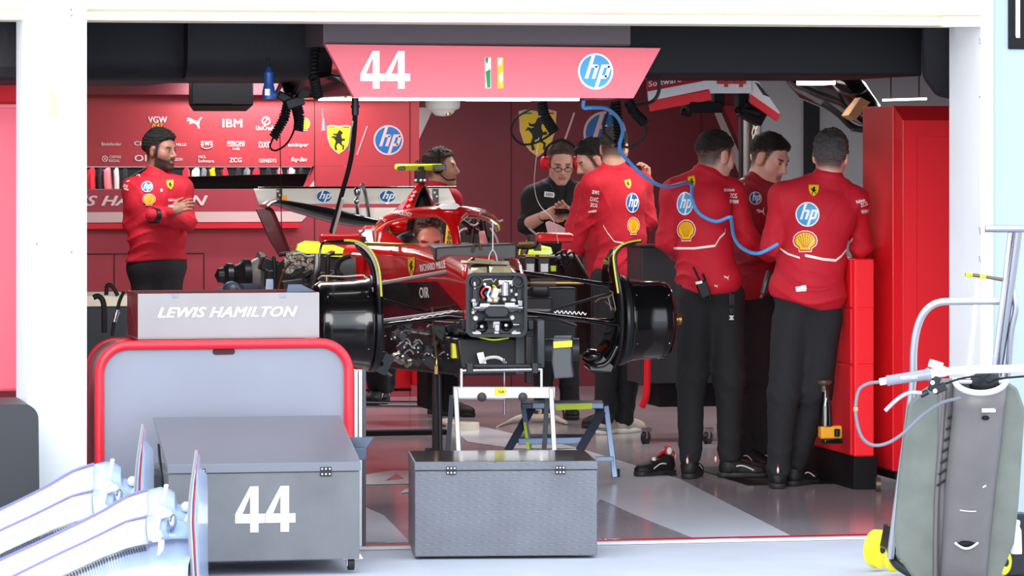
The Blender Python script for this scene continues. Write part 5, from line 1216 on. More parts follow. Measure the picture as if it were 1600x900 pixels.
# suspension arms
def armt(a_, b_, r, m='carbon_gloss', flat=.5, nm='suspension_arm'):
    mb = MB(); mb.tube(pp([a_, b_]), r, 12, smooth=False, flat=flat); return part(nm, mb, m, car)
armt((594, 443, 19.65), (722, 420, 19.75), .018, 'steel_grey'); armt((596, 440, 19.9), (640, 436, 20.2), .014)
armt((596, 467, 19.75), (660, 486, 20.1), .012, 'dark_metal'); armt((596, 501, 19.6), (730, 484, 19.6), .016, 'steel_grey'); armt((596, 508, 19.65), (730, 492, 19.7), .020); armt((590, 512, 19.8), (660, 500, 20.3), .016)
armt((806, 424, 19.6), (950, 445, 19.65), .020); armt((823, 489, 19.6), (968, 507, 19.6), .022); armt((823, 484, 19.55), (862, 485, 19.55), .012, 'steel_grey'); armt((858, 486, 19.55), (958, 457, 19.6), .014, 'dark_metal'); armt((823, 496, 19.7), (965, 500, 19.8), .012)
mb = MB(); mb.cyl(P(829, 442, 19.8), P(869, 442, 19.8), .020, n=16); mb.cyl(P(824, 442, 19.8), P(829, 442, 19.8), .008); tr_ = part('track_rod_damper', mb, 'brown_metal', car); mb = MB(); mb.cyl(P(869, 442, 19.8), P(912, 442, 19.8), .008, n=10); part('damper_rod', mb, 'gold', tr_)
mb = MB(); pts = []
for i in range(26): pts.append(P(866+i*2.0, 487+.06*i*2+2.2*math.sin(i*1.9), 19.5))
mb.tube(pts, .0024, 6); mb.tube([P(728-i*4, 483+i*.75+.9*math.sin(i*2.1), 19.5) for i in range(24)], .0024, 6); part('wheel_tether', mb, 'pure_white', car)
# keel, floor and running gear under the tub
mb = MB(); mb.loft([[Vector((CXC+x, Yb+.15+y*0, z)) for x, y, z in ((-.16, 0, .78), (.16, 0, .78), (.14, 0, .60), (-.14, 0, .60))], [Vector((CXC+x, Yb+2.4, z)) for x, z in ((-.36, .78), (.36, .78), (.5, .56), (-.5, .56))]]); part('keel', mb, 'carbon_matt', car, bevel=.01)
mb = MB(); mb.cyl(P(728, 548, 19.8), P(905, 546, 19.8), .055, n=24); mb.cyl(P(790, 548, 19.8), P(796, 548, 19.8), .06, n=24); part('blower_duct', mb, 'charcoal', car)
mb = MB(); mb.box(P(806, 585, 19.5), P(836, 520, 19.5)+Vector((0, .12, 0))); mb.box(P(840, 575, 19.4), P(852, 500, 19.4)+Vector((0, .1, 0))); part('support_plate', mb, 'grey_plastic', car, bevel=.006)
mb = MB(); mb.box(P(716, 590, 19.5), P(727, 530, 19.5)+Vector((0, .1, 0))); mb.box(P(822, 600, 19.3), P(832, 525, 19.3)+Vector((0, .05, 0))); part('support_strut', mb, 'carbon_matt', car, bevel=.004)
mb = MB(); mb.loft([pp([(864, 528, 19.0), (893, 528, 19.0), (893, 566, 19.0), (896, 590, 19.0), (866, 592, 19.0), (862, 566, 19.0)]), pp([(866, 524, 19.25), (895, 524, 19.25), (895, 566, 19.25), (898, 588, 19.25), (868, 590, 19.25), (864, 566, 19.25)])]); bx = part('cooling_blower', mb, 'grey_plastic', car, bevel=.006)
mb = MB(); mb.prism(pp([(864.5, 534, 18.985), (894, 532, 18.985), (894, 542, 18.985), (865, 544, 18.985)]), FW*.01); part('warning_strip', mb, 'lime', bx)
mb = MB(); mb.prism(pp([(745, 552, 19.4), (755, 550, 19.4), (760, 568, 19.4), (750, 570, 19.4)]), FW*.03); mb.tube(pp([(752, 568, 19.4), (760, 560, 19.4), (775, 558, 19.4), (785, 562, 19.4), (790, 568, 19.4)]), .008, 8); part('quick_coupling', mb, 'white_alu', car)
# busy underside on the left
mb = MB(); rnd = random.Random(3)
mb.loft([pp([(600, 500, 20.6), (728, 500, 20.2), (728, 575, 20.2), (600, 560, 20.6)]), pp([(600, 500, 21.4), (728, 500, 21.4), (728, 565, 21.4), (600, 555, 21.4)])]); part('underbody', mb, 'carbon_matt', car, bevel=.01)
mb = MB()
for i in range(38):
    x = rnd.uniform(598, 726); y = rnd.uniform(505, 572); mb.cbox(P(x, y, 20.0-rnd.random()*.3), (rnd.uniform(.01, .07), .05, rnd.uniform(.01, .05)), ry=rnd.uniform(-.8, .8))
part('underbody_components', mb, 'dark_metal', car, bevel=.003)
mb = MB()
for i in range(18):
    x = rnd.uniform(602, 724); y = rnd.uniform(530, 560)+(x-660)*.12; p = P(x, y, 19.66); mb.cyl(p, p-FW*.02, rnd.uniform(.003, .006), n=8)
for i in range(10): x = rnd.uniform(620, 720); y = rnd.uniform(515, 560); mb.tube(pp([(x, y, 19.7), (x+8, y-5, 19.7), (x+14, y+2, 19.7)]), .004, 6)
part('fasteners', mb, 'steel_grey', car)
mb = MB(); mb.box(P(707, 560, 19.5), P(716, 537, 19.5)+Vector((0, .05, 0))); part('yellow_label_box', mb, 'yellow_tape', car, bevel=.003)
mb = MB()
for x, y in ((640, 568), (628, 562), (620, 558)): mb.ell(P(x, y, 20.2), (.03, .04, .025))
mb.ell(P(576, 570, 20.0), (.05, .05, .035)); part('foil_wraps', mb, 'foil', car)
mb = MB(); mb.tube(pp([(675, 480, 19.8), (678, 520, 19.7), (682, 560, 19.6), (681, 580, 19.6)]), .005, 6); mb.cbox(P(681, 578, 19.6), (.015, .02, .04)); part('brake_cable', mb, 'gold', car)
# right side: batteries, cables, barge
mb = MB(); mb.loft([pp([(820, 400, 20.9), (900, 396, 21.3), (925, 440, 21.3), (925, 560, 21.3), (830, 540, 20.9)]), pp([(820, 400, 21.8), (900, 396, 22.2), (925, 440, 22.2), (925, 560, 22.2), (830, 540, 21.8)])]); part('sidepod_body', mb, 'carbon_matt', car, bevel=.02)
for x0, x1 in ((819, 838), (841, 860)):
    mb = MB(); mb.box(P(x0, 427, 20.55), P(x1, 402, 20.55)+Vector((0, .14, 0))); o = part('battery_pack', mb, 'tray_grey', car, bevel=.006, label='dark battery pack with white label')
    mb = MB(); mb.box(P(x0+4, 425, 20.545), P(x1-4, 412, 20.56)); part('battery_label', mb, 'pure_white', o); mb = MB(); mb.box(P(x0+1, 402, 20.57), P(x1-1, 398, 20.57)+Vector((0, .1, 0))); part('battery_cap', mb, 'gold', o, bevel=.003)
mb = MB(); mb.box(P(861, 424, 20.55), P(867, 415, 20.58)); part('lime_tag', mb, 'lime', car)
mb = MB(); mb.box(P(836, 392, 21.0), P(846, 374, 21.0)+Vector((0, .04, 0))); mb.tube(pp([(818, 404, 21), (820, 390, 21), (828, 378, 21)]), .02, 6); part('duct_flap', mb, 'brown_metal', car)
mb = MB(); rnd = random.Random(8)
for i in range(16): x = rnd.uniform(868, 888); y = rnd.uniform(392, 418); mb.tube(pp([(x, y, 20.8), (x+6, y-4, 20.75), (x+10, y+5, 20.75), (x+4, y+9, 20.8)]), .006, 6)
part('cable_loom', mb, 'dark_metal', car)
mb = MB(); mb.box(P(825, 535, 20.6), P(905, 450, 20.6)+Vector((0, .2, 0))); part('sidepod_inner_panel', mb, 'charcoal', car, bevel=.01)
mb = MB(); mb.cyl(P(830, 452, 20.4), P(858, 452, 20.4), .05, n=16); mb.box(P(822, 490, 20.3), P(866, 465, 20.3)+Vector((0, .2, 0))); mb.tube(pp([(824, 500, 20.2), (840, 497, 20.2), (870, 500, 20.2), (900, 510, 20.3)]), .01, 6); part('chassis_box', mb, 'tray_grey', car, bevel=.01)

# things put on or around the car
mb = MB(); D = 19.9
a = pp([(680, 388, D), (808, 379, D), (808, 402, D), (798, 406, D), (682, 410, D)]); b = pp([(668, 381, D+.45), (800, 379, D+.45), (800, 400, D+.45), (795, 400, D+.45), (672, 401, D+.45)])
a = [P(x, y, D) for x, y in ((680, 386), (808, 380), (808, 404), (800, 407), (690, 410), (680, 408))]; b = [P(x, y, D+.5) for x, y in ((668, 381), (796, 379.5), (796, 402), (790, 402), (680, 402), (668, 400))]
mb.loft([a, b]); tr = tag(part('parts_tray', mb, 'tray_grey', bevel=.01), 'long dark grey foam tray lying across the nose of the racing car', 'tray')
mb = MB(); mb.tube(pp([(738, 394, D-.02), (740, 384, D-.02), (748, 382, D-.02), (751, 390, D-.02)]), .008, 6); part('clip', mb, 'brown_metal', tr); mb = MB(); mb.ell(P(745, 405, D), (.018, .01, .010)); part('grip_hole', mb, 'black_panel', tr)
mb = MB(); mb.tube(pp([(770, 345, 19.7), (770, 391, 19.7)]), .0026, 6, smooth=False); mb.tube(pp([(763, 428, 19.6), (764, 402, 19.65), (770, 391, 19.7), (776, 402, 19.65), (777, 426, 19.6)]), .0024, 6); mb.tube(pp([(766, 344, 19.7), (770, 346, 19.7), (776, 351, 19.7)]), .005, 6); tag(part('wire_fork', mb, 'pure_white'), 'thin white forked wire rod standing over the nose of the car', 'wire rod')
# trestle
D = 19.1
ts = thing('trestle', 'silver metal trestle with a white beam standing under the front of the car', 'trestle', G(788, 790))
ts.location.z = 0; ORG[ts.name].z = 0
def bar(name, a, b, w_, t, m, par):
    a = P(*a); b = P(*b); u = (b-a).normalized(); s_ = FW; v = u.cross(s_).normalized(); mb = MB(); q = [a-v*w_-s_*t, a+v*w_-s_*t, a+v*w_+s_*t, a-v*w_+s_*t]; mb.corners(q+[p+(b-a) for p in q]); return part(name, mb, m, par, bevel=.003)
gy = lambda d: HOR+CAMH*FPX/d
bm = bar('beam', (708, 613, D), (867, 613, D), .026, .03, 'white_alu', ts)
decal('beam_label', 'T:logo_black|SALA 1', lambda u, v, g: P(783+u*16, 612-v*4, D-.0345-g), bm)
mb = MB(); mb.box(P(773, 618, D-.033), P(793, 606, D-.028)); part('yellow_label', mb, 'yellow_tape', bm)
for x in (753, 817): mb = MB(); mb.lathe(P(x, 620, D-.03), -FW, [(0, .012), (.01, .012), (.012, .022), (.03, .022), (.034, .014), (.034, 0)], 16); part('knob', mb, 'charcoal', ts)
for q in (((712, 606, D-.02), (721, gy(D-.25), D-.25)), ((706, 618, D+.04), (694, gy(D+.3), D+.3)), ((861, 606, D-.02), (871, gy(D-.25), D-.25)), ((855, 618, D+.04), (846, gy(D+.3), D+.3))): bar('leg', q[0], q[1], .0115, .018, 'alu' if q[0][1] < 610 else 'grey_plastic', ts)
mb = MB(); mb.cyl(P(722, 579, D), P(846, 577, D), .010, n=12); part('roller', mb, 'steel', ts); mb = MB(); mb.cyl(P(722, 572, D+.03), P(846, 572, D+.03), .012, n=12)
for x in (733, 835): mb.cbox(P(x, 575, D), (.03, .05, .05))
part('padded_bar', mb, 'charcoal', ts, bevel=.004)
for x in (721, 846): bar('upright', (x, 576, D), (x, 606, D), .006, .01, 'white_alu', ts)
mb = MB(); mb.cyl(P(712, 623, D+.15), P(790, 623, D+.15), .006); mb.cyl(P(788, 560, D+.2), P(788, 648, D+.2), .006); part('rear_rod', mb, 'steel', ts)
# tall dark stand under the tub, long thin bars
D = 19.9; mb = MB(); mb.box(P(678, gy(D), D), P(688, 560, D)+Vector((0, .06, 0))); mb.box(P(664, 706, D+.1), P(690, 700, D+.1)); st = tag(part('axle_stand', mb, 'carbon_matt', bevel=.004), 'dark upright stand under the car left of the silver trestle', 'stand')
mb = MB(); mb.cyl(P(686, 570, D-.05), P(689, gy(D)-2, D-.05), .012, n=10); part('chrome_rod', mb, 'dark_metal', st)
mb = MB(); mb.box(P(668, 640, 20.6), P(676, 560, 20.6)+Vector((0, .3, 0))); mb.box(P(692, 640, 20.8), P(716, 560, 20.8)+Vector((0, .2, 0))); tag(part('floor_jack', mb, 'black_panel', bevel=.006), 'black jack column in the shade behind the dark upright stand', 'jack')
for y, lb in ((628, 'thin silver rod crossing low behind the car, upper of the two'), (635, 'thin silver rod crossing low behind the car, lower of the two')):
    mb = MB(); mb.cyl(P(571, y, 20.9), P(676 if y < 630 else 692, y+.5, 20.9), .006, n=8); tag(part('support_rod', mb, 'steel'), lb, 'rod')
# red cabinet and red tool box low behind the car
mb = MB(); mb.box(P(560, 608, 24.6), P(646, 540, 24.6)+Vector((0, .5, 0))); o = tag(part('low_cabinet', mb, 'cab_red', smooth=False, bevel=.008), 'low red cabinet on the floor behind the car, behind the silver rods', 'cabinet')
mb = MB(); mb.box(P(560, 612, 24.62), P(646, 608, 24.62)+Vector((0, .4, 0))); part('plinth', mb, 'black_panel', o)
mb = MB(); mb.box(P(655, 606, 24.4), P(690, 560, 24.4)+Vector((0, .4, 0))); o = tag(part('tool_case', mb, 'cab_red', smooth=False, bevel=.012), 'red case with white lettering on the floor, right of the low red cabinet', 'case')
decal('case_lettering', 'T:pure_white|FERR', lambda u, v, g: P(672+u*26, 580-v*7, 24.39-g), o); decal('case_lettering', 'T:pure_white|ITS', lambda u, v, g: P(670+u*20, 590-v*7, 24.39-g), o)
mb = MB(); mb.box((XY(560, 23.4), 23.4, 0), (XY(700, 23.4), 23.5, .03)); tag(part('floor_edge_strip', mb, 'black_panel', smooth=False, bevel=.004), 'dark strip on the floor in front of the low red cabinet', 'strip')
# ------------------------------------------------------------------ right-hand cabinets
D = 20.0; Yk = P(1411, 400, D).y
tc_ = thing('tall_cabinet', 'tall bright red cabinet at the right behind the grey trolley', 'cabinet', (XY(1450, Yk), Yk+.25, 0))
x0 = XY(1383, Yk+.25); xf = XY(1411, Yk); x1 = XY(1600, Yk); zt = ZY(166, Yk+.3, 1400); zf = ZY(188, Yk, 1411); zb = ZY(738, Yk, 1411)
xl = XY(1360, Yk+.55)
mb = MB(); mb.box((x0-.005, Yk+.1, zb), (x1, Yk+.62, zt)); mb.box((xl, Yk+.3, zb), (x0, Yk+.62, zt)); part('body', mb, 'cab_red', tc_, smooth=False, bevel=.004)
mb = MB(); a = [Vector((x0-.004, Yk+.1, zt)), Vector((x1, Yk+.1, zt)), Vector((x1, Yk+.1, zb)), Vector((x0-.004, Yk+.1, zb))]; b = [Vector((xf, Yk-.0, zf)), Vector((x1, Yk, zf)), Vector((x1, Yk, zb)), Vector((xf, Yk, zb))]
mb.loft([a, b]); part('door', mb, 'bright_red', tc_, smooth=False)
xi = XY(1432, Yk); zi = ZY(214, Yk, 1432); mb = MB(); mb.tube([Vector((xi, Yk-.002, zb+.02)), Vector((xi, Yk-.002, zi)), Vector((x1, Yk-.002, zi))], .0022, 4, smooth=False); part('door_seam', mb, 'rim_red', tc_)
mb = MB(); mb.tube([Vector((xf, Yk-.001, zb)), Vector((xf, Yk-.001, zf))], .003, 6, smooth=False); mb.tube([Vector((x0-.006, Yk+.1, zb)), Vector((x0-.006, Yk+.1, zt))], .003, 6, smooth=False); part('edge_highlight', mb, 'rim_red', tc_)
mb = MB(); mb.box((XY(1357, Yk+.5), Yk+.05, .05), (x1, Yk+.6, zb)); part('plinth', mb, 'black_panel', tc_, smooth=False, bevel=.006)
mb = MB(); p = G(1372, 768); mb.lathe(p+UP*.035-RT*.012, RT, [(0, 0), (0, .035), (.024, .035), (.024, 0)], 20); part('caster', mb, 'brown_metal', tc_)
mb = MB(); p = PY(1524, 190, Yk); mb.lathe(p, RT, [(0, 0), (0, .03), (.02, .03), (.02, 0)], 16); part('hinge', mb, 'steel', tc_)
# drawer cabinet running back along the wall
Yd0 = P(1335, 715, 20.05).y
dc = thing('drawer_cabinet', 'waist-high red drawer cabinet beside the grey-haired man, left of the tall cabinet', 'cabinet', (XY(1345, Yd0+.5), Yd0+.7, 0))
xa1 = XY(1335, Yd0); xb1 = XY(1366, Yd0); z1 = ZY(405, Yd0, 1335); z0 = ZY(714, Yd0, 1335)
mb = MB(); mb.box((xa1, Yd0, z0), (xb1, Yd0+1.5, z1)); part('body', mb, 'bright_red', dc, smooth=False, bevel=.008)
for k, (ya, yb) in enumerate(((406, 482), (483, 570), (572, 713))):
    mb = MB(); mb.box((xa1-.012, Yd0+.03, ZY(yb, Yd0, 1335)+.004), (xa1, Yd0+.72, ZY(ya, Yd0, 1335))); mb.box((xa1-.012, Yd0+.76, ZY(yb, Yd0, 1335)+.004), (xa1, Yd0+1.46, ZY(ya, Yd0, 1335))); part('drawer', mb, 'cab_red', dc, smooth=False, bevel=.004)
    mb = MB(); mb.box((xa1+.01, Yd0-.008, ZY(yb, Yd0, 1335)+.004), (xb1-.005, Yd0, ZY(ya, Yd0, 1335))); part('front_panel', mb, 'bright_red', dc, smooth=False, bevel=.003)
mb = MB(); mb.box((xa1+.0, Yd0+.01, .0), (xb1+.02, Yd0+1.4, z0)); part('plinth', mb, 'black_panel', dc, smooth=False, bevel=.004)
mb = MB(); mb.box((xa1-.45, Yd0+.35, .0), (xa1-.01, Yd0+1.5, .004)); o = tag(part('rubber_mat', mb, 'black_panel', smooth=False), 'black rubber mat on the floor left of the drawer cabinet', 'mat')
# cordless tool hanging at the cabinet
D = 19.95; tl = thing('power_tool', 'black and yellow cordless tool standing upright against the red drawers', 'tool', P(1298, 690, D))
mb = MB(); mb.lathe(P(1290, 645, D), UP, [(-.065, 0), (-.065, .036), (.04, .03), (.06, .022), (.11, .016), (.14, .016), (.15, .022), (.155, .022)], 20); part('tool_body', mb, 'carbon_gloss', tl)
mb = MB(); mb.lathe(P(1288, 612, D), UP, [(0, .016), (.03, .018), (.035, .03), (.045, .036), (.055, .036), (.058, .02), (.058, 0)], 20); part('chuck', mb, 'brown_metal', tl)
mb = MB(); mb.box(P(1283, 686, D-.03), P(1311, 664, D+.05)); part('battery', mb, 'logo_orange', tl, bevel=.008); mb = MB(); mb.box(P(1288, 694, D-.034), P(1312, 684, D+.05)); mb.cyl(P(1308, 682, D-.035), P(1308, 670, D-.035), .015); part('battery_base', mb, 'carbon_gloss', tl, bevel=.006)
mb = MB(); mb.cyl(P(1289, 635, D-.032), P(1291, 622, D-.02), .004); part('tool_highlight_strip', mb, 'pure_white', tl)
# black work bench and red-legged trolley behind mechanics
D = 23.2; tb = thing('wheeled_bench', 'dark wheeled bench with a red leg behind the right wheel drum', 'bench', G(1060, 655)); tb.location.z = 0; ORG[tb.name].z = 0
mb = MB(); mb.box(P(1002, 600, D), P(1190, 385, D)+Vector((0, .5, 0))); part('body', mb, 'charcoal', tb, smooth=False, bevel=.01)
mb = MB(); mb.box(P(1000, 386, D-.02), P(1190, 383, D)+Vector((0, .5, 0))); part('bench_top', mb, 'dark_metal', tb, smooth=False)
mb = MB(); mb.box(P(1030, 636, D+.1), P(1130, 598, D+.1)+Vector((0, .4, 0))); part('lower_shelf', mb, 'black_panel', tb, smooth=False)
mb = MB(); mb.tube(pp([(1012, 540, D-.05), (1011, 600, D-.05), (1009, 622, D-.05), (1003, 635, D-.03)]), .020, 12); part('red_leg', mb, 'cab_red', tb)
for x in (1010, 1107):
    p = P(x, 650, D-.05); p.z = .035; mb = MB(); mb.lathe(p-RT*.015, RT+FW*-.6, [(0, .012), (0, .038), (.025, .038), (.025, .012)], 20); cst = part('caster', mb, 'dark_metal', tb); mb = MB(); mb.cbox(p+UP*.045, (.05, .05, .02)); mb.cbox(p+UP*.02-FW*.02, (.012, .02, .05)); part('caster_fork', mb, 'steel', cst)
# beige scraps on the floor
def flat_ring(name, x, y, R, h, m, lab, cat):
    mb = MB(); p = G(x, y); mb.lathe(p, UP, [(0, R*.55), (0, R), (h, R), (h, R*.55), (0, R*.55)], 36); return tag(part(name, mb, m), lab, cat)
flat_ring('tape_ring', 723, 672, .10, .045, 'cream_plastic', 'pale ring-shaped roll on the floor behind the silver trestle', 'roll')
mb = MB(); p = G(700, 666); mb.ell(p+UP*.025, (.05, .08, .025)); tag(part('cloth_wad', mb, 'cream_plastic'), 'pale cloth wad on the floor left of the ring-shaped roll', 'cloth')
mb = MB(); mb.tube([G(776, 669)+UP*.006, G(793, 663)+UP*.012, G(815, 660)+UP*.03, G(845, 660)+UP*.03, G(862, 659)+UP*.03, G(885, 664)+UP*.015], [.004, .01, .022, .022, .02, .01], 8); mb.tube([G(832, 660)+UP*.05, G(834, 660)+UP*.085, G(844, 660)+UP*.075, G(842, 660)+UP*.045], .01, 8); tag(part('floor_bracket', mb, 'cream_plastic'), 'long beige bracket lying on the floor behind the blue-grey step stool', 'bracket')
# step stool
D = 20.6; ss = thing('step_stool', 'blue-grey two-step folding stool with lime edge tape behind the carbon case', 'step stool', G(880, 735)); ss.location.z = 0; ORG[ss.name].z = 0
def plate(name, x0, x1, y, d, dep, th, m, par):
    mb = MB(); a = P(x0, y, d); b = P(x1, y, d); n = (b-a).normalized().cross(UP)*-1; n = Vector((-(b-a).y, (b-a).x, 0)).normalized(); mb.corners([a-UP*th, b-UP*th, b-UP*th+n*dep, a-UP*th+n*dep, a, b, b+n*dep, a+n*dep]); return part(name, mb, m, par, bevel=.005)
t1 = plate('top_step', 814, 943, 630, D-.1, .24, .03, 'stool_dark', ss); t2 = plate('lower_step', 800, 914, 683, D-.2, .22, .03, 'stool_dark', ss)
bar('step_edge', (832, 634, D-.11), (943, 634, D-.11), .014, .008, 'stool_blue', t1); bar('step_edge', (810, 690, D-.21), (912, 688, D-.21), .016, .008, 'stool_blue', t2)
mb = MB(); mb.prism(pp([(868, 632, D-.125), (925, 630, D-.125), (925, 639, D-.125), (868, 641, D-.125)]), FW*.006); part('edge_tape', mb, 'lime', t1)
q = bar('leg', (818, 638, D-.1), (829, 715, D-.25), .013, .010, 'stool_blue', ss); mb = MB(); mb.prism(pp([(818, 660, D-.16), (822, 660, D-.16), (828, 702, D-.24), (823, 702, D-.24)]), FW*.006); part('edge_tape', mb, 'lime', q)
bar('leg', (832, 636, D), (793, 705, D-.3), .020, .010, 'stool_dark', ss); bar('leg', (945, 636, D), (905, 705, D-.3), .022, .010, 'stool_dark', ss)
bar('leg', (947, 634, D-.02), (961, gy(D-.1)-8, D-.1), .014, .010, 'stool_blue', ss); bar('cross_brace', (931, 717, D-.2), (959, 717, D-.2), .012, .010, 'stool_blue', ss)
bar('cross_brace', (925, 668, D-.1), (948, 672, D-.1), .008, .006, 'stool_dark', ss)
mb = MB(); p = G(962, 746); mb.box(p-RT*.016-FW*.02, p+RT*.016+FW*.02+UP*.045); part('rubber_foot', mb, 'rubber', ss, bevel=.005); mb = MB(); p = G(829, 726); mb.box(p-RT*.016-FW*.02, p+RT*.016+FW*.02+UP*.03); part('rubber_foot', mb, 'rubber', ss, bevel=.005)
# lone shoe
h = G(1050, 741); r = thing('shoe', 'black trainer with red tongue standing alone on the floor, toe to the left', 'shoe', h)
dd = (G(968, 747)-h); dd.z = 0; shoe(r, h-dd.normalized()*.0, dd.normalized(), 'dark')
mb = MB(); mb.tube([h+dd.normalized()*.03+UP*.10, h+dd.normalized()*.06+UP*.12, h+dd.normalized()*.10+UP*.10], .008, 6); mb.cbox(h+dd.normalized()*.03+UP*.12-FW*.02, (.03, .02, .06)); part('tongue', mb, 'shoe_red', r); mb = MB(); mb.ell(h+dd.normalized()*.02+UP*.125-FW*.035, (.014, .008, .02)); mb.ell(h+dd.normalized()*.13+UP*.085-FW*.02, (.012, .012, .012)); part('reflective_tab', mb, 'reflective', r)
mb = MB(); mb.tube([h+dd.normalized()*.08-FW*.06+UP*.004, h-FW*.08+UP*.004, h-dd.normalized()*.03-FW*.08+UP*.004], .004, 6); part('lace', mb, 'rubber', r)

# ------------------------------------------------------------------ carbon case in the middle
def pbox(q, d, z0, z1):  # trapezoid plan given by front-left/right px and depth
    return q
D = 16.8; gl = G(648, 870); gr = G(933, 868); ex = (gr-gl).normalized(); ey = Vector((-ex.y, ex.x, 0)); Wd = (gr-gl).length; k = D/FPX
zt = CAMH-(722-HOR)/FPX*D
cc = thing('carbon_case', 'carbon fibre patterned case with two latches at the middle front', 'case', gl+ex*Wd/2+ey*.3)
def ob(o, a, b):   # oriented box in the (ex,ey) frame of a case
    mb = MB(); x0, y0, z0 = a; x1, y1, z1 = b; f = lambda x, y, z: o+EX*x+EY*y+UP*z
    return mb.corners([f(x0, y0, z0), f(x1, y0, z0), f(x1, y1, z0), f(x0, y1, z0), f(x0, y0, z1), f(x1, y0, z1), f(x1, y1, z1), f(x0, y1, z1)])
EX, EY = ex, ey
o_ = Vector((gl.x, gl.y, 0)); zs = zt-.035; dep = .60
part('case_body', ob(o_, (0, 0, 0), (Wd, dep, zs-.003)), 'carbon_box', cc, smooth=False, bevel=.003); ld = part('case_lid', ob(o_, (-.002, -.002, zs), (Wd+.002, dep+.002, zt)), 'carbon_box', cc, smooth=False, bevel=.003)
part('lid_top', ob(o_, (.004, .004, zt), (Wd-.004, dep-.004, zt+.0015)), 'box_top', ld, smooth=False)
part('lid_seam', ob(o_, (.002, -.0006, zs-.003), (Wd-.002, .01, zs)), 'rubber', cc, smooth=False)
def latch(o, x, z, par, s=1):
    mbq = ob(o, (x-.021*s, -.008, z-.018*s), (x+.021*s, 0, z-.001)); q = part('latch', mbq, 'dark_metal', par, smooth=False, bevel=.001)
    q2 = ob(o, (x-.021*s, -.008, z+.001), (x+.021*s, 0, z+.016*s)); part('latch_plate', q2, 'dark_metal', q, smooth=False)
    mb = MB()
    for dx in (-.014, 0, .014): mb.ell(o+EX*(x+dx*s)+EY*-.009+UP*(z-.010*s), (.004, .002, .004), n=8, m=6); mb.ell(o+EX*(x+dx*s)+EY*-.009+UP*(z+.009*s), (.004, .002, .004), n=8, m=6)
    part('latch_rivets', mb, 'white_alu', q)
for x in (705, 876): latch(o_, (x-648)*k*1.0, zs, cc)
# ------------------------------------------------------------------ case 44
gl = G(263, 898); gr = G(567, 892); D = (gl-Vector((0, 0, 0))).dot(FW); k = D/FPX
EX = (gr-gl).normalized(); EX.z = 0; EX.normalize(); EY = Vector((-EX.y, EX.x, 0)); Wd = (565-263)*k; o_ = Vector((gl.x, gl.y, 0)); zt = CAMH-(726-HOR)*k; zs = CAMH-(740-HOR)*k; z0 = CAMH-(879-HOR)*k
cs = thing('wheeled_case', 'grey case on wheels numbered 44, its lid ajar, in front of the red-rimmed trolley', 'case', o_+EX*Wd/2+EY*.3)
dep = .58
bd_ = part('case_body', ob(o_, (0, 0, z0), (Wd, dep, zs-.003)), 'carbon_box_dark', cs, smooth=False, bevel=.003)
hl = .17
f = lambda x, y, z: o_+EX*x+EY*y+UP*z
mb = MB(); sl = hl/dep
mb.corners([f(-.004, -.006, zs), f(Wd+.004, -.006, zs), f(Wd+.004, dep, zs+hl), f(-.004, dep, zs+hl), f(-.004, -.006, zt), f(Wd+.004, -.006, zt), f(Wd+.004, dep, zt+hl-.02), f(-.004, dep, zt+hl-.02)])
ld = part('case_lid', mb, 'lid_top', cs, smooth=False, bevel=.002)
mb = ob(o_, (-.05, .2, zs-.16), (-.002, .5, zs-.02)); part('side_tray', mb, 'charcoal', cs, smooth=False, bevel=.004)
mb = MB(); mb.tube([f(-.003, .18, zs-.05), f(-.004, .3, zs+.03), f(-.003, .36, zs+.09)], .006, 6); part('lid_stay', mb, 'dark_metal', cs)
for x in (312, 511): latch(o_, (x-263)*k, zs, cs, 1.1)
c44 = (o_+EX*((414-263)*k)); zc = CAMH-(798-HOR)*k
decal('case_number', '44', lambda u, v, g: f((415.5-263)*k+u*95*k, -.001-g, zc+v*72*k), bd_)
for x, y in ((Wd-.03, .04), (Wd-.04, dep-.06), (.06, .06), (.06, dep-.06)):
    p = f(x, y, .028); mb = MB(); mb.lathe(p-EX*.012, EX, [(0, .008), (0, .028), (.024, .028), (.024, .008)], 20); cst = part('caster_wheel', mb, 'rubber', cs); mb = MB(); mb.loft([[p+EX*a+EY*b+UP*.045 for a, b in ((-.04, -.03), (.03, -.03), (.03, .03), (-.04, .03))], [p+EX*a+EY*b+UP*(z0-.028) for a, b in ((-.04, -.04), (.045, -.04), (.045, .04), (-.04, .04))]]); mb.cbox(p+EX*-.016+UP*.02, (.004, .03, .06)); part('caster_fork', mb, 'white_alu', cst, bevel=.002)
mb = MB(); mb.loft([pp([(545, 683, 16.6), (585, 683, 16.6), (572, 703, 16.6), (552, 712, 16.6)]), pp([(550, 683, 16.9), (580, 683, 16.9), (570, 700, 16.9), (555, 706, 16.9)])]); mb.cbox(P(560, 708, 16.6), (.05, .1, .05)); tag(part('grey_scoop', mb, 'stool_dark', bevel=.004), 'small dark grey scoop sticking out right of the numbered wheeled case', 'scoop')
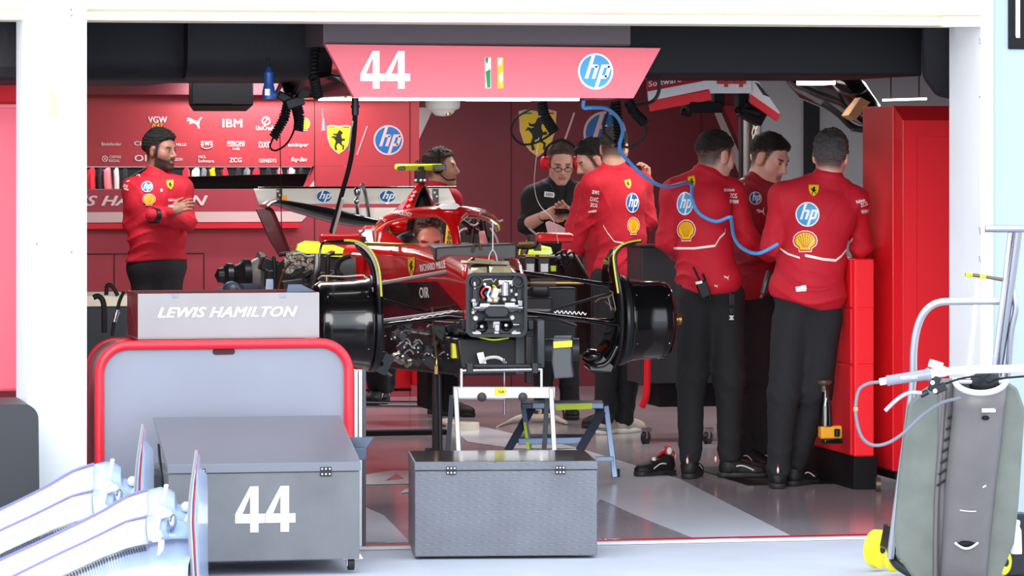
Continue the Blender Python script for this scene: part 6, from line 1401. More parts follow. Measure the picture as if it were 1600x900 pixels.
# ------------------------------------------------------------------ red-rimmed trolley and its tray
D = 17.0; Yt = P(350, 700, D).y
tr = thing('trolley', 'grey panelled trolley with a rounded red rim behind the numbered case', 'trolley', (XY(340, Yt), Yt+.2, 0))
def arch(x0, x1, yt, r, Y, n=10):
    a = XY(x0, Y); b = XY(x1, Y); zt = ZY(yt, Y, 340); R_ = r*dY(340, Y)/FPX; o = [Vector((a, Y, .02))]
    for i in range(n+1): q = math.pi/2*i/n; o.append(Vector((a+R_-R_*math.cos(q), Y, zt-R_+R_*math.sin(q))))
    for i in range(n+1): q = math.pi/2*i/n; o.append(Vector((b-R_+R_*math.sin(q), Y, zt-R_+R_*math.cos(q))))
    return o+[Vector((b, Y, .02))]
fr_ = arch(155, 545, 538, 45, Yt); bk_ = arch(140, 530, 531, 45, Yt+.42)
bk_ = [v+Vector((0, .42, 0)) for v in fr_]
mb = MB(); mb.tube(fr_, .021, 12, smooth=False); part('front_rim', mb, 'rim_red', tr); mb = MB(); mb.tube(bk_, .014, 10, smooth=False); part('rear_rim', mb, 'rim_red', tr)
mb = MB(); mb.loft([[v+Vector((0, .02, 0)) for v in fr_], [v-Vector((0, .01, 0)) for v in bk_]], cap=False, closed=False); part('shell', mb, 'steel_grey', tr, solid=.006)
mb = MB(); mb.prism([v+Vector((0, .012, 0)) for v in fr_], (0, .01, 0)); pn = part('front_panel', mb, 'board_grey', tr)
mb = MB(); c_ = P(350, 549, D-.0)
sl_ = []
for i in range(20):
    a = 2*math.pi*i/20; sl_.append(Vector((XY(350, Yt)+(.034 if math.cos(a) > 0 else -.034)+.013*math.cos(a), Yt+.006, ZY(549.5, Yt, 350)+.013*math.sin(a))))
mb.prism(sl_, (0, .008, 0)); part('hand_slot', mb, 'seam', pn)
for x, m in ((556.5, 'white_alu'), (563.5, 'white_alu'), (569.5, 'grey_plastic')): mb = MB(); Yq = Yt+.1; mb.box((XY(x-3, Yq), Yq, 0), (XY(x+2.6, Yq), Yq+.05, ZY(578, Yq, x))); part('side_rail', mb, m, tr, smooth=False, bevel=.003)
D = 17.05; Yb_ = P(350, 500, D).y; k = dY(350, Yb_)/FPX
xa2 = XY(215.5, Yb_); xb2 = XY(499, Yb_); za2 = ZY(527.5, Yb_, 350); zb2 = ZY(458, Yb_, 350)
tb2 = thing('open_tray', 'open grey metal tray lettered with a name, on top of the red-rimmed trolley', 'tray', ((xa2+xb2)/2, Yb_+.15, za2))
dp = .40; th_ = .006
mb = MB(); mb.box((xa2, Yb_, za2), (xb2, Yb_+th_, zb2)); fp = part('front_side', mb, 'steel_grey', tb2, smooth=False, bevel=.0015)
mb = MB(); mb.box((xa2, Yb_+dp-th_, za2), (xb2, Yb_+dp, zb2)); mb.box((xa2, Yb_+th_, za2), (xa2+th_, Yb_+dp-th_, zb2)); mb.box((xb2-th_, Yb_+th_, za2), (xb2, Yb_+dp-th_, zb2)); part('other_sides', mb, 'wing_maroon', tb2, smooth=False, bevel=.0015); mb = MB(); mb.box((xa2, Yb_, za2-.004), (xb2, Yb_+dp, za2)); part('tray_bottom', mb, 'steel_grey', tb2, smooth=False)
decal('tray_lettering', 'I:pure_white|LEWIS HAMILTON', flatY(356, 487.5, 218, 16, Yb_-.001), fp)
mb = MB()
for x in (274, 442): mb.box((XY(x-5, Yb_), Yb_-.003, ZY(465, Yb_, x)), (XY(x+5, Yb_), Yb_, ZY(459, Yb_, x)))
part('clip', mb, 'board_grey', fp, smooth=False, bevel=.001)
mb = MB(); mb.loft([pp([(447, 458, 17.2), (450, 444, 17.2), (470, 444, 17.2), (494, 456, 17.2)]), pp([(447, 460, 17.35), (450, 446, 17.35), (470, 446, 17.35), (494, 458, 17.35)])]); tag(part('plastic_visor', mb, 'stool_dark', bevel=.003), 'dark curved plastic piece resting in the lettered tray', 'visor')
# cream counter and hoses left behind the trolley
D = 18.6; Yq = P(165, 470, D).y; ct = thing('counter', 'cream-topped dark counter between the white pier and the lettered tray', 'counter', (XY(165, Yq), Yq+.2, 0))
mb = MB(); mb.box((XY(100, Yq), Yq, ZY(479, Yq, 165)), (XY(206, Yq), Yq+.5, ZY(462, Yq, 165))); part('counter_top', mb, 'cream', ct, smooth=False, bevel=.004); mb = MB(); mb.box((XY(100, Yq), Yq+.02, 0), (XY(206, Yq), Yq+.48, ZY(479, Yq, 165))); part('body', mb, 'charcoal', ct, smooth=False, bevel=.004)
mb = MB(); mb.tube(pp([(146, 465, 18.4), (154, 463, 18.4), (162, 475, 18.4), (163, 520, 18.4)]), .013, 10); mb.tube(pp([(166, 461, 18.6), (168, 446, 18.6), (176, 448, 18.6), (184, 462, 18.6)]), .010, 8); tag(part('black_hose', mb, 'cable_black'), 'black hose hooked over the cream counter', 'hose')
mb = MB(); mb.tube(pp([(194, 455, 18.3), (187, 470, 18.3), (182, 490, 18.3), (178, 505, 18.3), (175, 525, 18.3)]), .008, 8); hx = tag(part('coupled_hose', mb, 'cable_black'), 'black hose with metal coupling running down left of the lettered tray', 'hose'); mb = MB(); mb.cyl(P(184, 484, 18.27), P(179, 503, 18.27), .011, n=12); mb.cyl(P(183, 488, 18.27), P(182, 493, 18.27), .015, n=12); part('coupling', mb, 'steel', hx)
# ------------------------------------------------------------------ two front wings at the bottom left
def front_wing(label, dx, dy, dd):
    Q = lambda x, y, d: P(x+dx, y+dy, d+dd)
    tp = [(-130, 935, 14.2), (-60, 905, 14.35), (0, 878, 14.5), (50, 855, 14.62), (93, 835, 14.75), (130, 817, 14.85), (163, 800, 14.95), (198, 779, 15.05), (231, 768, 15.1)]
    md = [(-130, 980, 14.05), (-60, 945, 14.2), (0, 911, 14.35), (50, 886, 14.48), (93, 865, 14.6), (130, 848, 14.7), (163, 832, 14.8), (198, 815, 14.9), (231, 807, 14.95)]
    bt = [(-130, 1040, 13.9), (-60, 1000, 14.05), (0, 955, 14.2), (50, 924, 14.33), (93, 902, 14.45), (130, 885, 14.55), (163, 870, 14.65), (198, 857, 14.75), (231, 850, 14.8)]
    B = [Q(*q) for q in bt]
    root = thing('front_wing', label, 'car wing', Vector((Q(150, 0, 14.7).x, Q(150, 0, 14.7).y, 0)))
    def surf(a, b, bulge, name, m, n=6, par=root, solid=.008, gap=0):
        mb = MB(); rows = []
        for p, q in zip(a, b):
            r = []
            for k in range(n+1):
                t = k/n; r.append(p.lerp(q, t)+UP*bulge*math.sin(math.pi*t)*.6-FW*bulge*math.sin(math.pi*t))
            rows.append(r)
        mb.loft(rows, cap=False, closed=False); return part(name, mb, m, par, solid=solid)
    T_ = [Q(*q) for q in tp]; M_ = [Q(*q) for q in md]
    f1 = surf(T_, M_, .02, 'upper_flap', 'wing_white'); f2 = surf([v-FW*.02-UP*.006 for v in M_], B, .02, 'lower_flap', 'wing_white')
    mb = MB(); mb.tube([v+UP*.006 for v in T_], .007, 6, sub=3); part('flap_edge', mb, 'wing_violet', f1); mb = MB(); mb.tube([v-FW*.012 for v in M_], .006, 6, sub=3); part('flap_edge', mb, 'wing_violet', f2)
    # outer blue part of the flaps
    ot = [(231, 767, 15.1), (250, 762, 15.13), (264, 765, 15.15), (272, 770, 15.15), (276, 788, 15.15), (290, 790, 15.17), (304, 788, 15.2)]; om = [(231, 807, 14.95), (250, 805, 14.97), (264, 806, 15.0), (272, 808, 15.0), (276, 812, 15.0), (290, 815, 15.0), (304, 816, 15.05)]; obt = [(231, 846, 14.8), (250, 845, 14.82), (264, 843, 14.85), (272, 842, 14.85), (276, 842, 14.85), (290, 842, 14.88), (304, 842, 14.9)]
    OT = [Q(*q) for q in ot]; OM = [Q(*q) for q in om]; OB = [Q(*q) for q in obt]
    surf(OT, OM, .015, 'outer_flap', 'pale_blue'); surf([v-FW*.02 for v in OM], OB, .03, 'outer_lower_flap', 'pale_blue')
    # main plane below, sloping down to the ground
    mp = [v+Vector((0, 0, -.02)) for v in B]+[v+Vector((0, 0, -.02)) for v in OB[1:]]; fr2 = [v-FW*.30-UP*.05 for v in mp]; fr3 = [v-FW*.36-UP*.12 for v in mp]
    mb = MB(); mb.loft([[a, b, c_] for a, b, c_ in zip([v+FW*.05+UP*.01 for v in mp], fr2, fr3)], cap=False, closed=False); part('main_plane', mb, 'pale_blue', root, solid=.01)
    mb = MB()
    for i in range(1, len(B)-1):
        for k in range(8):
            p = B[i].lerp(B[i+1], k/8)-UP*.012; mb.cbox(p-FW*.01, (.004, .05, .010))
    part('serrated_edge', mb, 'grey_plastic', root)
    # adjusters
    mb = MB()
    c1 = Q(255, 803, 14.93)
    def lug(x, y, d, pts, m, nm, par=root, th=.02):
        mb = MB(); mb.prism([Q(x+a, y+b, d) for a, b in pts], FW*th); return part(nm, mb, m, par, bevel=.003)
    lug(255, 803, 14.88, [(-15, 10), (-13, -8), (-6, -12), (4, -12), (12, -4), (15, 0), (10, 5), (2, 6), (-4, 11)], 'white_alu', 'flap_adjuster')
    mb = MB(); mb.lathe(Q(257, 797, 14.86), -FW, [(0, .015), (.012, .015), (.012, .007), (.004, .007)], 16); part('adjuster_screw', mb, 'steel', root)
    mb = MB(); mb.tube([Q(260, 758, 15.0), Q(258, 768, 14.95), Q(254, 785, 14.88)], [.009, .008, .006], 8, flat=.5); mb.tube([Q(250, 808, 14.88), Q(247, 825, 14.8), Q(245, 835, 14.76)], .006, 8); part('link_rod', mb, 'white_alu', root)
    lug(245, 838, 14.72, [(-13, 4), (-12, -6), (-4, -10), (6, -8), (9, 0), (3, 8), (-6, 10)], 'white_alu', 'lower_bracket')
    mb = MB(); mb.tube([Q(252, 845, 14.7), Q(251, 858, 14.66), Q(247, 867, 14.62)], [.012, .010, .004], 8, flat=.5); part('tow_hook', mb, 'white_alu', root)
    mb = MB(); mb.ell(Q(268, 818, 14.85), (.017, .05, .035), Matrix.Rotation(.25, 3, 'Y')); part('hinge_pod', mb, 'steel', root)
    mb = MB(); mb.ell(Q(291, 792, 15.05), (.02, .03, .02)); mb.tube([Q(287, 822, 14.95), Q(292, 812, 15.0), Q(296, 802, 15.05)], .009, 8); mb.tube([Q(276, 829, 14.9), Q(296, 829, 14.95)], .004, 6, smooth=False); part('endplate_brackets', mb, 'white_alu', root)
    # endplate, thin and nearly edge-on
    edge = [(307, 703), (303, 730), (299, 758), (296, 790), (295, 820), (297, 850), (300, 900), (301, 960)]
    back = [(311, 712), (311, 730), (322, 742), (323, 770), (323, 800), (323, 850), (324, 900), (324, 960)]
    a = [Q(x, y, 14.72) for x, y in edge]; b = [Q(x, y, 15.25) for x, y in back]
    mb = MB(); mb.loft([[p, p.lerp(q, .5)+RT*-.004, q] for p, q in zip(a, b)], cap=False, closed=False); ep = part('endplate', mb, 'pale_blue', root, solid=.008)
    mb = MB(); mb.tube([p-FW*.004 for p in a], .0055, 6, sub=3); part('endplate_edge', mb, 'steel_grey', ep)
    mb = MB(); mb.loft([[p.lerp(q, .12)-FW*.004+RT*.0065, p.lerp(q, .2)-FW*.004+RT*.0065] for p, q in zip(a, b)], cap=False, closed=False); part('red_stripe', mb, 'logo_red', ep, solid=.001)
    return root
front_wing('white racing front wing nearest the camera at the bottom left, lower of the two', 0, 0, 0)
front_wing('white racing front wing behind the nearer one at the bottom left', -84, -40, .55)
# ------------------------------------------------------------------ jack trolley at the right
D = 15.8
jk = thing('jack_trolley', 'grey moulded jack trolley with yellow wheels and chrome handles at the bottom right', 'trolley', G(1490, 893)); jk.location.z = 0; ORG[jk.name].z = 0
def lean(pts): return [P(x, y, D-(900-y)*.0007) for x, y in pts]
mb = MB(); pts = [(1470, 592), (1440, 612), (1420, 632), (1412, 690), (1404, 760), (1398, 830), (1402, 868), (1425, 900), (1440, 925), (1560, 925), (1568, 890), (1585, 850), (1592, 790), (1598, 700), (1602, 640), (1590, 606), (1570, 594)]
a = lean(pts); mb.loft([[q+FW*.05 for q in a], a]); sh_ = part('moulded_shell', mb, 'jack_grey', jk, bevel=.012)
mb = MB(); rg = []
for y, x0_, x1_, h in ((594, 1492, 1572, .10), (640, 1490, 1568, .11), (700, 1484, 1562, .11), (760, 1478, 1554, .11), (820, 1475, 1548, .11), (880, 1472, 1542, .10), (930, 1470, 1538, .09)):
    r = []
    for i in range(15):
        t = i/14; q = math.pi*t; x = (x0_+x1_)/2-(x1_-x0_)/2*math.cos(q); r.append(P(x, y+(20*math.sin(q) if y < 600 else 0), D-(900-y)*.0007-h*math.sin(q)**.7))
    rg.append(r)
mb.loft(rg, cap=False, closed=False); rd = part('centre_ridge', mb, 'jack_dark', jk, solid=.01); make_bvh(rd)
mb = MB(); mb.tube([p+UP*.0 for p in rg[0]], .012, 8, smooth=False); mb.tube([rg[0][0]-UP*.0, P(1500, 597, D-.24), P(1572, 597, D-.24), rg[0][-1]], .008, 8, smooth=False); part('mouth_rim', mb, 'pale_rim', rd)
mb = MB(); mb.ell(P(1540, 600, D-.22), (.065, .05, .05)); mb.tube(pp([(1525, 600, D-.3), (1535, 590, D-.32), (1550, 578, D-.32)]), .012, 8); part('hydraulic_block', mb, 'rubber', rd)
mb = MB(); r_ = [lean([(x, y)])[0] for x, y in ((1476, 605), (1470, 690), (1464, 770), (1462, 850), (1462, 925))]; mb.tube(r_, .012, 8, flat=1.5); part('side_rib', mb, 'jack_dark', sh_)
mb = MB(); mb.loft([lean([(1466, y), (1492-(y-600)*.04, y)]) for y in (600, 700, 800, 925)], cap=False, closed=False); part('side_slope', mb, 'jack_dark', sh_, solid=.02)
mb = MB()
for i in range(7):
    y = 649+i*17.5; x = 1488-i*2.9; a = P(x-7, y+5, D-.22+(y-600)*.0006); b = P(x+8, y-5, D-.22+(y-600)*.0006); mb.tube([a, b], .005, 6, smooth=False)
part('vent_slots', mb, 'rubber', sh_)
decal('ridge_sticker', 'T:pure_white|--', on_mesh(rd, 1544, 641, 20, 5), rd)
mb = MB(); mb.box(P(1534, 644, D-.305), P(1554, 638, D-.30)); part('white_sticker', mb, 'pure_white', rd)
mb = MB()
for x, y, w_ in ((1540, 653, .014), (1512, 847, .0)):
    if w_: mb.ell(P(x, y, D-.30), (.016, .01, .009))
mb.loft([[P(1502+(1518-1502)*0+8*math.cos(math.pi+math.pi*i/8)+8, 847+7*math.sin(math.pi*i/8), D-.155-.02*math.sin(math.pi*i/8)) for i in range(9)], [P(1494+i*3.8, 846, D-.14-.02*math.sin(math.pi*i/8)) for i in range(9)]], cap=False, closed=False) if False else mb.ell(P(1510, 850, D-.145), (.036, .012, .014)); part('holes', mb, 'black_panel', rd)
mb = MB(); mb.tube([P(1492+i*4.5, 848+9*math.sin(math.pi*i/8), D-.15-.012*math.sin(math.pi*i/8)) for i in range(9)], .005, 6); mb.tube([P(1483+i*6, 793+6*math.sin(math.pi*i/12), D-.12-.075*math.sin(math.pi*min(1, (i+1)/13))) for i in range(8)], .0025, 6); part('embossed_edge', mb, 'pale_rim', rd)
mb = MB(); rnd = random.Random(2)
for i in range(12): mb.ell(P(1534+rnd.uniform(-6, 6), 745+rnd.uniform(-16, 16), D-.20), (.004, .004, .004), n=8, m=6)
part('paint_spots', mb, 'pure_white', rd)
def tubeo(nm, pts, r, m, par=jk): mb = MB(); mb.tube(pp(pts), r, 14, sub=8); return part(nm, mb, m, par)
tubeo('side_tube', [(1391, 872, 16.1), (1400, 800, 16.05), (1416, 680, 15.95), (1426, 600, 15.9), (1428, 545, 15.87), (1434, 510, 15.85), (1446, 486, 15.83), (1466, 473, 15.82), (1500, 471, 15.8), (1563, 471, 15.8)], .0145, 'alu')
tubeo('t_handle', [(1539, 357.5, 15.7), (1640, 357.5, 15.7)], .0145, 'steel'); tubeo('main_mast', [(1590, 362, 15.72), (1575, 470, 15.75), (1558, 590, 15.8)], .019, 'steel'); tubeo('mast_rod', [(1578, 364, 15.7), (1566, 470, 15.72), (1552, 580, 15.75)], .009, 'alu')
tubeo('curved_lever', [(1581, 445, 15.75), (1587, 480, 15.75), (1580, 520, 15.76), (1574, 590, 15.78)], .012, 'steel'); tubeo('thin_pole', [(1528, 440, 16.3), (1520, 520, 16.3), (1511, 600, 16.3)], .009, 'pure_white')
lv = tubeo('lever_rod', [(1508, 429, 15.7), (1530, 431, 15.7), (1566, 437, 15.7)], .007, 'brown_metal')
for x0_, x1_ in ((1509, 1519), (1531, 1540)): mb = MB(); mb.cyl(P(x0_, 429+(x0_-1508)*.12, 15.69), P(x1_, 429+(x1_-1508)*.12, 15.69), .0095); part('lime_band', mb, 'lime', lv)
tubeo('handlebar', [(1474, 581, 15.35), (1540, 577, 15.35), (1660, 576, 15.35)], .016, 'wing_white')
mb = MB(); mb.lathe(P(1385, 595, 15.33), (P(1450, 585, 15.33)-P(1385, 595, 15.33)), [(0, 0), (0, .018), (.008, .021), (.012, .019), (.15, .021), (.16, .026), (.17, .024), (.17, 0)], 24); gp = part('hand_grip', mb, 'board_grey', jk); decal('grip_lettering', 'T:pure_white|PERFORM', lambda u, v, g: P(1420+u*26, 590-v*5-u*2, 15.33-.024-g), gp)
mb = MB(); mb.cyl(P(1450, 585, 15.33), P(1478, 580, 15.34), .020, n=16); mb.cbox(P(1462, 570, 15.33), (.05, .03, .03), ry=.3); mb.cyl(P(1385, 595, 15.33), P(1374, 597, 15.33), .014, n=12); part('clamp', mb, 'wing_white', jk, bevel=.003)
mb = MB(); mb.cbox(P(1460, 600, 15.33), (.03, .03, .06), ry=.4); mb.cbox(P(1468, 607, 15.33), (.05, .03, .03), ry=-.4); mb.cyl(P(1450, 612, 15.33), P(1438, 618, 15.33), .012); part('brake_lever_body', mb, 'dark_metal', jk, bevel=.004)
tubeo('brake_lever', [(1440, 614, 15.3), (1420, 614, 15.3), (1402, 624, 15.3), (1383, 642, 15.3)], .008, 'alu')
mb = MB(); mb.ell(P(1457, 598, 15.28), (.009, .009, .009)); mb.ell(P(1461, 611, 15.28), (.009, .009, .009)); part('bolts', mb, 'white_alu', jk)
tubeo('air_cable', [(1374, 597, 15.33), (1355, 600, 15.33), (1341, 612, 15.33), (1337, 645, 15.33), (1345, 680, 15.33), (1362, 695, 15.33), (1385, 693, 15.33), (1410, 678, 15.33), (1440, 650, 15.35), (1470, 630, 15.4), (1500, 622, 15.45)], .0065, 'cable_grey')
tubeo('brake_cable', [(1476, 600, 15.33), (1500, 592, 15.33), (1530, 588, 15.33), (1545, 598, 15.4), (1560, 592, 15.33), (1600, 588, 15.33)], .004, 'cable_black')
mb = MB(); mb.cyl(P(1337, 636, 15.33), P(1337, 642, 15.33), .009); part('orange_band', mb, 'tape_brown', jk)
for x, y, R_, w_, d_ in ((1372, 857, .078, .045, 16.35), (1397, 880, .05, .03, 16.2), (1578, 870, .10, .06, 16.4), (1567, 892, .05, .03, 16.1)):
    p = P(x, y, d_); p.z = R_*1.0; ax_ = (RT*.75-FW*.65).normalized(); mb = MB(); mb.lathe(p-ax_*w_/2, ax_, [(0, 0), (0, R_*.82), (.006, R_), (w_-.006, R_), (w_, R_*.82), (w_, 0)], 32); wh = part('wheel', mb, 'wheel_yellow', jk)
    mb = MB(); mb.lathe(p-ax_*w_/2, -ax_, [(-.002, .018), (.004, .016), (.004, 0)], 16); mb.lathe(p+ax_*w_/2, ax_, [(-.002, .018), (.004, .016), (.004, 0)], 16); part('hub', mb, 'rubber', wh)
mb = MB(); mb.cbox(P(1395, 840, 16.15), (.06, .12, .10), ry=.2); mb.cbox(P(1586, 850, 16.2), (.10, .1, .25)); mb.tube(pp([(1390, 850, 16.2), (1400, 880, 16.1), (1430, 900, 16.0)]), .02, 8); part('wheel_fork', mb, 'dark_metal', jk, bevel=.008)
mb = MB(); mb.lathe(P(1588, 865, 15.9), UP, [(0, .022), (.09, .02), (.11, .012), (.12, .016), (.13, .014), (.135, 0)], 16); part('white_bottle', mb, 'pure_white', jk)
# ------------------------------------------------------------------ the crew
def dec(sh, lst):
    for kind, x, y, w_, h, rot in lst: decal('shirt_emblem', kind, on_mesh(sh, x, y, w_, h, rot, .0035), sh, .13, gap=.0006)
def stripe(sh, pts, r=2.2):
    bvh = BVH[sh.name]; o0 = ORG[sh.name]; c = Vector((0, 0, CAMH)); P2 = []
    for i in range(len(pts)-1):
        a, b = pts[i], pts[i+1]; n = max(2, int(math.dist(a, b)/3))
        for k in range(n): P2.append((a[0]+(b[0]-a[0])*k/n, a[1]+(b[1]-a[1])*k/n))
    P2.append(pts[-1]); row = []
    def hit(x, y):
        dr = (P(x, y, 1)-c).normalized(); h = bvh.ray_cast(c-o0, dr)
        if h[0] is None: return None
        n = h[1] if h[1].dot(dr) < 0 else -h[1]; return h[0]+o0+n*.004
    mb = MB()
    prev = None
    for x, y in P2:
        a = hit(x, y-r/2); b = hit(x, y+r/2)
        if a and b:
            if prev and (a-prev[0]).length < .08: mb.add([prev[0], a, b, prev[1]], [(0, 1, 2, 3)])
            prev = (a, b)
        else: prev = None
    if mb.f: part('shirt_piping', mb, 'reflective', sh, smooth=False, whole=True)

# A bearded man with crossed arms
root, sh, J, R, hc = person('bearded man in a red shirt with folded arms in front of the logo wall', dict(d=25.6, yaw=25, seed=1.1, wide=1.22, girth=1.1,
  j=dict(neck=(243, 278), chest=(247, 318, .0), waist=(246, 370), hip=(245, 415, .02), hem=(245, 408), shL=(209, 296, .02), shR=(283, 295, .0), elL=(206, 350, -.03), elR=(293, 347, -.05), wrL=(268, 331, -.22), wrR=(236, 336, -.27),
         hpL=(228, 425), hpR=(262, 425), knL=(226, 525, -.03), knR=(266, 525, -.02), anL=(226, 618), anR=(270, 618), toeL=(214, 640, -.2), toeR=(284, 640, -.2)),
  head=(251, 236), face=(58, 4, 0), look=dict(skin=(160, 112, 94), hair=(18, 15, 15), beard=.9, top=.026, curl=.006, cf=290, sides=.8, cut=.02, scale=1.03),
  hands=[('L', (.85, .4, -.1), (.1, -.5, 1), 1, .6)]))
dec(sh, [('hp', 230, 292, 18, 17, 0), ('shield', 266, 289, 11, 15, .1), ('shell', 233, 312, 19, 18, 0), ('T:pure_white|UniCredit', 270, 312.5, 15, 4, 0), ('puma', 216, 274, 9, 7, .2), ('T:pure_white|CEVA', 268, 323, 9, 3, 0), ('T:pure_white|ZCG', 197, 291, 7, 4, -.3), ('T:pure_white|WWW', 198, 296, 8, 3, -.3)])
stripe(sh, [(202, 276), (214, 270), (221, 267)]); stripe(sh, [(265, 269), (275, 272), (285, 272)]); stripe(sh, [(198, 284), (203, 283)], 1.2)
mb = MB(); p = J['wrR'].lerp(J['elR'], .1); u = (J['elR']-J['wrR']).normalized(); mb.lathe(p-u*.02, u, [(0, .045), (0, .051), (.035, .051), (.035, .045)], 20); tag(part('wristwatch', mb, 'dark_metal'), 'grey wristwatch on the wrist of the bearded man with folded arms', 'watch')
mb = MB(); hh = on_mesh(sh, 252, 298, 4, 6)(0, 0, 0)
if hh: mb.ell(hh, (.009, .006, .013)); part('microphone_clip', mb, 'pure_white', sh)

# B man with headset behind the airbox
root, sh, J, R, hc = person('man in profile with a headset standing behind the yellow camera bar of the car', dict(d=25.6, yaw=70, seed=2.3,
  j=dict(neck=(683, 300), chest=(690, 335), waist=(690, 385), hip=(690, 430), hem=(690, 440), shL=(672, 315, .15), shR=(702, 313, -.15), elL=(668, 365, .2), elR=(722, 360, -.1), wrL=(690, 400, .2), wrR=(742, 395, -.1),
         hpL=(680, 440, .08), hpR=(698, 440, -.08), knL=(682, 530, .08), knR=(700, 530, -.05), anL=(682, 622, .08), anR=(702, 622, -.08), toeL=(706, 640, 0), toeR=(722, 640, -.15)),
  head=(689, 263), face=(78, 0, 0), look=dict(skin=(196, 150, 130), hair=(58, 42, 34), top=.016, curl=.004, sides=.7, beard=.12)))
f_ = Vector(R[:, 1]); x_ = Vector(R[:, 0]); z_ = Vector(R[:, 2])
mb = MB(); e = hc-x_*-.085; side = 1 if x_.dot(FW) < 0 else -1
mb.lathe(hc+x_*side*.075, x_*side, [(0, .0), (0, .034), (.02, .036), (.028, .026), (.03, 0)], 20); mb.tube([hc+x_*side*.088+z_*.03, hc+x_*side*.06+z_*.115, hc+z_*.138, hc-x_*side*.06+z_*.115, hc-x_*side*.085+z_*.02], .007, 8); mb.tube([hc+x_*side*.09-z_*.02, hc+x_*side*.07+f_*.05-z_*.07, hc+x_*side*.03+f_*.10-z_*.07], .004, 6)
tag(part('headset', mb, 'cable_black'), 'black headset with boom microphone on the man behind the yellow camera bar', 'headset')

# C man in black with phone
root, sh, J, R, hc = person('man with glasses in a black jacket looking down at his phone', dict(d=25.3, yaw=10, seed=3.2, wide=1.12, girth=1.15, shirt='black_jacket', sleeve=.12,
  j=dict(neck=(873, 288), chest=(870, 330), waist=(868, 385), hip=(868, 430), hem=(868, 440), shL=(834, 308), shR=(909, 306), elL=(822, 352, -.02), elR=(922, 352, -.02), wrL=(855, 335, -.28), wrR=(893, 338, -.28),
         hpL=(852, 440), hpR=(886, 440), knL=(850, 535), knR=(888, 535), anL=(848, 632), anR=(890, 632), toeL=(842, 650, -.2), toeR=(896, 650, -.2)),
  head=(876, 254, -.05), face=(8, 24, 0), look=dict(skin=(212, 164, 146), hair=(70, 52, 42), top=.012, curl=.003, sides=.65, cut=.04, scale=1.02),
  hands=[('L', (.85, .25, -.2), (.2, .2, -1), 1, .55), ('R', (-.6, .5, -.2), (0, .2, -1), -1, .8)]))
f_ = Vector(R[:, 1]); x_ = Vector(R[:, 0]); z_ = Vector(R[:, 2])
ed = thing('ear_defenders', 'red ear defenders worn by the man in the black jacket', 'ear defenders', hc)
for s_ in (1, -1):
    mb = MB(); mb.lathe(hc+x_*s_*.082, x_*s_, [(0, 0), (0, .038), (.02, .042), (.035, .036), (.045, .02), (.046, 0)], 24); part('ear_cup', mb, 'cab_red', ed)
mb = MB(); mb.tube([hc+x_*.1+z_*.02, hc+x_*.09+z_*.09-f_*.03, hc+z_*.14-f_*.04, hc-x_*.09+z_*.09-f_*.03, hc-x_*.1+z_*.02], .008, 8); part('headband', mb, 'cable_black', ed)
gs = thing('glasses', 'dark-framed glasses on the man in the black jacket', 'glasses', hc)
for s_ in (1, -1):
    mb = MB(); c_ = hc+x_*s_*.032+f_*.112+z_*.002; mb.tube([c_+x_*.024*math.cos(a*math.pi/6)+z_*.015*math.sin(a*math.pi/6) for a in range(13)], .0022, 6, smooth=False); mb.tube([c_+x_*s_*.024+z_*.004, c_+x_*s_*.045-f_*.03+z_*.004, c_+x_*s_*.047-f_*.1], .0022, 6, smooth=False); part('frame', mb, 'cable_black', gs)
mb = MB(); mb.tube([hc+x_*.009+f_*.114+z_*.005, hc-x_*.009+f_*.114+z_*.005], .002, 6, smooth=False); part('bridge', mb, 'cable_black', gs)
mb = MB(); c_ = P(884, 331, 24.93); mb.cbox(c_, (.14, .07, .009), rz=-.2, rx=.5); tag(part('phone', mb, 'glass_dark', bevel=.003), 'dark phone in the hands of the man in the black jacket', 'phone')
mb = MB(); p = J['wrL'].lerp(J['elL'], .12); u = (J['elL']-J['wrL']).normalized(); mb.lathe(p-u*.02, u, [(0, .028), (0, .034), (.035, .036), (.035, .03)], 20); mb.cbox(p-FW*.035, (.03, .012, .03)); tag(part('wristwatch', mb, 'cable_black'), 'black watch on the wrist of the man holding the phone', 'watch')
decal('name_badge', 'T:cable_grey|KEN', on_mesh(sh, 858.5, 304.5, 10, 4, -.12, .006), sh, .1)
mb = MB(); fn = on_mesh(sh, 858.5, 304.5, 16, 8, -.12, .004); q = [fn(u, v, 0) for u, v in ((-.5, -.5), (.5, -.5), (.5, .5), (-.5, .5))]
if all(q): mb.add(q, [(0, 1, 2, 3)]); part('badge', mb, 'pure_white', sh, smooth=False, solid=.002)
mb = MB()
for pts in ([(861, 288), (868, 305), (880, 325)], [(887, 288), (885, 305), (883, 325)]):
    q = [on_mesh(sh, x, y, 1, 1)(0, 0, .002) for x, y in pts]; q = [z for z in q if z]
    if len(q) > 1: mb.tube(q, .003, 6)
if mb.f: tag(part('lanyard', mb, 'dark_metal'), 'dark lanyard round the neck of the man in the black jacket', 'lanyard')
mb = MB(); mb.prism(pp([(852, 348, 24.9), (858, 345, 24.9), (875, 352, 24.9), (893, 362, 24.9), (888, 368, 24.9), (856, 366, 24.9)]), FW*.02); tag(part('pink_cloth', mb, 'pink_paper', bevel=.004), 'folded pink cloth below the hands of the man in the black jacket', 'cloth')

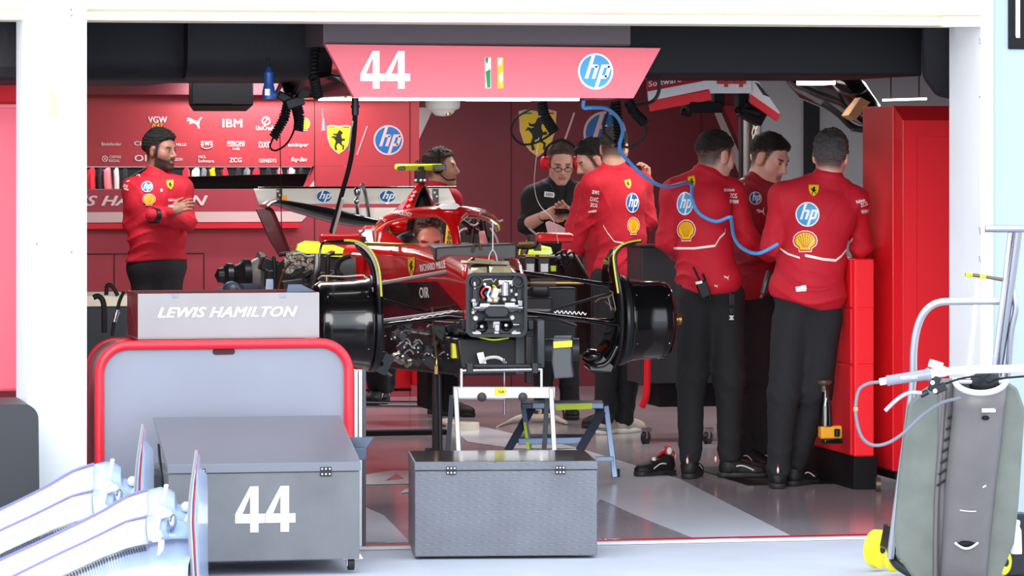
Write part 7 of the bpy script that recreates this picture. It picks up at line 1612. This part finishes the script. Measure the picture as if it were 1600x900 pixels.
# D bearded man leaning in
root, sh, J, R, hc = person('dark-haired man in red leaning over the car, half hidden behind a colleague', dict(d=24.6, yaw=-55, seed=4.4,
  j=dict(neck=(940, 282), chest=(940, 325), waist=(948, 380), hip=(955, 425), hem=(950, 435), shL=(918, 300, -.12), shR=(952, 300, .15), elL=(898, 352, -.15), elR=(925, 352, .15), wrL=(888, 390, -.25), wrR=(905, 390, .1),
         hpL=(945, 445, -.08), hpR=(962, 445, .08), knL=(945, 540, -.08), knR=(965, 540, .08), anL=(950, 640, -.08), anR=(968, 640, .08), toeL=(930, 655, -.15), toeR=(945, 655, 0)),
  head=(926, 251), face=(-72, 26, 0), look=dict(skin=(216, 168, 146), hair=(16, 13, 13), beard=.6, top=.020, curl=.005, sides=.9, cut=.02, slope=.5)))
dec(sh, [('T:pure_white|DXC', 912, 318, 9, 5, -.5), ('T:pure_white|ZCG', 908, 327, 9, 5, -.5), ('T:pure_white|aws', 905, 336, 8, 4, -.4)])

# E man with back to us
root, sh, J, R, hc = person('man in red with his back turned, working at the right side of the car', dict(d=23.9, yaw=160, seed=5.1, shoe='pale',
  j=dict(neck=(958, 266), chest=(965, 315), waist=(970, 370), hip=(972, 420), hem=(970, 432), shL=(928, 288, -.05), shR=(1000, 288, .05), elL=(914, 345, .03), elR=(1012, 345, .05), wrL=(899, 388, .1), wrR=(1008, 290, .2),
         hpL=(952, 440), hpR=(990, 440), knL=(950, 545, -.02), knR=(988, 545, .02), anL=(944, 655), anR=(974, 655, .1), toeL=(965, 668, .15), toeR=(992, 662, .2)),
  head=(960, 232), face=(165, 12, 0), look=dict(skin=(222, 176, 154), hair=(34, 26, 23), top=.016, curl=.003, sides=.75),
  hands=[('L', (-.35, -.9, .2), (.6, -.2, -.6), 1, .6), ('R', (.1, .9, .1), (-.7, .1, -.5), -1, 1.0)]))
dec(sh, [('hp', 988, 317, 20, 31, 0), ('shield', 981.5, 288, 10, 15, .25), ('shell', 989.5, 353, 18, 28, 0), ('T:pure_white|aws', 931, 300, 11, 6, -.12), ('T:pure_white|DXC', 929, 311, 13, 7, -.12), ('T:pure_white|ZCG', 928, 320, 12, 6, -.12), ('T:pure_white|WWW', 926, 330, 14, 3.5, .12)])
stripe(sh, [(943, 352), (950, 364), (960, 377), (975, 380)])
mb = MB(); mb.lathe(P(1004, 284, 24.0), -FW+UP*.1, [(-.02, 0), (-.02, .02), (.02, .022), (.03, .015), (.03, 0)], 16); tag(part('green_tool', mb, 'green_tool'), 'small green tool in the raised hand of the man working at the car', 'tool')

# F middle man, three-quarter back view
root, sh, J, R, hc = person('short-haired man in red with his back to us and a radio on his belt', dict(d=20.75, yaw=150, seed=6.2, girth=1.1,
  j=dict(neck=(1104, 276), chest=(1092, 325), waist=(1100, 385), hip=(1108, 435), hem=(1108, 460), shL=(1055, 303, -.02), shR=(1143, 303, .06), elL=(1041, 375, .04), elR=(1168, 372, .08), wrL=(1062, 398, .28), wrR=(1203, 398, .2),
         hpL=(1087, 465, .0), hpR=(1134, 465, .02), knL=(1080, 590, .0), knR=(1140, 592, .02), anL=(1078, 712, .0), anR=(1140, 712, .05), toeL=(1095, 722, .3), toeR=(1200, 725, .06)),
  head=(1118, 245, .02), face=(128, 14, 0), look=dict(skin=(232, 188, 170), hair=(40, 32, 30), top=.014, curl=.003, sides=.7, beard=.2, scale=1.04, slope=.4, cut=.022)))
dec(sh, [('hpsky', 1070.5, 318, 26, 36, 0), ('shield', 1081.5, 285, 11, 19, .2), ('shell', 1073, 360, 28, 34, 0), ('T:pure_white|Bitdefender', 1139, 297, 17, 5, .05), ('T:pure_white|ZCG', 1145, 306, 12, 7, 0), ('T:pure_white|WWWW', 1146, 315, 15, 6, 0), ('puma', 1135, 434, 9, 7, 0), ('puma', 1119, 447, 6, 5, 0)])
stripe(sh, [(1053, 388), (1085, 388), (1117, 384), (1124, 372), (1132, 364), (1133, 357)], 3.5)
rd_ = thing('radio', 'black two-way radio on the belt of the short-haired man in red', 'radio', P(1098, 470, 20.55))
mb = MB(); mb.cbox(P(1099, 452, 20.52), (.055, .03, .085), ry=-.35); part('radio_body', mb, 'carbon_matt', rd_, bevel=.005); mb = MB(); mb.cyl(P(1094, 440, 20.5), P(1083, 417, 20.48), .006, n=8); mb.cyl(P(1102, 438, 20.5), P(1098, 428, 20.48), .006, n=8); part('antenna', mb, 'rubber', rd_); mb = MB(); mb.cbox(P(1092, 441.5, 20.48), (.034, .012, .013), ry=-.2); part('white_tag', mb, 'pure_white', rd_); mb = MB()
for i in range(3): mb.cbox(P(1100+i*4, 463, 20.53), (.007, .02, .04), ry=-.15)
part('belt_clip', mb, 'rubber', rd_, bevel=.002)
mb = MB(); mb.cbox(P(1143, 468, 20.5), (.03, .02, .06)); mb.cbox(P(1143, 486, 20.5), (.024, .012, .03)); mb.tube(pp([(1143, 456, 20.52), (1143, 462, 20.5), (1143, 480, 20.5)]), .006, 6); q = part('buckle_strap', mb, 'dark_metal', bevel=.003); tag(q, 'dark strap with a plastic buckle hanging at the hip of the short-haired man', 'strap')
mb = MB(); mb.prism(pp([(1139, 493, 20.49), (1147, 493, 20.49), (1145, 496, 20.49), (1147, 500, 20.49), (1139, 500, 20.49), (1141, 496, 20.49)]), FW*.008); part('grey_clip', mb, 'steel_grey', q)

# G man between, face to the right
root, sh, J, R, hc = person('clean-shaven man in red looking down between the two men with their backs turned', dict(d=21.5, yaw=50, seed=7.3, shirt='shirt_dark_red',
  j=dict(neck=(1181, 290), chest=(1187, 335), waist=(1180, 395), hip=(1178, 445), hem=(1178, 470), shL=(1150, 306, .05), shR=(1226, 316, -.1), elL=(1142, 375, .0), elR=(1232, 378, -.15), wrL=(1180, 400, -.15), wrR=(1250, 392, -.05),
         hpL=(1165, 470), hpR=(1190, 470), knL=(1165, 590), knR=(1192, 590), anL=(1168, 702), anR=(1195, 702), toeL=(1185, 715, -.1), toeR=(1222, 715, -.1)),
  head=(1202, 249, -.02), face=(52, 22, 4), look=dict(skin=(236, 190, 172), hair=(24, 20, 20), top=.018, curl=.003, sides=.7, beard=.15, scale=1.06, cut=.022)))
dec(sh, [('hp', 1180.5, 310, 19, 20, .1), ('puma', 1161, 291, 10, 7, .3), ('puma', 1189, 331, 14, 12, .2)])
stripe(sh, [(1143, 288), (1155, 281), (1164, 279)], 2)

# H grey-haired man, back view
root, sh, J, R, hc = person('grey-haired man in red with his back to us beside the red cabinets', dict(d=20.15, yaw=172, seed=8.7, wide=1.12, girth=1.25,
  j=dict(neck=(1293, 282), chest=(1276, 338), waist=(1268, 405), hip=(1262, 455), hem=(1262, 484), hemx=(0, 0), shL=(1224, 308, -.02), shR=(1333, 314, .02), elL=(1206, 382, .02), elR=(1345, 385, .10), wrL=(1228, 405, .25), wrR=(1344, 398, .32),
         hpL=(1236, 500, .0), hpR=(1286, 500, .0), knL=(1224, 615, -.02), knR=(1276, 612, .03), anL=(1215, 733, .0), anR=(1242, 722, .16), toeL=(1213, 740, .26), toeR=(1270, 738, .30)),
  head=(1298, 244, .02), face=(168, 6, -3), look=dict(skin=(236, 186, 168), hair=(38, 36, 36), top=.016, curl=.004, sides=.8, grey=.6, bald=1, cut=-.055, slope=.12, scale=1.05), hemtilt=-.3))
dec(sh, [('hpsky', 1262, 335, 37, 38, 0), ('shield', 1271.5, 298, 16, 18, 0), ('shell', 1258.5, 377, 37, 34, 0), ('T:pure_white|Bitdefender', 1344, 314, 14, 5, .3), ('T:pure_white|ZCG', 1349, 319, 11, 6, .3), ('T:pure_white|WWW', 1351, 330, 13, 6, .1), ('T:pure_white|-', 1252, 451, 16, 8, .1)])
stripe(sh, [(1220, 389), (1232, 397), (1250, 403)], 3); stripe(sh, [(1258, 399), (1285, 405), (1305, 407), (1314, 400), (1325, 385), (1333, 372)], 4)
mb = MB(); mb.tube(pp([(1201, 425, 20.25), (1197, 440, 20.22), (1192, 458, 20.22)]), .014, 8); mb.cyl(P(1191, 460, 20.22), P(1189, 466, 20.22), .008); tag(part('belt_tool', mb, 'charcoal'), 'dark tool handle sticking out at the left hip of the grey-haired man', 'tool')

# I man bending behind the cockpit
root, sh, J, R, hc = person('man bending down behind the cockpit, only his forehead and dark hair visible', dict(d=22.1, yaw=8, seed=9.1, ground=.24, cuff=.3,
  j=dict(neck=(655, 405, .15), chest=(640, 430, .35), waist=(620, 440, .55), hip=(603, 450, .72), hem=(603, 470), shL=(625, 420, .25), shR=(690, 420, .25), elL=(618, 480, .2), elR=(700, 480, .2), wrL=(640, 520, .1), wrR=(690, 520, .1),
         hpL=(590, 460, .75), hpR=(615, 460, .75), knL=(585, 540, .7), knR=(603, 540, .8), anL=(592, 620, .9), anR=(598, 620, 1.0), toeL=(580, 640, .7), toeR=(596, 640, .8)),
  head=(668, 374, -.75), face=(12, 24, 0), look=dict(skin=(226, 170, 148), hair=(44, 30, 24), top=.022, curl=.008, sides=.7, scale=1.0, cut=.065)))
